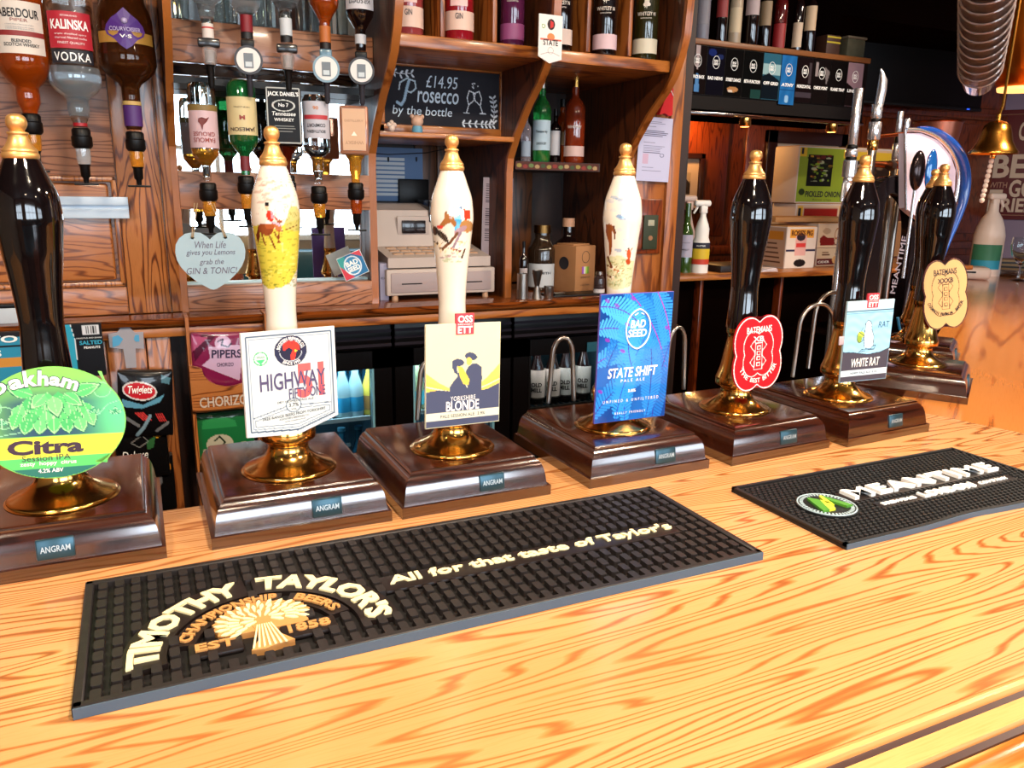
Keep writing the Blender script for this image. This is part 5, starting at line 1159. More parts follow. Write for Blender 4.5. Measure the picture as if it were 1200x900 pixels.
# big P as chalk strokes
cv.line([(13, HH*.62), (17, HH*.66), (20, HH*.58), (23, HH*.36), (25, HH*.24)], 2.6, '9cb8cc'); cv.line([(15, HH*.40), (16, HH*.28), (23, HH*.2), (31, HH*.24), (32, HH*.36), (27, HH*.44), (23, HH*.42)], 1.3, 'b8ccd8')
pb = obj('slate', M().box(-w_/2, w_/2, .002, .010, -h_/2, h_/2), mat('slate_black', '26262c', .8), t); pb.location = (0, 0, bh/2)
obj('chalk_drawing', canvas_mesh(cv, w_, h_, lambda u, v: (u, .0012, v)), PCHALK, pb)
CHK = mat('chalk_white', 'c4d4e0', .8)
for body, x0, x1, y0, y1, bo in (('£14.95', 42, 75, 12, 33, .0), ('rosecco', 33, 76, 40, 60, .01), ('by the bottle', 8, 69, 67, 87, .0)):
    lettering(pb, body, (x0/120-.5)*w_, (x1/120-.5)*w_, (.5-y1/100)*h_, (.5-y0/100)*h_, CHK, shear=.15, bold=bo, off=-.0002)
# two ornaments
c = P(489, 152, 2.10)
t = thing('figurine', 'small cream ornament in a blue base before the chalkboard', 'ornament', (c.x, 2.10, 1.694)); obj('head', M().sphere((0, 0, .030), .0165, 14, 10), mat('figurine_cream', 'c8a088', .5), t); obj('ear', M().sphere((-.014, 0, .042), .006, 8, 6).sphere((.014, 0, .042), .006, 8, 6), mat('figurine_cream', 'c8a088', .5), t); obj('base', M().lathe([(.013, 0), (.015, .008), (.012, .018)], 14), mat('figurine_blue', '5c94ac', .5), t)
c = P(459, 150, 2.10)
t = thing('figurine', 'small pale flower-shaped ornament left of the blue based one', 'ornament', (c.x, 2.10, 1.694)); obj('body', M().sphere((0, 0, .010), .009, 10, 8, sz=1.1), mat('figurine_pale', 'd8c0b0', .6), t); obj('petal', M().sphere((-.008, 0, .018), .006, 8, 6).sphere((.008, 0, .018), .006, 8, 6).sphere((0, 0, .024), .006, 8, 6), mat('figurine_pale', 'd8c0b0', .6), t)
# picture / blind at the back of the till bay
a, b = P(439, 172, YK-.02), P(496, 236, YK-.02)
t = thing('wall_print', 'blue poster with a white slatted picture behind the till', 'poster', ((a.x+b.x)/2, YK-.018, b.z)); w_, h_ = (b.x-a.x), a.z-b.z
obj('sheet', M().box(-w_/2, w_/2, 0, .003, 0, h_), mat('poster_blue', '5c78a0', .6), t)
for k in range(9): obj('slat', M().box(-w_/2+.003, w_/2*.22, -.003, 0, h_*(.10+.082*k), h_*(.10+.082*k)+h_*.055), mat('slat_white', 'c8ccd0', .6), t)
# string of lights hanging below the small shelf
o = obj('string_light_wire', M().tube([P(440, 180, 2.2), P(455, 181, 2.2), P(480, 180, 2.2), P(500, 179, 2.2), P(520, 175, 2.2)], .0014, 5), BLACK); tag(o, 'thin black wire with small bulbs sagging below the small shelf', 'wire')
for px in (455, 488, 590): 
    q = P(px, 184, 2.2); obj('bulb', M().lathe([(.0005, -.014), (.003, -.008), (.0025, 0)], 8, q), BLACK, o, world=False)
# till
c = P(520, 345, 2.15); s_ = dep(c)/FPX
a, b = P(456, 350, 2.13), P(583, 343, 2.13); tw = (b.x-a.x); zt0 = 1.252; TB = mat('till_beige', 'b8a8a0', .45, noise=.05); TG = mat('till_grey', '9c8c8c', .45); TT = mat('till_tan', 'b08c70', .5)
t = thing('cash_till', 'beige electronic cash till on a grey drawer unit', 'cash register', ((a.x+b.x)/2, 2.15, ZT))
obj('drawer_case', M().bbox(-tw/2, tw/2, 0, .30, .014, .088, .004), TB, t)
dr = obj('drawer', M().bbox(-tw/2+.012, tw/2-.012, -.003, .02, .022, .078, .003), TG, t)
for sx in (-1, 1): obj('drawer_slot', M().box(sx*tw*.28-.03, sx*tw*.28+.03, -.0045, -.002, .046, .0485), BLACKM, dr); obj('foot', M().lathe([(.009, 0), (.009, .014)], 12, (sx*tw*.42, .012, 0)), TT, t)
zb0 = .092; zt1 = P(500, 300, 2.16).z-ZT-.004
obj('body', M().add([(-tw*.48, .005, zb0), (tw*.46, .005, zb0), (tw*.46, .28, zb0), (-tw*.48, .28, zb0), (-tw*.48, .005, zb0+.028), (tw*.46, .005, zb0+.028), (tw*.46, .28, zb0+.075), (-tw*.48, .28, zb0+.075)], [(0,3,2,1), (4,5,6,7), (0,1,5,4), (1,2,6,5), (2,3,7,6), (3,0,4,7)]), TB, t, smooth=0)
kb = M()
for i in range(8):
    for j in range(4):
        x = -tw*.40+i*tw*.10; y = .04+j*.035; z = zb0+.028+(y-.005)/.275*.047
        kb.bbox(x, x+tw*.085, y, y+.028, z-.004, z+.004, .002, 1)
obj('keypad', kb, TT, t)
obj('display_housing', M().add([(-tw*.48, .14, zb0+.05), (tw*.25, .14, zb0+.05), (tw*.25, .28, zb0+.05), (-tw*.48, .28, zb0+.05), (-tw*.46, .17, zb0+.155), (tw*.23, .17, zb0+.155), (tw*.23, .27, zb0+.175), (-tw*.46, .27, zb0+.175)], [(0,3,2,1), (4,5,6,7), (0,1,5,4), (1,2,6,5), (2,3,7,6), (3,0,4,7)]), TB, t, smooth=0)
obj('display', M().bbox(-tw*.22, tw*.0, .139, .150, zb0+.092, zb0+.13, .001).xf(Matrix.Translation((0, .004, -.004))), mat('till_dark', '1a1010', .2, 0, .5), t)
obj('display_frame', M().bbox(-tw*.26, tw*.04, .149, .157, zb0+.083, zb0+.138, .002), TB, t)
obj('receipt_cover', M().bbox(tw*.05, tw*.22, .155, .27, zb0+.12, zb0+.186, .004), mat('till_dark', '1a1010', .2, 0, .5), t)
a = P(486, 242, 2.36)
t = thing('customer_display', 'small black square display standing up behind the till', 'display', (a.x+.035, 2.478, ZT)); obj('screen', M().bbox(-.05, .05, -.01, .01, .26, .34, .004), BLACK, t); obj('stalk', M().lathe([(.012, 0), (.012, .27)], 12, (0, .0, 0)), BLACK, t)
# box of slips beside the till
a = P(447, 330, 2.2); o = obj('paper_box', M().bbox(-.013, .013, -.03, .03, 0, .105, .002), mat('slip_lilac', '9c98b0', .6)); o.location = (a.x, 2.2, ZT); tag(o, 'narrow pale box standing left of the till', 'box'); lettering(o, 'ROLLS', -.010, .010, .06, .066, INK, off=.0306)
# printed price list
a, b = P(566, 208, 2.24), P(598, 312, 2.24); w_, h_ = b.x-a.x, a.z-b.z
cv = Canvas(32, 104, 60, 'b0a0a8')
for k in range(26):
    y = 7+k*2.6
    if k in (9, 10, 19): continue
    cv.rect(3, y, 3+rs.uniform(5, 9), y+1.1, '4c444c'); cv.rect(14, y, 14+rs.uniform(4, 8), y+.9, '6c646c')
    if k < 22: cv.rect(25, y, 29, y+.9, '5c545c')
t = obj('price_list', M().box(-w_/2, w_/2, 0, .0015, -h_/2, h_/2), PAPER); t.location = ((a.x+b.x)/2, 2.24, (a.z+b.z)/2); t.rotation_euler = (0, R(1.5), R(-6)); tag(t, 'long printed price list taped to the right side of the till bay', 'paper'); obj('print', canvas_mesh(cv, w_, h_, lambda u, v: (u, -.0006, v)), PRINT, t)

# glass shelf and bottles in the right-hand bay
zs = P(640, 190, 2.16).z
t = thing('glass_shelf', 'narrow shelf edged with a coloured bottle-top frieze', 'shelf', (1.1, 2.2, zs)); cv = Canvas(90, 9, 180, '4c2418')
for k in range(14): cv.ell(4+k*6.3, 4.5+(k % 2), 2.6, 2.4, ('8c7c3c', '7c2c24', '5c7040', '9c8058', '384428')[k % 5])
x0, x1 = P(602, 190, 2.14).x, 1.30; obj('shelf_board', M().box(x0-1.1+.01, x1-1.1, -.06, .2, -.024, 0), DARKW, t); o = obj('print', canvas_mesh(cv, x1-x0-.01, .022, lambda u, v: (u, 0, v)), PRINT, t); o.location = ((x0+x1)/2-1.1, -.0606, -.012)
g = 'bottles on the small shelf under the gin shelf'
shelf_bottle(616, 188, 2.18, 6, zs, mat('pinkish_clear', 'c0b0b8', .05, trans=.7), 'slim clear bottle with pink cap beside the green gin bottle', [(.1, .4, 120, '8c98a8')], [], cap=mat('cap_pink', 'c03878', .4), h=.145, group=g, name='spirit_bottle')
shelf_bottle(634, 188, 2.17, 10.5, zs, BRG, 'green gin bottle with silver cap and white label', [(.14, .50, 140, 'a8bcc8')], [('Tanqueray', .36, 1.3, .04, IB), ('LONDON DRY', .22, 1.1, .03, IB)], cap=STEEL, h=.235, group=g, name='spirit_bottle')
shelf_bottle(650, 188, 2.24, 7, zs, DKB, 'small dark bottle with white label between green and orange bottles', [(.15, .6, 100, 'c0bcc0')], [], h=.16, group=g, name='spirit_bottle')
shelf_bottle(658, 190, 2.32, 9, zs, AMB, 'amber bottle half hidden behind the orange gin', [(.3, .5, 60, '9c7848')], [], h=.20, group=g, name='spirit_bottle')
shelf_bottle(672, 190, 2.19, 12, zs, mat('orange_gin', '8c3014', .06, 0, .8, trans=.35), 'orange gin bottle with pale band at the right end of the small shelf', [(.08, .2, 150, 'c8a8a0')], [('WHITLEY', .42, 1.4, .035, BW)], cap=BRASS, h=.25, group=g, name='spirit_bottle')
# things on the worktop below
g = 'bottles on the worktop right of the till bay'
t = shelf_bottle(634, 335, 2.26, 16, ZT, mat('smoky_glass', '3c2c20', .05, 0, .8, trans=.5), 'squat bottle with white label and brass-coloured cap', [(.06, .42, 130, 'b8bcc0')], [('SIPSMITH', .28, 1.4, .04, INK)], cap=mat('cap_bronze', '7c5c34', .3, 1), h=.205, group=g, name='spirit_bottle', fr=.62, nk=.55)
t = shelf_bottle(664, 335, 2.30, 18, ZT, DKB, 'black bottle with large white diamond label', [], [], cap=mat('cap_peach', 'b88c70', .5), h=.225, group=g, name='spirit_bottle', fr=.58)
c = Vector(t.location); r_ = 18*dep(P(664, 335, 2.30))/FPX
p = obj('label', M().prism([(-.034, 0), (0, .038), (.034, 0), (0, -.038)], 0, .001), mat('diamond_white', 'c4c0c0', .5), t); fa = face_of(c); p.location = ((r_+.001)*math.cos(fa)-.008, (r_+.001)*math.sin(fa), .075); p.rotation_euler = (0, 0, fa+math.pi/2); lettering(p, "HENDRICK'S", -.026, .026, -.004, .004, INK)
shelf_bottle(613, 340, 2.18, 5, ZT, DKB, 'slim dark bottle tucked behind the front jigger', [(.2, .5, 120, 'a8a0a4')], [], h=.16, group=g, name='spirit_bottle')
def jig(px, base, w_, prof, lab):
    c = P(px, base, 2.07); s_ = dep(c)/FPX; o = obj('jigger', M().lathe([(r*s_, z*s_) for r, z in prof], 24), STEEL, smooth=40); o.location = (c.x, 2.07, ZT); return tag(o, lab, 'measure', 'steel measures at the front of the worktop')
jig(612, 348, 6, [(5.5, 0), (6.5, 1), (6.5, 30), (5.8, 30), (5.5, 2)], 'tall plain steel measuring cup, leftmost of three')
jig(629, 347, 6, [(5.8, 0), (3, 13), (2.6, 15), (3.4, 17), (6.2, 33), (5.6, 33), (2.8, 17)], 'waisted double steel measure, middle of three')
jig(643, 346, 6, [(4.8, 0), (5.6, 1), (5.8, 14), (5.2, 14), (4.8, 2)], 'short steel measuring cup, rightmost of three')
c = P(679, 334, 2.17); s_ = dep(c)/FPX
t = thing('gift_box', 'tall brown cardboard bottle box with round black stamp', 'box', (c.x, 2.21, ZT), R(20)); KR = mat('kraft_card', '9c6c44', .7, noise=.08, nscale=10)
bx = obj('carton', M().bbox(-.048, .048, -.048, .048, 0, .145, .002), KR, t); obj('lid_flap', M().bbox(-.04, .04, -.03, .04, .144, .150, .002), KR, t)
fr_ = obj('stamp', M().tube([(.018*math.cos(a), -.0485, .11+.018*math.sin(a)) for a in [k*math.pi/12 for k in range(24)]], .0008, 5, True), INK, bx); sd = obj('stamp', M().lathe([(.020, 0), (.020, .0008), (.0005, .0008)], 24).xf(Matrix.Translation((-.0482, 0, .09)) @ Matrix.Rotation(R(-90), 4, 'Y')), INK, bx)
for k, cl in enumerate(('8c4ca8', 'c8c8c0', '8cac38', '5c7c30')): obj('sticker', M().box(-.016+k*.008, -.008+k*.008, -.0492, -.048, .058, .080), mat('stk_'+cl, cl, .5), bx)
lettering(bx, 'DISTILLED GIN', -.022, .022, .044, .049, INK, off=.0488); lettering(bx, 'BOTTLED IN YORKSHIRE', -.022, .022, .020, .024, INK, off=.0488)
shelf_bottle(702, 335, 2.10, 6.5, ZT, mat('salt_glass', '4c3c3c', .05, trans=.5), 'little glass shaker with white base right of the cardboard box', [(.02, .25, 300, 'c0b8b8')], [], cap=STEEL, h=.07, name='salt_shaker', fr=.7, nk=.6)
o = obj('tray', M().bbox(-.1, .1, -.03, .05, 0, .006, .003), BLACK); c = P(675, 345, 2.1); o.location = (c.x, 2.10, ZT); tag(o, 'black plastic bar tray in front of the cardboard box', 'tray')
o = obj('bottle_opener', M().bbox(-.022, .022, -.007, .007, 0, .006, .002), STEEL); c = P(655, 340, 2.1); o.location = (c.x, 2.10, ZT+.0062); o.rotation_euler = (0, 0, .3); tag(o, 'small steel bottle opener lying on the black tray', 'opener')

# notice and ribbon on the end post
a, b = P(751, 136, YF-.02), P(785, 213, YF-.02)
cv = Canvas(34, 77, 70, 'b4b4d0'); 
for k, y in enumerate((5, 7, 11, 16, 18, 20, 22, 30, 34, 36, 38, 40, 42, 60, 64)): cv.rect(5, y, 5+(12 if k in (2, 7, 13) else rs.uniform(16, 25)), y+.7, '50506c' if k not in (2, 7) else '30304c')
cv.rect(5, 44, 11, 56, 'b89cb4'); cv.ring(25, 45, 2, 2, .6, '50506c')
o = obj('notice', M().box(-.5*(b.x-a.x), .5*(b.x-a.x), 0, .001, -.5*(a.z-b.z), .5*(a.z-b.z)), PAPER); o.location = ((a.x+b.x)/2, YF-.014, (a.z+b.z)/2); o.rotation_euler = (0, R(1.5), 0); tag(o, 'white A4 notice pinned to the end post of the shelving', 'paper'); obj('print', canvas_mesh(cv, b.x-a.x, a.z-b.z, lambda u, v: (u, -.0005, v)), PRINT, o)
a = P(782, 115, YF-.03); s_ = dep(a)/FPX
o = obj('pennant', M().prism([(-10*s_, -19*s_), (-2*s_, -17*s_), (5*s_, -20*s_), (9*s_, -18*s_), (8*s_, 10*s_), (5*s_, 22*s_), (0, 6*s_)], 0, .015), mat('felt_red', 'b8101c', .8)); o.location = a; tag(o, 'red felt pennant hanging above the notice', 'pennant'); obj('trim', M().tube([(3*s_, -.001, 12*s_), (8*s_, -.001, 3*s_)], .0012, 5), WHITE, o)
a, b = P(756, 252, YF-.012), P(768, 292, YF-.012)
o = obj('bottle_card', M().bbox(-.5*(b.x-a.x)-.004, .5*(b.x-a.x)+.004, 0, .003, -.5*(a.z-b.z), .5*(a.z-b.z), .001), mat('card_green', '28301c', .6)); o.location = ((a.x+b.x)/2, YF-.014, (a.z+b.z)/2); tag(o, 'small dark green card with a crest on the post beside the third white handle', 'card'); obj('crest', M().lathe([(.008, 0), (.008, .001), (.0005, .001)], 14).xf(Matrix.Translation((0, -.0002, -.018)) @ Matrix.Rotation(R(90), 4, 'X')), mat('crest_tan', '8c6040', .6), o); obj('crest', M().bbox(-.012, .012, -.001, 0, .02, .038, .001), mat('crest_pale', '9c9884', .6), o)

# ---------------------------------------------------------------- coolers under the worktop
def cooler(x0, x1, lab, lit, fill, px_gap=()):
    t = thing('bottle_cooler', lab, 'bottle cooler', ((x0+x1)/2, 2.12, 0)); w_ = x1-x0; X = -w_/2
    B = M().box(X, -X, .10, .46, .05, .12).box(X, -X, .44, .46, .05, 1.17).box(X, X+.02, 0.02, .46, .05, 1.17).box(-X-.02, -X, .02, .46, .05, 1.17).box(X, -X, .02, .46, 1.085, 1.17)
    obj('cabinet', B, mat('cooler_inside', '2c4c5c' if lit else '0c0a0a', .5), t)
    obj('grille', M().bbox(X, -X, -.02, .02, 1.115, 1.185, .003), mat('cooler_black', '080505', .3, spec=.25), t)
    for k in range(3): obj('glare_strip', M().box(X, -X, -.023, -.019, 1.122+k*.020, 1.130+k*.020), mat('glare_smoke', '3c343c', .2, .6), t)  # paler strips standing in for glare lines across the black top
    d = obj('door', M().box(X, X+.055, -.02, .02, .08, 1.11).box(-X-.055, -X, -.02, .02, .08, 1.11).box(X, -X, -.02, .02, 1.06, 1.11).box(X, -X, -.02, .02, .08, .15), mat('cooler_black', '080505', .3, spec=.25), t)
    obj('pane', M().box(X+.055, -X-.055, -.004, .0, .15, 1.06), mat('cooler_pane', 'dce8ec', .02, trans=1, ior=1.1), d)
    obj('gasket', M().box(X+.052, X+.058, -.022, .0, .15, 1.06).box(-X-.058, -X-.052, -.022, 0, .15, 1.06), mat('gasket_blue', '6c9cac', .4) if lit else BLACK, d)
    for z in (.30, .56, .70, .905 if lit else .875): 
        m_ = M()
        for k in range(int(w_/.02)): m_.box(X+.02+k*.02, X+.023+k*.02, .03, .43, z, z+.003)
        m_.box(X+.02, -X-.02, .03, .036, z-.006, z+.006).box(X+.02, -X-.02, .42, .426, z-.006, z+.006)
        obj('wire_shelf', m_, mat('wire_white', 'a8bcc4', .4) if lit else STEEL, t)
    if True:
        l = bpy.data.lights.new('cooler_lamp_fill', 'AREA'); l.shape = 'RECTANGLE'; l.size = w_*.8; l.size_y = .03; l.energy = 3.2 if lit else 1.2; l.color = (.72, .92, 1.0) if lit else (1, .9, .8); o = bpy.data.objects.new('cooler_lamp_fill', l); C.objects.link(o); o.parent = t; o.location = (0, .03, 1.055); o.rotation_euler = (R(25), 0, 0)  # strip lamp of a lit cooler; otherwise a faint fill added for the bottles
    return t
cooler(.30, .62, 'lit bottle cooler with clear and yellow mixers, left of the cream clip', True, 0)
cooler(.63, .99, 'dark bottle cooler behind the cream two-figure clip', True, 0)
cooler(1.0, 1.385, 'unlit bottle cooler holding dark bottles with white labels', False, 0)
def mixer(x, y, z, gm, lm, lab, grp, r=.024, h=.165, col='2c7ca0'):
    t = thing('mixer_bottle', lab, 'bottle', (x, y, z), 0, grp)
    obj('glass', M().lathe([(r*.9, 0), (r, .005), (r, h*.45), (r*.85, h*.55), (r*.42, h*.75), (r*.38, h*.95)], 18), gm, t, smooth=50); obj('cap', M().lathe([(r*.5, h*.94), (r*.5, h)], 12), lm, t)
    band(t, Vector((x, y, 0)), r, h*.1, h*.36, 200, col); return t
TON = mat('tonic_glass', 'a8ccd4', .08, trans=.25, ior=1.3); GIN_ = mat('ginger_glass', 'd8c450', .1, trans=.15, ior=1.3)
CB = mat('cap_blue', '3c7c98', .4)
k_ = 0
for px, gm, col, lab in ((402, TON, '1c7ca4', 'clear mixer bottle at the left of the lit cooler'), (417, TON, '1c7ca4', 'clear mixer bottle in the middle of the lit cooler'), (434, GIN_, '8c6c3c', 'yellow mixer bottle at the right of the lit cooler'), (488, mat('green_mixer', 'b8cc9c', .1, trans=.4, ior=1.3), '3c98a8', 'pale bottle seen past the steel hoop in the second cooler')):
    c = P(px, 482, 2.18); mixer(c.x, 2.18, .909, gm, CB if col != '8c6c3c' else mat('cap_yellow', 'd0c040', .4), lab, 'mixers in the lit cooler', col=col)
for k, px in enumerate((394, 409, 425, 441)): c = P(px, 480, 2.30); mixer(c.x+.02, 2.30, .909, mat('blue_mixer', '2c6c8c', .1, trans=.4), CB, '%s blue-tinted mixer from the left in the back row of the lit cooler' % ('first','second','third','fourth','fifth','sixth','seventh','eighth')[k], 'back row of mixers in the lit cooler')
for k, px in enumerate((400, 420, 440)): c = P(px, 500, 2.2); mixer(c.x, 2.2, .704, mat('blue_mixer', '2c6c8c', .1, trans=.4), CB, '%s blue-tinted mixer from the left on the lower wire shelf' % ('first','second','third','fourth','fifth','sixth','seventh','eighth')[k], 'mixers on the lower wire shelf')
OLDI = mat('ink_black', '141014', .5)
for px, w_, col, lab in ((612, 12, 'a8b480', 'dark bottle with green and white label, left in the unlit cooler'), (629, 16, 'b4a8a4', 'dark bottle with narrow white label left of the steel hoop'), (647, 15, 'b4a8a4', 'dark bottle with white label behind the steel hoop'), (662, 17, 'a8a8a8', 'dark bottle with white label right of the steel hoop'), (683, 18, 'a8a8a8', 'dark bottle with broad white label at the right in the unlit cooler')):
    c = P(px, 440, 2.2); z0 = .879; t = mixer(c.x, 2.2, z0, DKB, BLACK, lab, 'dark bottles in the unlit cooler', r=.028, h=.20, col='1c1818')
    band(t, Vector((c.x, 2.2, 0)), .0285, .025, .115, 130, col) 
    for k, s in enumerate(('OLD', 'MILL')): ltext(t, Vector((c.x, 2.2, 0)), .030, s, .068-k*.018, .034, .014, OLDI, bold=.04)
l = bpy.data.lights.new('cooler_glow', 'AREA')
o = obj('strip_label', M().box(0, .05, 0, .002, 0, .03), mat('label_teal', '1c4c5c', .4)); q = P(687, 412, 2.10); o.location = (q.x, 2.095, q.z); tag(o, 'dark teal strip label on the unlit cooler beside the blue fern clip', 'label')
bpy.data.lights.remove(l)

# ---------------------------------------------------------------- snacks on the left
def pack(px0, py0, px1, py1, Y, name, label, cat, cv, texts, thick=.03, grp=None, rz=0, ry=0, puff=.012, bmat_=None):
    a, b = P(px0, py0, Y), P(px1, py1, Y); cx_, cz_ = (a.x+b.x)/2, (a.z+b.z)/2; w_, h_ = abs(b.x-a.x), abs(a.z-b.z)
    o = obj(name, M().bbox(-w_/2, w_/2, 0, thick, -h_/2, h_/2, .004), bmat_ or BLACK); o.location = (cx_, Y, cz_); o.rotation_euler = (0, ry, rz); tag(o, label, cat, grp)
    obj('print', canvas_mesh(cv, w_*.98, h_*.98, lambda u, v: (u, -.0015-puff*max(0, (1-(2*u/w_)**2)*(1-(2*v/h_)**2))**.5, v)), PGLOSS if puff else PRINT, o)
    for body, x0, x1, y0, y1, m_, kw in texts:
        tm = text_mesh(body, (x1-x0)/cv.W*w_, (y1-y0)/cv.H*h_, cx=((x0+x1)/2/cv.W-.5)*w_, cz=(.5-(y0+y1)/2/cv.H)*h_, **kw)
        tm.v = [(x, -.0028-puff*max(0, (1-(2*x/w_)**2)*(1-(2*z/h_)**2))**.5, z) for x, y, z in tm.v]; obj('lettering', tm, m_, o, smooth=0, fixn=False)
    return o
TEAL = mat('ink_teal', '2c98b4', .5)
cv = Canvas(46, 66, 40, '0e0c10'); cv.poly([(0, 0), (8, 0), (12, 20), (11, 60), (0, 66)], '2c98b4'); cv.line([(8, 0), (12, 20), (11, 60)], .8, 'e0e0e0'); cv.rect(22, 2, 43, 14, 'd0d0d4')
for k in range(9): cv.rect(25+k*1.9, 3.5, 25.9+k*1.9, 12, '1c1c1c')
pack(74, 380, 125, 440, 1.985, 'peanut_card', 'black and teal card of salted peanuts hanging behind the left handle', 'snack pack', cv, [('SALTED', 17, 45, 21, 26, TEAL, dict(bold=.03)), ('PEANUTS', 22, 42, 28, 31, WPAINT, dict(bold=.02)), ('DELICIOUS AND SINGLE', 14, 45, 17, 18.6, WPAINT, {})], puff=0, thick=.012)
cv = Canvas(32, 100, 30, '2c88a8'); cv.rect(0, 0, 32, 8, '1a1418'); cv.rect(0, 22, 32, 26, '120e10'); cv.rect(0, 44, 32, 60, 'c88838')
pack(-30, 391, 32, 455, 1.985, 'peanut_card', 'bright teal nut card at the left edge with big white letters', 'snack pack', cv, [('HARVO', -22, 30, 6, 18, WPAINT, dict(bold=.03)), ('NUTS', -6, 17, 30, 41, WPAINT, dict(bold=.03))], puff=0, thick=.012)
o = obj('card_pack', M().bbox(-.06, .03, 0, .02, 0, .035, .002), mat('pack_pale', 'b8c0c8', .5)); q = P(20, 372, 2.08); o.location = (q.x, 2.06, ZT); tag(o, 'pale boxed item lying on the worktop at the left edge', 'box'); obj('pack_top', M().bbox(-.06, .03, 0, .02, .035, .044, .002), BLACK, o)
# clip strip hanger with snack bags
q = P(148, 400, 2.03); s_ = dep(q)/FPX
t = thing('clip_strip', 'clear plastic hanger with blue patches holding the black snack bags', 'hanger', q); HGR = mat('hanger_clear', 'b4b0b8', .2, trans=.3)
obj('hanger_plate', M().prism([(-18*s_, -6*s_), (-18*s_, 10*s_), (-9*s_, 11*s_), (-2*s_, 19*s_), (4*s_, 17*s_), (10*s_, 10*s_), (19*s_, 10*s_), (18*s_, -10*s_), (9*s_, -9*s_), (8*s_, -32*s_), (-3*s_, -32*s_), (-4*s_, -9*s_)], 0, .002), HGR, t, smooth=0)
obj('hanger_patch', M().prism([(-15*s_, -6*s_), (-14*s_, 6*s_), (-8*s_, 8*s_), (-3*s_, 3*s_), (-8*s_, -4*s_)], -.001, 0).prism([(8*s_, 2*s_), (10*s_, 7*s_), (14*s_, 7*s_), (14*s_, -1*s_), (10*s_, -1*s_)], -.001, 0), mat('patch_blue', '4c98c0', .4), t, smooth=0)
cv = Canvas(66, 66, 80, '0e0c0e'); cv.ell(26, 18, 21, 9.5, 'd8d4d4', rot=.1); cv.ell(26, 18, 19, 8, 'c0202c', rot=.1); cv.poly([(4, 26), (30, 32), (56, 22), (50, 30), (28, 36), (6, 34)], '5c98b4')
for k in range(4): cv.line([(20+k*3, 40), (30+k*3, 48)], 1.4, 'c83838'); cv.line([(45+k*2.5, 42), (50+k*2.5, 50)], 1.2, 'c83838')
cv.line([(38, 44), (30, 56), (22, 64)], 4, '7c98a8'); cv.line([(10, 46), (24, 54)], 3.5, '6c6c70'); cv.line([(46, 60), (60, 52)], 3.5, '6c6c70'); cv.poly([(52, 2), (64, 6), (62, 12), (52, 10)], '4c7484')
pack(134, 438, 206, 508, 1.975, 'snack_bag', 'black foil snack bag with red oval logo', 'snack bag', cv, [('Twiglets', 12, 41, 13, 23, WPAINT, dict(shear=.2, bold=.02))], grp='black snack bags below the hanger', ry=R(4))
cv = Canvas(66, 66, 60, '0c0b0c'); cv.ell(54, 10, 7, 7, 'e0a020'); cv.ring(54, 10, 6, 6, .8, '703c10'); cv.poly([(40, 20), (52, 14), (48, 28), (40, 30)], '2c5c34'); cv.line([(20, 20), (34, 12), (42, 20), (30, 26)], 1, '7c7c7c', closed=True)
pack(132, 500, 200, 556, 1.985, 'snack_bag', 'black snack bag with yellow price spot, below the red oval one', 'snack bag', cv, [('£1', 50, 58, 7, 13, mat('ink_brown', '5c2c10', .5), dict(bold=.04)), ('Deluxe', 8, 40, 30, 40, WPAINT, dict(shear=.2))], grp='black snack bags below the hanger')
cv = Canvas(66, 66, 50, '0b0a0b'); cv.ell(56, 12, 7, 7, 'd88420'); cv.poly([(34, 14), (50, 8), (50, 30), (38, 40)], '5c5c60')
pack(140, 540, 208, 596, 2.0, 'snack_bag', 'lowest black snack bag with orange price spot', 'snack bag', cv, [('£1', 52, 60, 9, 15, mat('ink_brown', '5c2c10', .5), dict(bold=.04))], grp='black snack bags below the hanger')
# crisps rack with two compartments
x0, x1 = P(222, 450, 2.04).x, P(292, 450, 2.04).x+.05
t = thing('crisp_rack', 'wooden crisp rack lettered CHORIZO with a scooped front', 'rack', ((x0+x1)/2, 2.04, .9)); w_ = (x1-x0)/2
za, zb_, zc_, zd = [P(255, q, 2.0).z-.9 for q in (442, 479, 481, 530)]
sc_pts = [(-w_, zb_), (w_, zb_), (w_, za+.03), (w_*.7, za+.025)]+[(w_*.65*math.cos(R(a))-.005, za+.025-.05*math.sin(R(a))) for a in range(0, 181, 20)]+[(-w_*.8, za+.03), (-w_, za+.035)]
fb = obj('front_board', M().prism(sc_pts, -.05, -.038), OAK, t, smooth=0); lettering(fb, 'CHORIZO', -w_*.82, w_*.35, zb_+.008, zb_+.034, mat('ink_rack', 'c8b8ac', .6), off=.0512, bold=.02)
obj('side_board', M().box(-w_, -w_+.008, -.04, .04, -.2, za+.15).box(w_-.008, w_, -.04, .04, -.2, za+.15), OAKV, t); obj('rack_shelf', M().box(-w_, w_, -.04, .04, zb_-.006, zb_), OAK, t)
cv = Canvas(70, 60, 90, '7c1c48')
cv.poly([(0, 8), (14, 0), (30, 2), (14, 18), (4, 30)], '4c0c2c'); cv.poly([(0, 2), (20, 4), (0, 20)], 'a84870'); cv.poly([(20, 14), (60, 12), (62, 20), (58, 52), (12, 34), (22, 26)], 'c8a8c8'); cv.ell(38, 10, 10, 8, 'c8a8c8'); cv.poly([(6, 40), (22, 50), (30, 58), (10, 56)], 'a83860'); cv.line([(32, 8), (38, 6), (36, 12), (44, 14), (48, 10)], 1.8, '2c1c38')
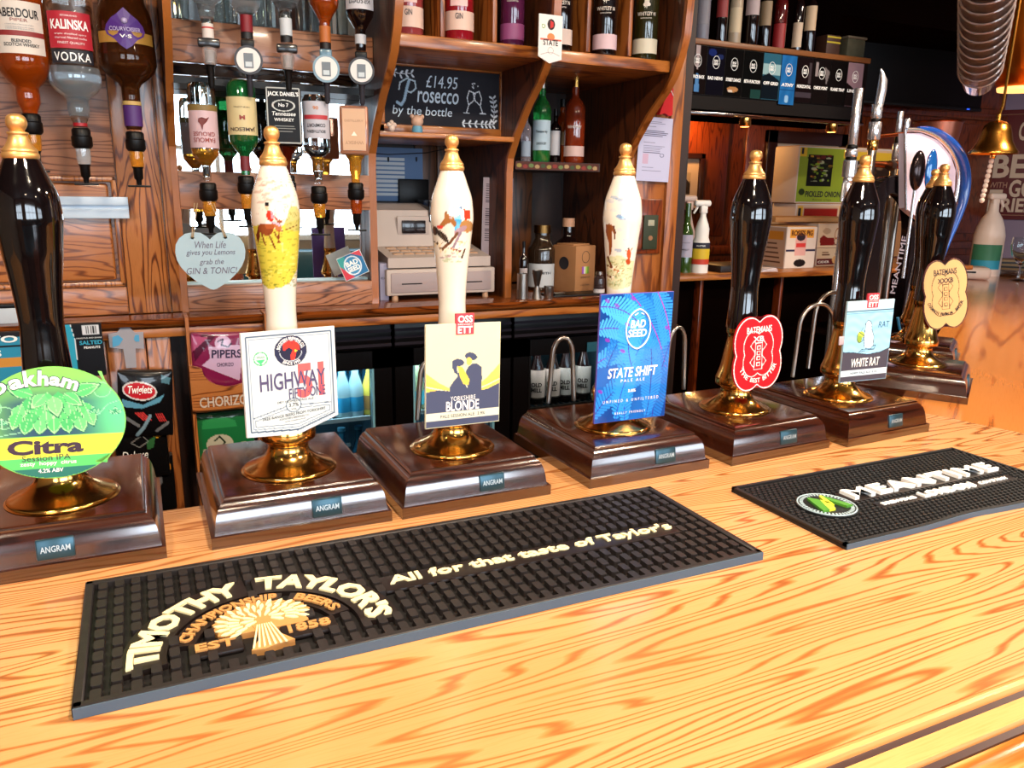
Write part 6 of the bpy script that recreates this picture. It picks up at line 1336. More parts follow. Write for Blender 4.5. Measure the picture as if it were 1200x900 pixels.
pack(221, 392, 294, 452, 2.02, 'crisp_bag', 'purple foil crisp bag with pale lilac label in the rack', 'crisp bag', cv, [('PIPERS', 24, 60, 17, 26, mat('ink_aubergine', '2c1c40', .5), dict(bold=.02)), ('CHORIZO', 30, 50, 31, 35, mat('ink_aubergine', '2c1c40', .5), {})], bmat_=mat('bag_purple', '7c1c48', .3), ry=R(3))
cv = Canvas(70, 52, 80, '1c6c3c'); cv.poly([(10, 6), (30, 2), (48, 8), (50, 14), (8, 14)], '2c8c50'); cv.ell(28, 30, 16, 10, 'b8b4a0'); cv.poly([(8, 34), (60, 30), (66, 52), (6, 52)], 'b0ac98'); cv.line([(22, 26), (28, 22), (34, 28), (30, 32)], 1.8, '1c2c1c')
pack(226, 486, 300, 540, 2.03, 'crisp_bag', 'green foil crisp bag on the lower level of the rack', 'crisp bag', cv, [('PIPERS', 10, 44, 37, 46, INK, dict(bold=.02))], bmat_=mat('bag_green', '1c6c3c', .3))

# ================================================================== RIGHT-HAND SIDE
YL = 2.48
t = thing('side_ledge', 'wooden ledge under the wall panelling carrying wine bottles and cartons', 'shelf', (2.3, 2.65, 1.24))
obj('board', M().bbox(1.625, 3.60, YL, 3.0, 1.219, 1.24, .004), SHELFW, t, world=True)
obj('front_panel', M().box(1.63, 3.56, 2.56, 2.60, 0, 1.219), BLACKM, t, world=True)  # black backing added to stand for the dark space under the ledge
for k in range(4): obj('upright', M().bbox(2.02+k*.42, 2.035+k*.42, 2.52, 2.56, .1, 1.219, .002), PANW, t, world=True)
def zrow(px, py, Y): return P(px, py, Y).z
def ltb(name, label, cat, px, Y, z0, rows, m_, cap=None, parts=(), group=None):
    """upright lathe object given by (row, half width) in the photo; stands on z0"""
    c, q = lpx(px, Y, rows); q = sorted(q, key=lambda a: a[1]); q[0] = (q[0][0], z0)
    t = thing(name, label, cat, (c.x, c.y, 0), 0, group); obj('glass' if 'bottle' in cat else 'body', M().lathe(q, 22), m_, t, smooth=50); return t, c, dep(c)/FPX
Y1 = 2.60
t, c, s_ = ltb('wine_bottle', 'dark wine bottle with white label at the left end of the ledge', 'bottle', 788, Y1, 1.24, [(236, 3.2), (248, 3.2), (262, 3.6), (270, 7), (275, 8), (318, 8)], DKB, group='wine bottles on the ledge')
band(t, c, 8*s_, zrow(788, 301, Y1), zrow(788, 278, Y1), 140, 'a8a0b4'); ltext(t, c, 8*s_, 'VINO', zrow(788, 283, Y1), .02, .005, INK)
t, c, s_ = ltb('wine_bottle', 'green wine bottle with white label beside the white spray bottle', 'bottle', 805, Y1, 1.24, [(238, 3.2), (250, 3.2), (262, 3.8), (270, 7), (275, 8), (318, 8)], mat('green_wine_glass', '3c5c1c', .06, 0, .8, trans=.4), group='wine bottles on the ledge')
band(t, c, 8*s_, zrow(805, 301, Y1), zrow(805, 275, Y1), 140, 'a8a4b8'); ltext(t, c, 8*s_, 'MERLOT', zrow(805, 292, Y1), .028, .006, INK, bold=.02); ltext(t, c, 8*s_, 'LA BASTIDE', zrow(805, 284, Y1), .03, .004, INK)
def sprayer(label, px, Y, z0, rows, head_row, col, band_spec, group, flip=1, mt=None):
    t, c, s_ = ltb('spray_bottle', label, 'bottle', px, Y, z0, rows, mt or WHITE, group=group)
    zt = zrow(px, head_row, Y); H = rows[-1][0]-rows[0][0]; u = H*s_/82
    ax = Matrix.Translation((0, 0, zt)) @ Matrix.Rotation(R(-20), 4, 'Z')
    obj('trigger_head', M().bbox(-9*u*flip if flip > 0 else -13*u, 13*u if flip > 0 else 9*u, -5*u, 5*u, -1*u, 7*u, 3*u, 3).bbox(-4.5*u, 4.5*u, -4.5*u, 4.5*u, -10*u, 0, 1.5*u).xf(ax), mt or WHITE, t)
    obj('trigger', M().tube([(flip*8*u, 0, 0), (flip*10*u, 0, -5*u), (flip*13*u, 0, -10*u)], [2*u, 1.7*u, 1.2*u], 8).xf(ax), mt or WHITE, t)
    for (r0, r1, hw, col_, ang) in band_spec: band(t, c, hw*s_, zrow(px, r1, Y), zrow(px, r0, Y), ang, col_)
    return t, c, s_
sprayer('white trigger spray bottle half hidden behind the wine bottles', 806, 2.72, 1.24, [(238, 3), (250, 3.4), (262, 6), (272, 9), (318, 9)], 236, 'w', [], 'white spray bottles on the ledge', -1, mat('milky_plastic', 'c0a8a0', .4))
t, c, s_ = sprayer('white trigger spray bottle with yellow and red label on the ledge', 823, 2.58, 1.24, [(245, 3), (254, 3.5), (262, 6.5), (268, 8.2), (278, 8), (284, 10), (318, 9.6)], 241, 'w', [(284, 291, 10.3, '2c2c3c', 150), (291, 303, 10.3, 'd8b82c', 150), (303, 309, 10.2, 'c8402c', 150)], 'white spray bottles on the ledge', -1)
ltext(t, c, 10.3*s_, 'SANITISER', zrow(823, 287.5, 2.58), .035, .005, WPAINT, bold=.02, off=.002)
q = P(850, 313, 2.62); o = obj('menu_folder', M().bbox(-.09, .09, -.08, .08, 0, .028, .003), mat('folder_black', '1c1210', .4)); o.location = (q.x, 2.62, 1.24); tag(o, 'black menu folders stacked on the ledge beside the spray bottle', 'folder')
for k in range(3):
    q = P(895, 316, 2.55); o = obj('paper_pad', M().box(-.05, .05, -.04, .04, 0, .003), PAPER); o.location = (q.x+.01*k, 2.56+.01*k, 1.24+.0035*k); o.rotation_euler = (0, 0, .2*k); tag(o, ('lowest sheet of the loose white papers before the cartons', 'middle sheet of the loose white papers before the cartons', 'topmost sheet of the loose white papers before the cartons')[k], 'paper', 'loose papers on the ledge')
# cider cartons
CW = mat('carton_white', 'd4c4bc', .6); CB_ = mat('carton_tan', 'c08c58', .65)
def carton(name, label, pl, pr, pt, pb, Y, z0, dpt, cv, texts, rz_=0, mt=None, group=None, side=None):
    a, b = P(pl, pb, Y), P(pr, pb, Y); w_ = (b.x-a.x); h_ = P((pl+pr)/2, pt, Y).z-z0
    t = thing(name, label, 'box', ((a.x+b.x)/2, Y, z0), rz_, group)
    o = obj('carton', M().bbox(-w_/2, w_/2, 0, dpt, 0, h_, .003), mt or CW, t)
    obj('lid_flap', M().bbox(-w_/2+.004, w_/2-.004, .004, dpt-.004, h_-.001, h_+.003, .001), CB_, t)
    pr_ = obj('print', canvas_mesh(cv, w_*.97, h_*.96, lambda u, v: (u, -.0008, v+h_/2)), PRINT, o)
    for body, x0, x1, y0, y1, m_, kw in texts: lettering(o, body, (x0/cv.W-.5)*w_, (x1/cv.W-.5)*w_, h_*(1-y1/cv.H), h_*(1-y0/cv.H), m_, off=.0016, **kw)
    return t, o, w_, h_
ORG = mat('ink_brown', '5c2c10', .5)
cv = Canvas(40, 52, 60, 'd4c8c4'); cv.rect(4, 2, 36, 13, 'd8983c'); cv.rect(0, 28, 40, 31, '2c2c4c'); cv.rect(12, 10, 27, 36, 'd0a0a0'); cv.ell(19, 12, 6, 5, '2c2430'); cv.rect(13, 20, 26, 25, 'c83c3c'); cv.ell(20, 46, 8, 5, '1c1418')
t, o, w_, h_ = carton('cider_carton', 'white cider carton with an orange name panel, standing nearest the left', 918, 953, 266, 317, 2.60, 1.24, .22, cv, [("ROSIE'S PIG", 6, 34, 4, 11, ORG, dict(bold=.04))], group='cider cartons on the ledge')
cs = Canvas(60, 52, 60, 'c8a890'); cs.rect(30, 5, 56, 16, 'd08c34')
for k, y in enumerate((20, 26, 32, 38, 44)): cs.rect(24, y, 46+2*k % 9, y+2.4, '5c3c30')
sm = canvas_mesh(cs, .21, h_*.95, lambda u, v: (-w_/2-.0008, .11-u, v+h_/2)); obj('print', sm, PRINT, o)
cv = Canvas(52, 30, 60, 'd8c4ac'); cv.poly([(2, 18), (6, 14), (12, 18), (20, 18), (22, 28), (3, 28)], '7c1c1c'); cv.ell(10, 9, 5, 4, 'b8a088'); cv.rect(20, 26, 50, 28, '8c6c5c')
c1 = carton('cider_carton', 'upper cream carton with script lettering and a red pig', 957, 1006, 262, 289, 2.66, zrow(980, 290, 2.66), .25, cv, [('Old Rosie', 20, 50, 5, 20, mat('ink_sand', 'b07850', .5), dict(shear=.25, bold=.01))], group='cider cartons on the ledge')
cv = Canvas(52, 30, 60, 'd0bca4'); cv.rect(0, 18, 52, 29, '5c1c20'); cv.ell(30, 10, 8, 5, '4c4060'); cv.ell(26, 20, 7, 8, 'c89860'); cv.ell(36, 22, 9, 6, '2c1c20'); cv.rect(6, 6, 14, 8, '6c4c3c'); cv.rect(6, 10, 15, 12, '6c4c3c')
carton('cider_carton', 'lower cream carton with a maroon band under the script carton', 955, 1004, 290.5, 316, 2.66, 1.24, .25, cv, [('CIDER', 2, 16, 21, 25, WPAINT, dict(bold=.02))], group='cider cartons on the ledge')
qa, qb = P(899, 262, 2.75), P(990, 262, 2.75); z0 = zrow(980, 262, 2.66)+.005
o = obj('cardboard_tray', M().bbox(-(qb.x-qa.x)/2, (qb.x-qa.x)/2, -.09, .09, 0, .022, .003), CB_); o.location = ((qa.x+qb.x)/2, 2.79, z0); tag(o, 'flat tan cardboard tray lying on top of the cider cartons', 'box')
# crisp boxes
cv = Canvas(57, 65, 110, '8ca030'); cv.rect(0, 0, 8, 11, 'd8b030'); cv.rect(52, 0, 57, 11, 'd8b030'); cv.rect(10, 8, 40, 46, '10100c')
for _ in range(70): cv.ell(rs.uniform(12, 38), rs.uniform(9, 44), rs.uniform(1, 3.5), rs.uniform(.8, 2), ('c8982c', '7c9c2c', '2c3c1c', '5c1c1c', 'a8b08c', '1c140c')[rs.randint(6)], .8)
cv.rect(10, 40, 40, 46, '141410'); cv.ell(6, 53, 3.5, 4, '2c3818')
zg = zrow(955, 238, 2.95)
t, o, w_, h_ = carton('crisp_box', 'bright green crisp box with a dark food picture', 931, 988, 172, 237, 2.95, zg, .16, cv, [('PICKLED ONION', 11, 52, 51, 58, INK, dict(bold=.03)), ('flavour crisps', 20, 42, 60, 62.5, INK, {}), ('1', 2.5, 5, 2, 9, INK, dict(bold=.04))], group='stacked crisp boxes')
cv = Canvas(57, 26, 60, 'd0b094'); cv.rect(8, 2, 48, 26, '8c1c14'); cv.rect(1, 1, 7, 12, 'd8a030'); cv.rect(50, 1, 56, 12, 'd8a030'); cv.rect(12, 16, 44, 26, '2c0c0c')
zr_ = zrow(955, 266, 2.95)
carton('crisp_box', 'red fronted crisp box directly under the green one', 928, 986, 239, 292, 2.95, 1.24, .16, cv, [('1', 2.5, 5.5, 2, 9, INK, dict(bold=.04)), ('1', 51, 54, 2, 9, INK, dict(bold=.04))], group='stacked crisp boxes')
cv = Canvas(40, 65, 50, '2c1c14'); cv.rect(0, 2, 40, 10, 'd8b030'); cv.rect(0, 0, 40, 2, 'd0b090'); cv.rect(0, 10, 2, 65, 'd0b090')
for _ in range(30): cv.ell(rs.uniform(4, 38), rs.uniform(14, 60), 3, 1.6, ('7c5c44', 'a08c7c', '4c3424')[rs.randint(3)], .7)
carton('crisp_box', 'dark crisp box with a yellow top band behind the chrome tap', 992, 1046, 174, 258, 3.0, zrow(1015, 259, 3.0), .16, cv, [], group='stacked crisp boxes')
carton('crisp_box', 'pale brown carton seen through the loop of the black tap arch', 1012, 1056, 260, 318, 3.0, 1.24, .16, Canvas(40, 40, 8, '9c6c48'), [], mt=CB_, group='stacked crisp boxes')
# pictures on the panelled wall
def picture(px0, py0, px1, py1, Y, label, inner, group='framed pictures on the panelling', fw_=.03):
    a, b = P(px0, py0, Y), P(px1, py1, Y); w_, h_ = b.x-a.x, a.z-b.z
    t = thing('framed_picture', label, 'picture', ((a.x+b.x)/2, Y, b.z), 0, group); FRM = mat('frame_dark', '2c100a', .3, 0, .4)
    for m_ in (M().bbox(-w_/2, w_/2, -.02, .015, 0, fw_, .004), M().bbox(-w_/2, w_/2, -.02, .015, h_-fw_, h_, .004), M().bbox(-w_/2, -w_/2+fw_, -.02, .015, 0, h_, .004), M().bbox(w_/2-fw_, w_/2, -.02, .015, 0, h_, .004)): obj('frame_rail', m_, FRM, t)
    obj('mount', M().box(-w_/2+fw_*.8, w_/2-fw_*.8, -.002, .012, fw_*.8, h_-fw_*.8), mat('mount_cream', 'c0a890', .7), t)
    m_ = canvas_mesh(inner, w_*.42, h_*.36, lambda u, v: (u, -.004, v+h_*.5)); obj('print', m_, PRINT, t)
cv = Canvas(30, 30, 40, '7c6850'); cv.rect(0, 0, 30, 12, 'a89478'); cv.poly([(0, 20), (10, 10), (22, 8), (30, 16), (30, 30), (0, 30)], '2c241c'); cv.poly([(2, 30), (14, 14), (18, 14), (24, 30)], '6c5c48')
picture(775, 178, 820, 250, 3.57, 'dark framed print of a lane with a cream mount left on the panelling', cv)
cv = Canvas(30, 30, 20, '2c1c18'); cv.ell(15, 15, 9, 8, '1c1210')
picture(899, 152, 985, 240, 3.57, 'wide dark frame with pale mount behind the green crisp box', cv, fw_=.07)
# wall lamp
q = P(799, 158, 3.50)
t = thing('wall_lamp', 'brass wall lamp glowing orange on the panelling behind the end post', 'lamp', (q.x, 3.56, q.z))
obj('back_plate', M().lathe([(.05, 0), (.045, .012), (.0005, .014)], 20).xf(Matrix.Rotation(R(90), 4, 'X')), BRASS, t)
obj('arm', M().tube([(0, 0, 0), (0, -.05, -.02), (0, -.09, .01)], .006, 8), BRASS, t); obj('candle_bulb', M().sphere((0, -.09, .05), .02, 12, 8, sz=1.6), mat('warm_bulb', 'ffb050', .4, emit=22), t)
obj('cup', M().lathe([(.012, 0), (.025, .02), (.02, .025)], 14, (0, -.09, .005)), BRASS, t)
l = bpy.data.lights.new('wall_lamp_light', 'POINT'); l.energy = 16; l.color = (1, .5, .15); l.shadow_soft_size = .03; o = bpy.data.objects.new('wall_lamp_light', l); C.objects.link(o); o.parent = t; o.location = (.05, -.13, .07)

# gantry with row of beer cards
YG = 2.44
zs1 = zrow(900, 56, YG); gx0, gx1 = 1.60, P(1021, 70, YG).x
t = thing('bottle_gantry', 'dark hanging gantry with bottle shelf above a row of beer cards', 'shelf unit', (2.2, 2.5, zs1))
obj('shelf', M().bbox(gx0, gx1, YG, 2.72, zs1-.014, zs1+.006, .003), mat('shelf_edge_brown', '7c4a24', .4), t, world=True)
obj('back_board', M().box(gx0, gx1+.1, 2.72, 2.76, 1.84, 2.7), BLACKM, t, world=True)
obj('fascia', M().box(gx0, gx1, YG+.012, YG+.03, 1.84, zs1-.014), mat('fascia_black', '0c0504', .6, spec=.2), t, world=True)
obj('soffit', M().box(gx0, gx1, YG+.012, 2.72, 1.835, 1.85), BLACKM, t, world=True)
obj('lower_bead', M().bbox(gx0, gx1, YG, YG+.02, 1.83, 1.842, .003), MAHO, t, world=True)
edges = [795, 808, 830, 851.5, 873, 896, 917.5, 936, 956, 976, 996, 1015]
names = [('DARE', '0c0808', 'fire'), ('BOUNCE BACK', '140c0c', 'beam'), ('BAD NEWS', '0c0a14', 'blue'), ('STREET DANCE', '0a0808', 'pic'), ('BETA FUNCTION', '080808', 'green'), ('OFF GRID', '2c5c70', 'sea'), ('ATHY', '1c5c98', 'blueall'), ('HORIZONTAL', '140a0c', 'red'), ('CHECK POINT', '100a0a', 'grey'), ('FLAME TRAP', '0c0808', 'red2'), ('LINE UP', '5c4850', 'pink')]
for k, (nm, bg, art) in enumerate(names):
    xa, xb = P(edges[k], 80, YG-.004).x, P(edges[k+1], 80, YG-.004).x; w_ = xb-xa-.002; h_ = .165
    if art == 'blueall': h_ = .178
    cv = Canvas(22, 52, 26, bg)
    if art == 'fire': cv.poly([(4, 8), (12, 16), (18, 24), (16, 34), (8, 28)], 'd8883c')
    if art == 'beam': cv.poly([(8, 0), (14, 0), (12, 26), (10, 26)], 'a89898'); cv.poly([(10, 30), (13, 30), (15, 50), (8, 50)], '4c7cb0')
    if art == 'blue': cv.ell(6, 6, 5, 4, '1c2c6c', .8); cv.ell(16, 10, 4, 3, '243060', .8)
    if art == 'pic': cv.ell(11, 44, 7, 3, 'a8784c'); cv.ell(8, 46, 3, 1.6, 'd0c0b0')
    if art == 'green': cv.rect(10, 42, 22, 52, '1c3c38')
    if art == 'sea': cv.rect(0, 12, 22, 24, '8cacb0'); cv.poly([(0, 26), (8, 22), (22, 30), (22, 52), (0, 52)], '0c141c')
    if art == 'blueall': cv.blend(lambda x, y: .5+.5*np.sin(x*.5+y*.2), '2468a8'); cv.rect(0, 36, 22, 37, '143c6c'); cv.ell(11, 46, 3, 4, '8cb4d8')
    if art == 'red': cv.rect(16, 6, 20, 30, '3c3438'); cv.rect(0, 40, 22, 46, '3c343c')
    if art == 'grey': cv.poly([(2, 4), (6, 4), (6, 20), (2, 20)], '8c8080'); cv.poly([(14, 8), (22, 14), (18, 30)], '6c6464')
    if art == 'pink': cv.rect(0, 0, 22, 34, '8c7078'); cv.ell(12, 38, 6, 5, 'b09070'); cv.poly([(0, 24), (10, 30), (22, 52), (0, 52)], '140c0c')
    o = obj('beer_card', M().box(-w_/2, w_/2, 0, .003, -h_, 0), BLACK); o.location = ((xa+xb)/2, YG+.006, zs1-.016); desc = dict(fire='orange flame picture', beam='pale beam of light', blue='faint blue shapes', pic='small figure picture at its foot', green='plain black ground and dark green corner', sea='pale blue sky over dark sea', blueall='bright blue ground, longer than the rest', red='dark red and grey art', grey='grey angular shapes', red2='plain black art near the right end', pink='pinkish grey art at the right end')[art]
    tag(o, 'beer card on the gantry with '+desc, 'card', 'row of beer cards on the gantry')
    obj('print', canvas_mesh(cv, w_*.98, h_*.99, lambda u, v: (u, -.0005, v-h_/2)), PMATT, o)
    ez = -.052; ring_ = [(.0155*math.sin(a), -.0012, ez+.0215*math.cos(a)) for a in [x*math.pi/12 for x in range(24)]]
    obj('emblem', M().tube(ring_, .0011, 4, True), WPAINT, o); lettering(o, 'BAD', -.009, .009, ez+.001, ez+.009, WPAINT, bold=.04, off=.0012); lettering(o, 'SEED', -.010, .010, ez-.009, ez-.001, WPAINT, bold=.04, off=.0012)
    lettering(o, nm, -w_*.42, w_*.42, -.112, -.100, WPAINT, bold=.05, off=.0012, shear=.1)
# gantry bottles
zb = zs1+.006; g = 'bottles on the dark gantry shelf'
for px, hw, h, gm, lc, lb_, lab in ((808, 6, .24, DKB, 'a89c9c', .3, 'dark bottle with grey picture label at the left end of the gantry'), (823, 8, .25, mat('frosted_glass', '8c8894', .4, trans=.3), '7c7880', .4, 'frosted grey bottle on the gantry shelf'),
        (845, 7, .24, DKB, '8c3030', .55, 'dark bottle with a small red label on the gantry'), (861, 7.5, .25, mat('cream_bottle', 'a8947c', .3), 'c8b494', .35, 'cream-labelled tall bottle on the gantry'), (880, 8.5, .26, DKB, 'b4a0a0', .6, 'dark bottle with a pale rounded shoulder label'),
        (896, 7, .25, DKB, '8c7458', .5, 'dark bottle with an oval label right of the rounded one'), (913, 7.5, .26, mat('dark_red_glass', '5c1414', .06, 0, .8, trans=.2), '8c1c20', .2, 'dark red bottle with a red foot label'), (934, 6, .26, DKB, 'c0a890', .25, 'slim dark bottle with tall cream label'), (948, 7, .26, DKB, 'c0a484', .5, 'dark bottle with short cream label, last on the gantry')):
    t = shelf_bottle(px, 50, 2.50, hw, zb, gm, lab, [(lb_-.18, lb_+.16, 120, lc)], [], h=h, group=g, name='spirit_bottle')
    t.location = (P(px, 30+(px-800)*.1, 2.50).x, 2.50, zb)
cc = P(970, 52, 2.5)
t = thing('tea_box', 'small dark box with two yellow stripes on the gantry', 'box', (cc.x, 2.5, zb)); obj('carton', M().bbox(-.036, .036, -.03, .03, 0, .075, .003), mat('box_brown', '3c2014', .6), t)
for z in (.045, .064): obj('stripe', M().box(-.0362, .0362, -.0306, -.0300, z, z+.006), mat('stripe_yellow', 'b09c24', .5), t)
cc = P(996, 54, 2.5); t = thing('planter_box', 'mossy pale box on the right end of the gantry shelf', 'box', (cc.x, 2.5, zb)); obj('carton', M().bbox(-.05, .05, -.035, .035, 0, .075, .01), mat('moss_grey', '4c4834', .8, noise=.6, nscale=25), t); obj('rim', M().bbox(-.053, .053, -.038, .038, .07, .08, .004), mat('moss_rim', '5c5040', .7), t)
# gantry spots
for px, py, lab in ((876, 108, 'small brass spotlight under the middle of the gantry'), (978, 118, 'small spotlight under the right part of the gantry')):
    q = P(px, py, YG-.02); t = thing('gantry_spot', lab, 'light', (q.x, YG-.02, 1.83)); obj('housing', M().lathe([(.018, -.035), (.022, -.03), (.022, -.004), (.01, 0)], 16), BRASS, t); obj('lens', M().lathe([(.0005, -.0352), (.016, -.0352)], 14), mat('warm_lens', 'ffc070', .4, emit=6), t)
# black box added to darken the ceiling zone, and television
struct('ceiling_dark_box', M().box(1.62, 5.35, 2.76, 3.60, 2.32, 2.7), BLACKM)
a, b = P(1012, 60, 3.15), P(1141, 132, 3.15)
t = thing('television', 'large black flat television hanging at the right above the taps', 'television', ((a.x+b.x)/2, 3.15, b.z), R(-3)); w_ = b.x-a.x
obj('screen', M().bbox(-w_/2, w_/2, -.02, .03, 0, .78, .01), mat('tv_black', '060303', .45, spec=.15), t); obj('bezel', M().bbox(-w_/2, w_/2, -.026, .0, 0, .02, .004), BLACK, t); obj('wall_bracket', M().box(-.1, .1, .03, .40, .3, .5), BLACKM, t)
obj('standby_light', M().box(w_/2-.12, w_/2-.10, -.028, -.026, .006, .012), mat('led_blue', '3060ff', .4, emit=2), t)

# ------------------------------------------------ taps behind the pumps
YT = 2.0; ZI = 1.06
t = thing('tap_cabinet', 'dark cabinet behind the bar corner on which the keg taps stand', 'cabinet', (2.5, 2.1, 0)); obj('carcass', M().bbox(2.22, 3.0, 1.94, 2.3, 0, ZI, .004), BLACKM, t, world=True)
def tap(label, px, rows, Y, mats, group='tall chrome taps'):
    c, q = lpx(px, Y, rows); q = sorted(q, key=lambda a: a[1]); t = thing('beer_tap', label, 'beer tap', (c.x, c.y, ZI), 0, group)
    z0 = ZI
    q = [(r, z-z0) for r, z in q]
    return t, c, q
def segs(t, px, Y, items):
    for r0, r1, hw, n_, m_ in items:
        z1, z0 = zrow(px, r0, Y)-ZI, zrow(px, r1, Y)-ZI; r = hw*dep(P(px, r0, Y))/FPX
        obj(n_, M().lathe([(r*.92, z0), (r, z0+.002), (r, z1-.002), (r*.92, z1)], 20), m_, t, smooth=40)
c = P(1000, 160, YT); t = thing('beer_tap', 'tall polished chrome tap handle, leftmost behind the fifth and sixth pumps', 'beer tap', (c.x, YT, ZI), 0, 'tall chrome taps')
segs(t, 1001, YT, [(103, 170, 5.2, 'handle', CHROME), (170, 175, 6.2, 'ring', BLACK), (175, 184, 7, 'collar', CHROME), (184, 188, 6.4, 'ring', BLACK), (188, 208, 8, 'barrel', CHROME), (208, 214, 6, 'neck', CHROME), (214, 232, 5, 'spout', CHROME), (232, 452, 5, 'stem', CHROME)])
obj('side_spout', M().tube([(-.012, 0, zrow(1000, 212, YT)-ZI), (-.03, -.01, zrow(1000, 216, YT)-ZI), (-.034, -.012, zrow(1000, 236, YT)-ZI)], .006, 8), CHROME, t)
c = P(1024, 160, YT); t = thing('beer_tap', 'second tall chrome tap with curved top beside the television', 'beer tap', (c.x, YT, ZI), 0, 'tall chrome taps')
segs(t, 1025, YT, [(122, 139, 6, 'collar', CHROME), (139, 143, 5.5, 'ring', BLACK), (143, 164, 7, 'barrel', CHROME), (164, 176, 6, 'neck', BRASS), (176, 452, 5, 'stem', STEEL)])
zz = lambda r: zrow(1028, r, YT)-ZI
obj('handle', M().tube([(.006, 0, zz(124)), (.012, 0, zz(105)), (.012, 0, zz(94)), (.004, 0, zz(86)), (-.004, 0, zz(80))], [.014, .015, .014, .008, .002], 14), CHROME, t)
for px, r0, lab in ((1052, 130, 'short chrome tap tube left of the white font'), (1061, 139, 'shorter chrome tap tube beside the white font')):
    c = P(px, 160, YT+.1); t = thing('beer_tap', lab, 'beer tap', (c.x, YT+.1, ZI), 0, 'short chrome taps'); segs(t, px, YT+.1, [(r0, 156, 3.4, 'handle', CHROME), (156, 168, 3, 'ring', BLACK), (168, 187, 4, 'collar', CHROME), (187, 440, 4, 'stem', STEEL)])
o = obj('tap_manifold', M().tube([P(1026, 160, YT+.03), P(1064, 156, YT+.03)], .007, 10).tube([P(1022, 192, YT+.05), P(1040, 193, YT+.05), P(1062, 193, YT+.05)], [.010, .013, .016], 12), COPPER); tag(o, 'copper and steel pipe fittings between the chrome taps', 'pipe')
obj('fitting_nut', M().lathe([(.018, 0), (.018, .02)], 6).xf(Matrix.Translation(P(1042, 194, YT+.03)) @ Matrix.Rotation(R(90), 4, 'Y')), STEEL, o)
# black arch font
def arc_font():
    Ym = 1.96; pl = [(1052, 420), (1058, 360), (1066, 300), (1069, 262), (1065, 236), (1055, 222), (1042, 216), (1031, 222), (1024, 240), (1020, 280), (1016, 330), (1012, 420)]
    pts = [P(x, y, Ym) for x, y in pl]
    return Ym, smooth_pts(pts, 6)
def smooth_pts(p, n):
    out = []
    for i in range(len(p)-1):
        p0, p1, p2, p3 = p[max(0, i-1)], p[i], p[i+1], p[min(len(p)-1, i+2)]
        for k in range(n):
            u = k/n; out.append(.5*((2*p1)+(-p0+p2)*u+(2*p0-5*p1+4*p2-p3)*u*u+(-p0+3*p1-3*p2+p3)*u**3))
    return out+[p[-1]]
Ym, pts = arc_font(); m_ = M(); v = []; f = []; hw = .028
for i, p in enumerate(pts):
    d = (pts[min(i+1, len(pts)-1)]-pts[max(0, i-1)]).normalized(); n = Vector((-d.z, 0, d.x))
    for a, b in ((-hw, -.022), (hw, -.022), (hw, .022), (-hw, .022)): v.append(p+n*a+Vector((0, b, 0)))
f = [(i*4+k, i*4+(k+1) % 4, i*4+4+(k+1) % 4, i*4+4+k) for i in range(len(pts)-1) for k in range(4)]
t = thing('beer_font', 'tall black arched beer font with pale vertical lettering', 'beer font', (pts[0].x, Ym, ZI), 0, 'beer fonts'); obj('arch', m_.add(v, f+[(0, 1, 2, 3)]), mat('font_black', '120c10', .25, 0, .6), t, world=True, smooth=50)
obj('edge_strip', M().tube([p+Vector((0, -.022, 0))+Vector((.028*((pts[min(i+1, len(pts)-1)]-pts[max(0, i-1)]).normalized().z), 0, -.028*((pts[min(i+1, len(pts)-1)]-pts[max(0, i-1)]).normalized().x))) for i, p in enumerate(pts)][:40], .0022, 6), STEEL, t, world=True)
a, b = P(1046, 344, Ym-.024), P(1061, 274, Ym-.024); ang = math.atan2(b.z-a.z, b.x-a.x)
tm = text_mesh('MEANTIME.', (b-a).length, .026, bold=.01, rot=ang, off=0); tm.v = [(x+(a.x+b.x)/2, Ym-.0235, z+(a.z+b.z)/2) for x, y, z in tm.v]; obj('lettering', tm, mat('ink_font', '8c8490', .5), t, world=True, smooth=0, fixn=False)
# white teardrop font with blue rim
Yp = 1.90
outl = [(1062, 156), (1080, 156), (1100, 165), (1114, 182), (1120, 200), (1119, 222), (1112, 245), (1100, 272), (1088, 262), (1074, 254), (1062, 244)]
op = [P(x, y, Yp) for x, y in outl]
t = thing('beer_font', 'white teardrop lager font with thick blue rim behind the last handle', 'beer font', (op[0].x, Yp, ZI), 0, 'beer fonts')
pm_ = M(); pm_.prism([(p.x, p.z) for p in op], Yp, Yp+.03); obj('panel', pm_, mat('font_white', 'd8cce0', .25, 0, .5), t, world=True, smooth=0)
rim_ = smooth_pts([P(x, y, Yp) for x, y in ((1076, 151), (1092, 153), (1110, 163), (1124, 180), (1131, 202), (1130, 228), (1122, 254), (1110, 284), (1098, 318), (1084, 360), (1070, 400))], 6)
n_ = len(rim_); obj('blue_rim', M().tube(rim_, [.006+.012*math.sin(math.pi*min(1, (i+3)/n_*1.15)) for i in range(n_)], 12), mat('font_blue', '1c4ca0', .2, 0, .8), t, world=True)
rim2 = smooth_pts([P(x, y, Yp-.004) for x, y in ((1062, 152), (1080, 153), (1100, 162), (1116, 180), (1123, 202), (1121, 228), (1114, 250), (1104, 274))], 6); obj('chrome_rim', M().tube(rim2, .0065, 10), CHROME, t, world=True); obj('chrome_edge', M().tube([P(1061, 152, Yp), P(1061, 200, Yp), P(1062, 246, Yp)], .004, 8), CHROME, t, world=True)
PK = mat('ink_pink', 'd86c80', .5); q = P(1093, 202, Yp-.002); s_ = dep(q)/FPX
tm = text_mesh('PERONI', 40*s_, 13*s_, bold=.02, off=0, cx=q.x, cz=q.z); tm.v = [(x, Yp-.0015, z) for x, y, z in tm.v]; obj('lettering', tm, PK, t, world=True, smooth=0, fixn=False)
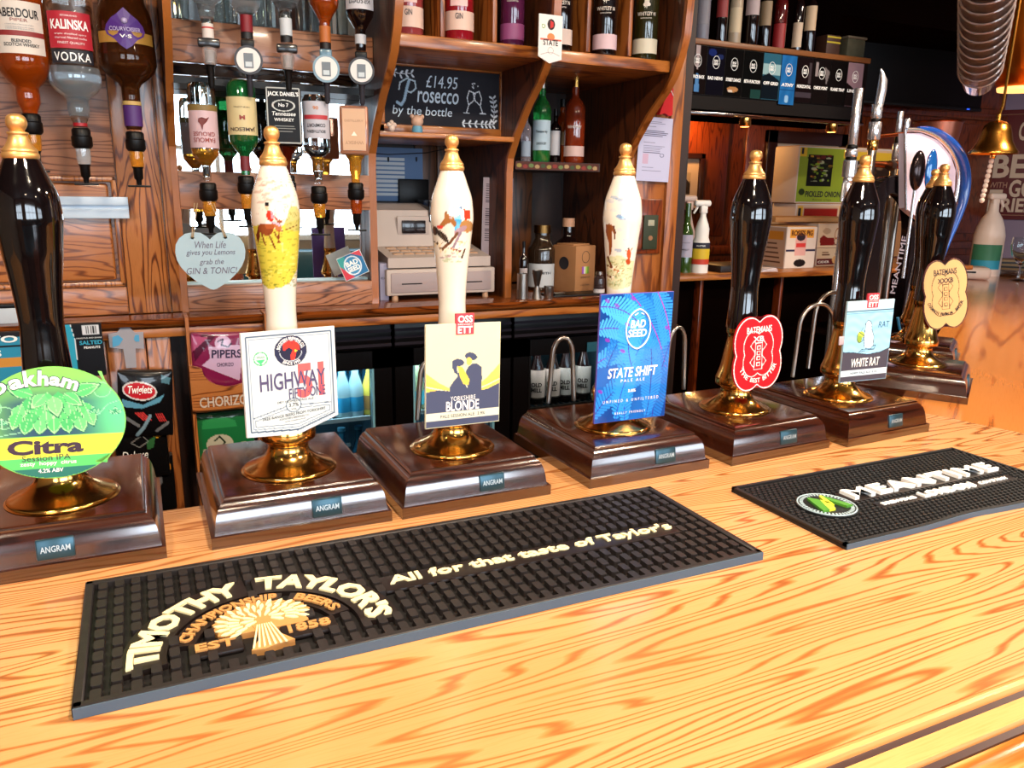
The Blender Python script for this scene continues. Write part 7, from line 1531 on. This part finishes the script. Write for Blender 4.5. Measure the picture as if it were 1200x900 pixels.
tm = text_mesh('NASTRO', 24*s_, 4*s_, off=0, cx=q.x, cz=q.z-11*s_); tm.v = [(x, Yp-.0015, z) for x, y, z in tm.v]; obj('lettering', tm, PK, t, world=True, smooth=0, fixn=False)
q2 = P(1092, 186, Yp-.002); obj('emblem', M().tube([(q2.x+6*s_*math.cos(a), Yp-.001, q2.z+6*s_*math.sin(a)) for a in [k*math.pi/10 for k in range(20)]], .0022, 6, True), PK, t, world=True)
q = P(1078, 200, Yp-.06); s_ = dep(q)/FPX
th_ = obj('tap_handle', M().sphere((-4*s_, 0, 0), 13*s_, 18, 12, sx=.8, sy=.5, sz=1.75), mat('shell_dark', '2c2020', .15, .6), t); th_.location = q-t.location
obj('lens', M().sphere((5*s_, -.030, 0), 12*s_, 18, 12, sx=.75, sy=.3, sz=2.0), mat('lens_blue', '1c5ca8', .08, .2, 1), th_)
obj('stem', M().lathe([(.005, -.35), (.005, -.04)], 8, (0, .01, 0)), CHROME, th_)
# copper vessels
c, q = lpx(1096, 2.25, [(143, 26), (147, 25.5), (170, 22.5), (192, 19.5), (196, 17)]); q = sorted(q, key=lambda a: a[1]); t = thing('copper_bucket', 'rose copper bucket standing high behind the white font', 'bucket', (c.x, c.y, 0)); obj('body', M().lathe(q, 28), mat('copper_rose', 'a0604c', .35, .8), t, smooth=50); obj('rim', M().tube([(q[-1][0]*math.cos(a), q[-1][0]*math.sin(a), q[-1][1]) for a in [k*math.pi/14 for k in range(28)]], .004, 6, True), COPPER, t); obj('stand', M().lathe([(.06, ZI), (.02, ZI+.03), (.02, q[0][1])], 16), COPPER, t)
c, q = lpx(1074, 2.1, [(236, 21), (262, 20), (300, 17), (340, 15), (430, 14)]); t = thing('copper_column', 'brown copper tap column below the white font', 'beer tap', (c.x, c.y, 0)); obj('body', M().lathe(sorted(q, key=lambda a: a[1]), 24), mat('copper_brown', '7c3c20', .3, .7), t, smooth=50); obj('cap', M().lathe([(q[0][0]*1.05, max(z for r, z in q)), (q[0][0]*.9, max(z for r, z in q)+.01), (.001, max(z for r, z in q)+.012)], 24), COPPER, t)
o = obj('blue_hose', M().tube([P(x, y, 1.78) for x, y in ((1052, 372), (1054, 385), (1060, 393), (1068, 398))], .0045, 8), mat('hose_blue', '2c6c8c', .3)); tag(o, 'thin blue hose curling down beside the black arch font', 'hose')
bn = M()
for k in range(5): bn.tube([P(1090-k*2, 300, 1.92), P(1076-k*2.5, 330, 1.92), P(1062-k*1.5, 380, 1.92)], .0035, 6)
o = obj('beer_lines', bn, mat('hose_smoke', '3c2c2c', .25)); tag(o, 'bundle of dark glossy beer hoses left of the last handle', 'hose')

# cups, bell and pendant lamp over the return
cA, cB = P(1163, -60, .84), P(1147, 96, 1.15); ax = (cA-cB); L_ = ax.length; rot = ax.to_track_quat('Z', 'Y')
PC = mat('cup_plastic', 'd8c4bc', .12, 0, .8, trans=.75, ior=1.25)
rimr = .043
for k in range(15):
    u = k/14; r = .038+.004*u; h = .075
    cup = M().lathe([(.0005, 0), (r*.74, 0), (r*.78, .004), (r*.98, h), (r*1.05, h+.002), (r*1.06, h+.005), (r*1.0, h+.006), (r*.95, h), (r*.74, .006), (.0005, .004)], 28)
    o = obj('plastic_cup', cup, PC, smooth=50); o.location = cB+ax*(u*.98); o.rotation_mode = 'QUATERNION'; o.rotation_quaternion = rot
    tag(o, ('lowest clear plastic cup of the hanging nested stack, its base showing' if k == 0 else 'clear plastic cup in the hanging nested stack, %s above the lowest' % ('first','second','third','fourth','fifth','sixth','seventh','eighth','ninth','tenth','eleventh','twelfth','thirteenth','fourteenth')[k-1]), 'cup', 'nested plastic cups hanging at the top right')
o = obj('cup_tube', M().tube([cB+ax*-.02+rot @ Vector((0, .052, 0)), cB+ax*.5+rot @ Vector((0, .054, 0)), cA+ax*.8+rot @ Vector((0, .056, 0))], .004, 8), STEEL); tag(o, 'thin steel rod holding the nested plastic cups', 'rod')
obj('retaining_hook', M().tube([cB+ax*-.02+rot @ Vector((0, .052, 0)), cB+ax*-.045+rot @ Vector((0, .03, 0)), cB+ax*-.03+rot @ Vector((0, 0, 0))], .003, 8), STEEL, o)
Yb = 1.80
c, q = lpx(1166, Yb, [(141, 3), (143, 9), (147, 13.5), (155, 16), (166, 18.5), (173, 22), (178.5, 26), (180.5, 26)]); q = sorted(q, key=lambda a: a[1])
t = thing('brass_bell', 'brass last-orders bell hanging in front of the lilac wall', 'bell', (c.x, c.y, 0)); obj('bell_body', M().lathe([(.001, q[0][1]+.03)]+[(q[0][0]*.9, q[0][1]+.004)]+q+[(.001, q[-1][1]+.002)], 36), mat('bell_brass', 'c88838', .25, 1), t, smooth=50)
zb1 = zrow(1172, 104, Yb); obj('hanger', M().tube([(0, 0, q[-1][1]), (0, 0, q[-1][1]+.02)], .008, 10).tube([(0, 0, q[-1][1]+.015), (.012, 0, (zb1+q[-1][1])/2), (.016, 0, 2.3)], .0045, 8), mat('bell_brass', 'c88838', .25, 1), t)
obj('clapper', M().sphere((0, 0, q[0][1]-.006), .011, 12, 8), BRASS, t)
rp = M(); zz0 = q[0][1]-.012
for k in range(9): rp.sphere((-.003-.0022*k, 0, zz0-.012-.016*k), .0085, 10, 6, sz=1.1)
obj('bell_rope', rp, mat('rope_white', 'c8b4a4', .7), t)
c, q = lpx(1200, 1.9, [(-120, 46), (-30, 50), (40, 47), (80, 38), (104, 24), (107, 20)]); t = thing('pendant_lamp', 'large copper pendant lamp shade behind the hanging cups', 'lamp', (c.x, c.y, 0)); q = sorted(q, key=lambda a: a[1]); obj('shade', M().lathe(q[1:], 32), mat('lamp_copper', 'b8641c', .28, 1), t, smooth=60)
obj('lamp_mouth', M().lathe([(.001, q[0][1]), (q[1][0], q[0][1]-.001), (q[1][0]*1.04, q[1][1]+.002)], 28), mat('mouth_glow', 'ffc070', .4, emit=3), t); obj('chain', M().tube([(0, 0, q[-1][1]), (0, 0, 2.7)], .006, 8), BRASS, t)
l = bpy.data.lights.new('pendant_light', 'SPOT'); l.energy = 30; l.color = (1, .75, .45); l.spot_size = R(120); l.shadow_soft_size = .05; o = bpy.data.objects.new('pendant_light', l); C.objects.link(o); o.parent = t; o.location = (0, 0, q[0][1]-.02)

# end wall: sheets and sign
def wallthing(px0, py0, px1, py1, off=.012):
    a, b = PE(px0, py0, off), PE(px1, py0, off); c_, d_ = PE(px0, py1, off), PE(px1, py1, off)
    w_ = (b-a).length; h_ = (a.z+b.z-c_.z-d_.z)/2; ctr = (a+b+c_+d_)/4; return ctr, w_, h_
RW = A_END                       # boards facing back along the bar
SHT = mat('sheet_tan', 'b49478', .8)
for k, (x0, y0, x1, y1, lab) in enumerate(((1113, 122, 1152, 160, 'topmost tan paper sheet on the lilac wall above the font'), (1120, 161, 1150, 200, 'tan paper sheet beside the bell on the lilac wall'), (1122, 201, 1147, 262, 'tan paper sheet between the blue rim and the sign'), (1118, 263, 1142, 336, 'lowest tan paper sheet on the lilac wall'))):
    c_, w_, h_ = wallthing(x0, y0, x1, y1, .006); o = obj('paper_sheet', M().box(-w_/2, w_/2, 0, .002, -h_/2, h_/2), SHT); o.location = c_; o.rotation_euler = (0, 0, RW); tag(o, lab, 'paper', 'tan paper sheets on the lilac wall')
    cv = Canvas(30, 40, 30, 'b49478')
    for j in range(9): cv.rect(4, 4+j*4, 4+rs.uniform(10, 22), 4.9+j*4, '7c6450')
    obj('print', canvas_mesh(cv, w_*.96, h_*.96, lambda u, v: (u, -.001, v)), PRINT, o)
c_, w_, h_ = wallthing(1151, 128, 1262, 258, .02)
t = thing('pub_sign', 'deep red sign with cream lettering on the lilac wall', 'sign', c_, RW); bd = obj('board', M().bbox(-w_/2, w_/2, 0, .02, -h_/2, h_/2, .003), mat('sign_maroon', '5c1418', .5), t)
obj('border', M().tube([(-w_/2+.03, -.001, -h_/2+.03), (w_/2-.03, -.001, -h_/2+.03), (w_/2-.03, -.001, h_/2-.03), (-w_/2+.03, -.001, h_/2-.03)], .005, 4, True), mat('sign_line', 'a87860', .5), bd)
SC = mat('sign_cream', 'ccb098', .5)
def sg(body, x0, x1, y0, y1, b_=.03, m_=None): lettering(bd, body, (x0/111-.5)*w_, (x1/111-.5)*w_, (.5-y1/130)*h_, (.5-y0/130)*h_, m_ or SC, bold=b_, off=.002)
sg('COLD', 38, 78, 14, 36); sg('BEER', 13, 99, 52, 80); sg('WITH', 12, 34, 85, 92, .01, mat('sign_rose', 'a87860', .5)); sg('GOOD', 37, 99, 82, 103); sg('F', 13, 30, 94, 122); sg('RIENDS', 31, 99, 104, 121)
# things at the far end of the return
e0 = Vector((MX, MY, 0)); Lx = Vector((d33.x, d33.y, 0)); Ly = Vector((n33.x, n33.y, 0))
def retpt(px, py): q = PZ(px, py, ZC); return q
o = obj('end_rail', M().bbox(RL-.06, RL, 0, .75, .0, .035, .005), MAHO); o.location = (MX, MY, ZC+.0005); o.rotation_euler = (0, 0, MI); tag(o, 'dark raised rail closing the far end of the angled bar', 'rail')
q = retpt(1160, 322); 
sprayer('white trigger spray bottle with a green label at the far end of the angled bar', 1161, q.y, ZC, [(238, 5), (248, 6), (256, 11), (266, 14.5), (276, 16.5), (313, 16.5)], 233, 'w', [(286, 304, 16.9, '3c7c5c', 120), (304, 314, 16.8, '2c94b0', 120)], None, 1, mat('warm_white', 'e8cfc0', .4))
c = retpt(1193, 329); s_ = dep(c)/FPX
t = thing('wine_glass', 'stemmed wine glass near the end of the angled bar at the right edge', 'glass', (c.x, c.y, ZC)); obj('bowl', M().lathe([(10*s_, 0), (9*s_, .5*s_), (1.3*s_, 2.5*s_), (1.1*s_, 16*s_), (4*s_, 20*s_), (11*s_, 29*s_), (13*s_, 40*s_), (12.2*s_, 50*s_), (11.6*s_, 50*s_), (12.3*s_, 40*s_), (10*s_, 29.5*s_), (3*s_, 21.5*s_), (.2*s_, 20.5*s_)], 28), GLASS, t, smooth=60)
c = retpt(1128, 326); o = obj('napkin_dish', M().bbox(-.17, .13, -.08, .08, 0, .07, .025, 3).bbox(-.06, .03, -.083, .08, .035, .045, .002), mat('dish_cream', 'd8bcac', .5)); o.location = (c.x, c.y, ZC); o.rotation_euler = (0, 0, RW+.2); tag(o, 'cream oblong holder left of the far spray bottle', 'holder'); obj('slot', M().bbox(-.10, .05, -.084, -.07, .038, .048, .002), BLACK, o)
c = retpt(1185, 320)
for k in range(6):
    o = obj('menu_card', M().box(-.12, .12, -.09, .09, 0, .012), mat('menu_gold', '8c6a3c', .5) if k % 2 else mat('menu_dark', '1c100c', .5)); o.location = (c.x+.12, c.y+.10, ZC+.013*k); o.rotation_euler = (0, 0, RW+.06*k)
    tag(o, '%s of six stacked gold and dark menus behind the wine glass' % ('lowest', 'second from the bottom', 'third from the bottom', 'third from the top', 'second from the top', 'topmost')[k], 'menu', 'menus at the end of the angled bar')
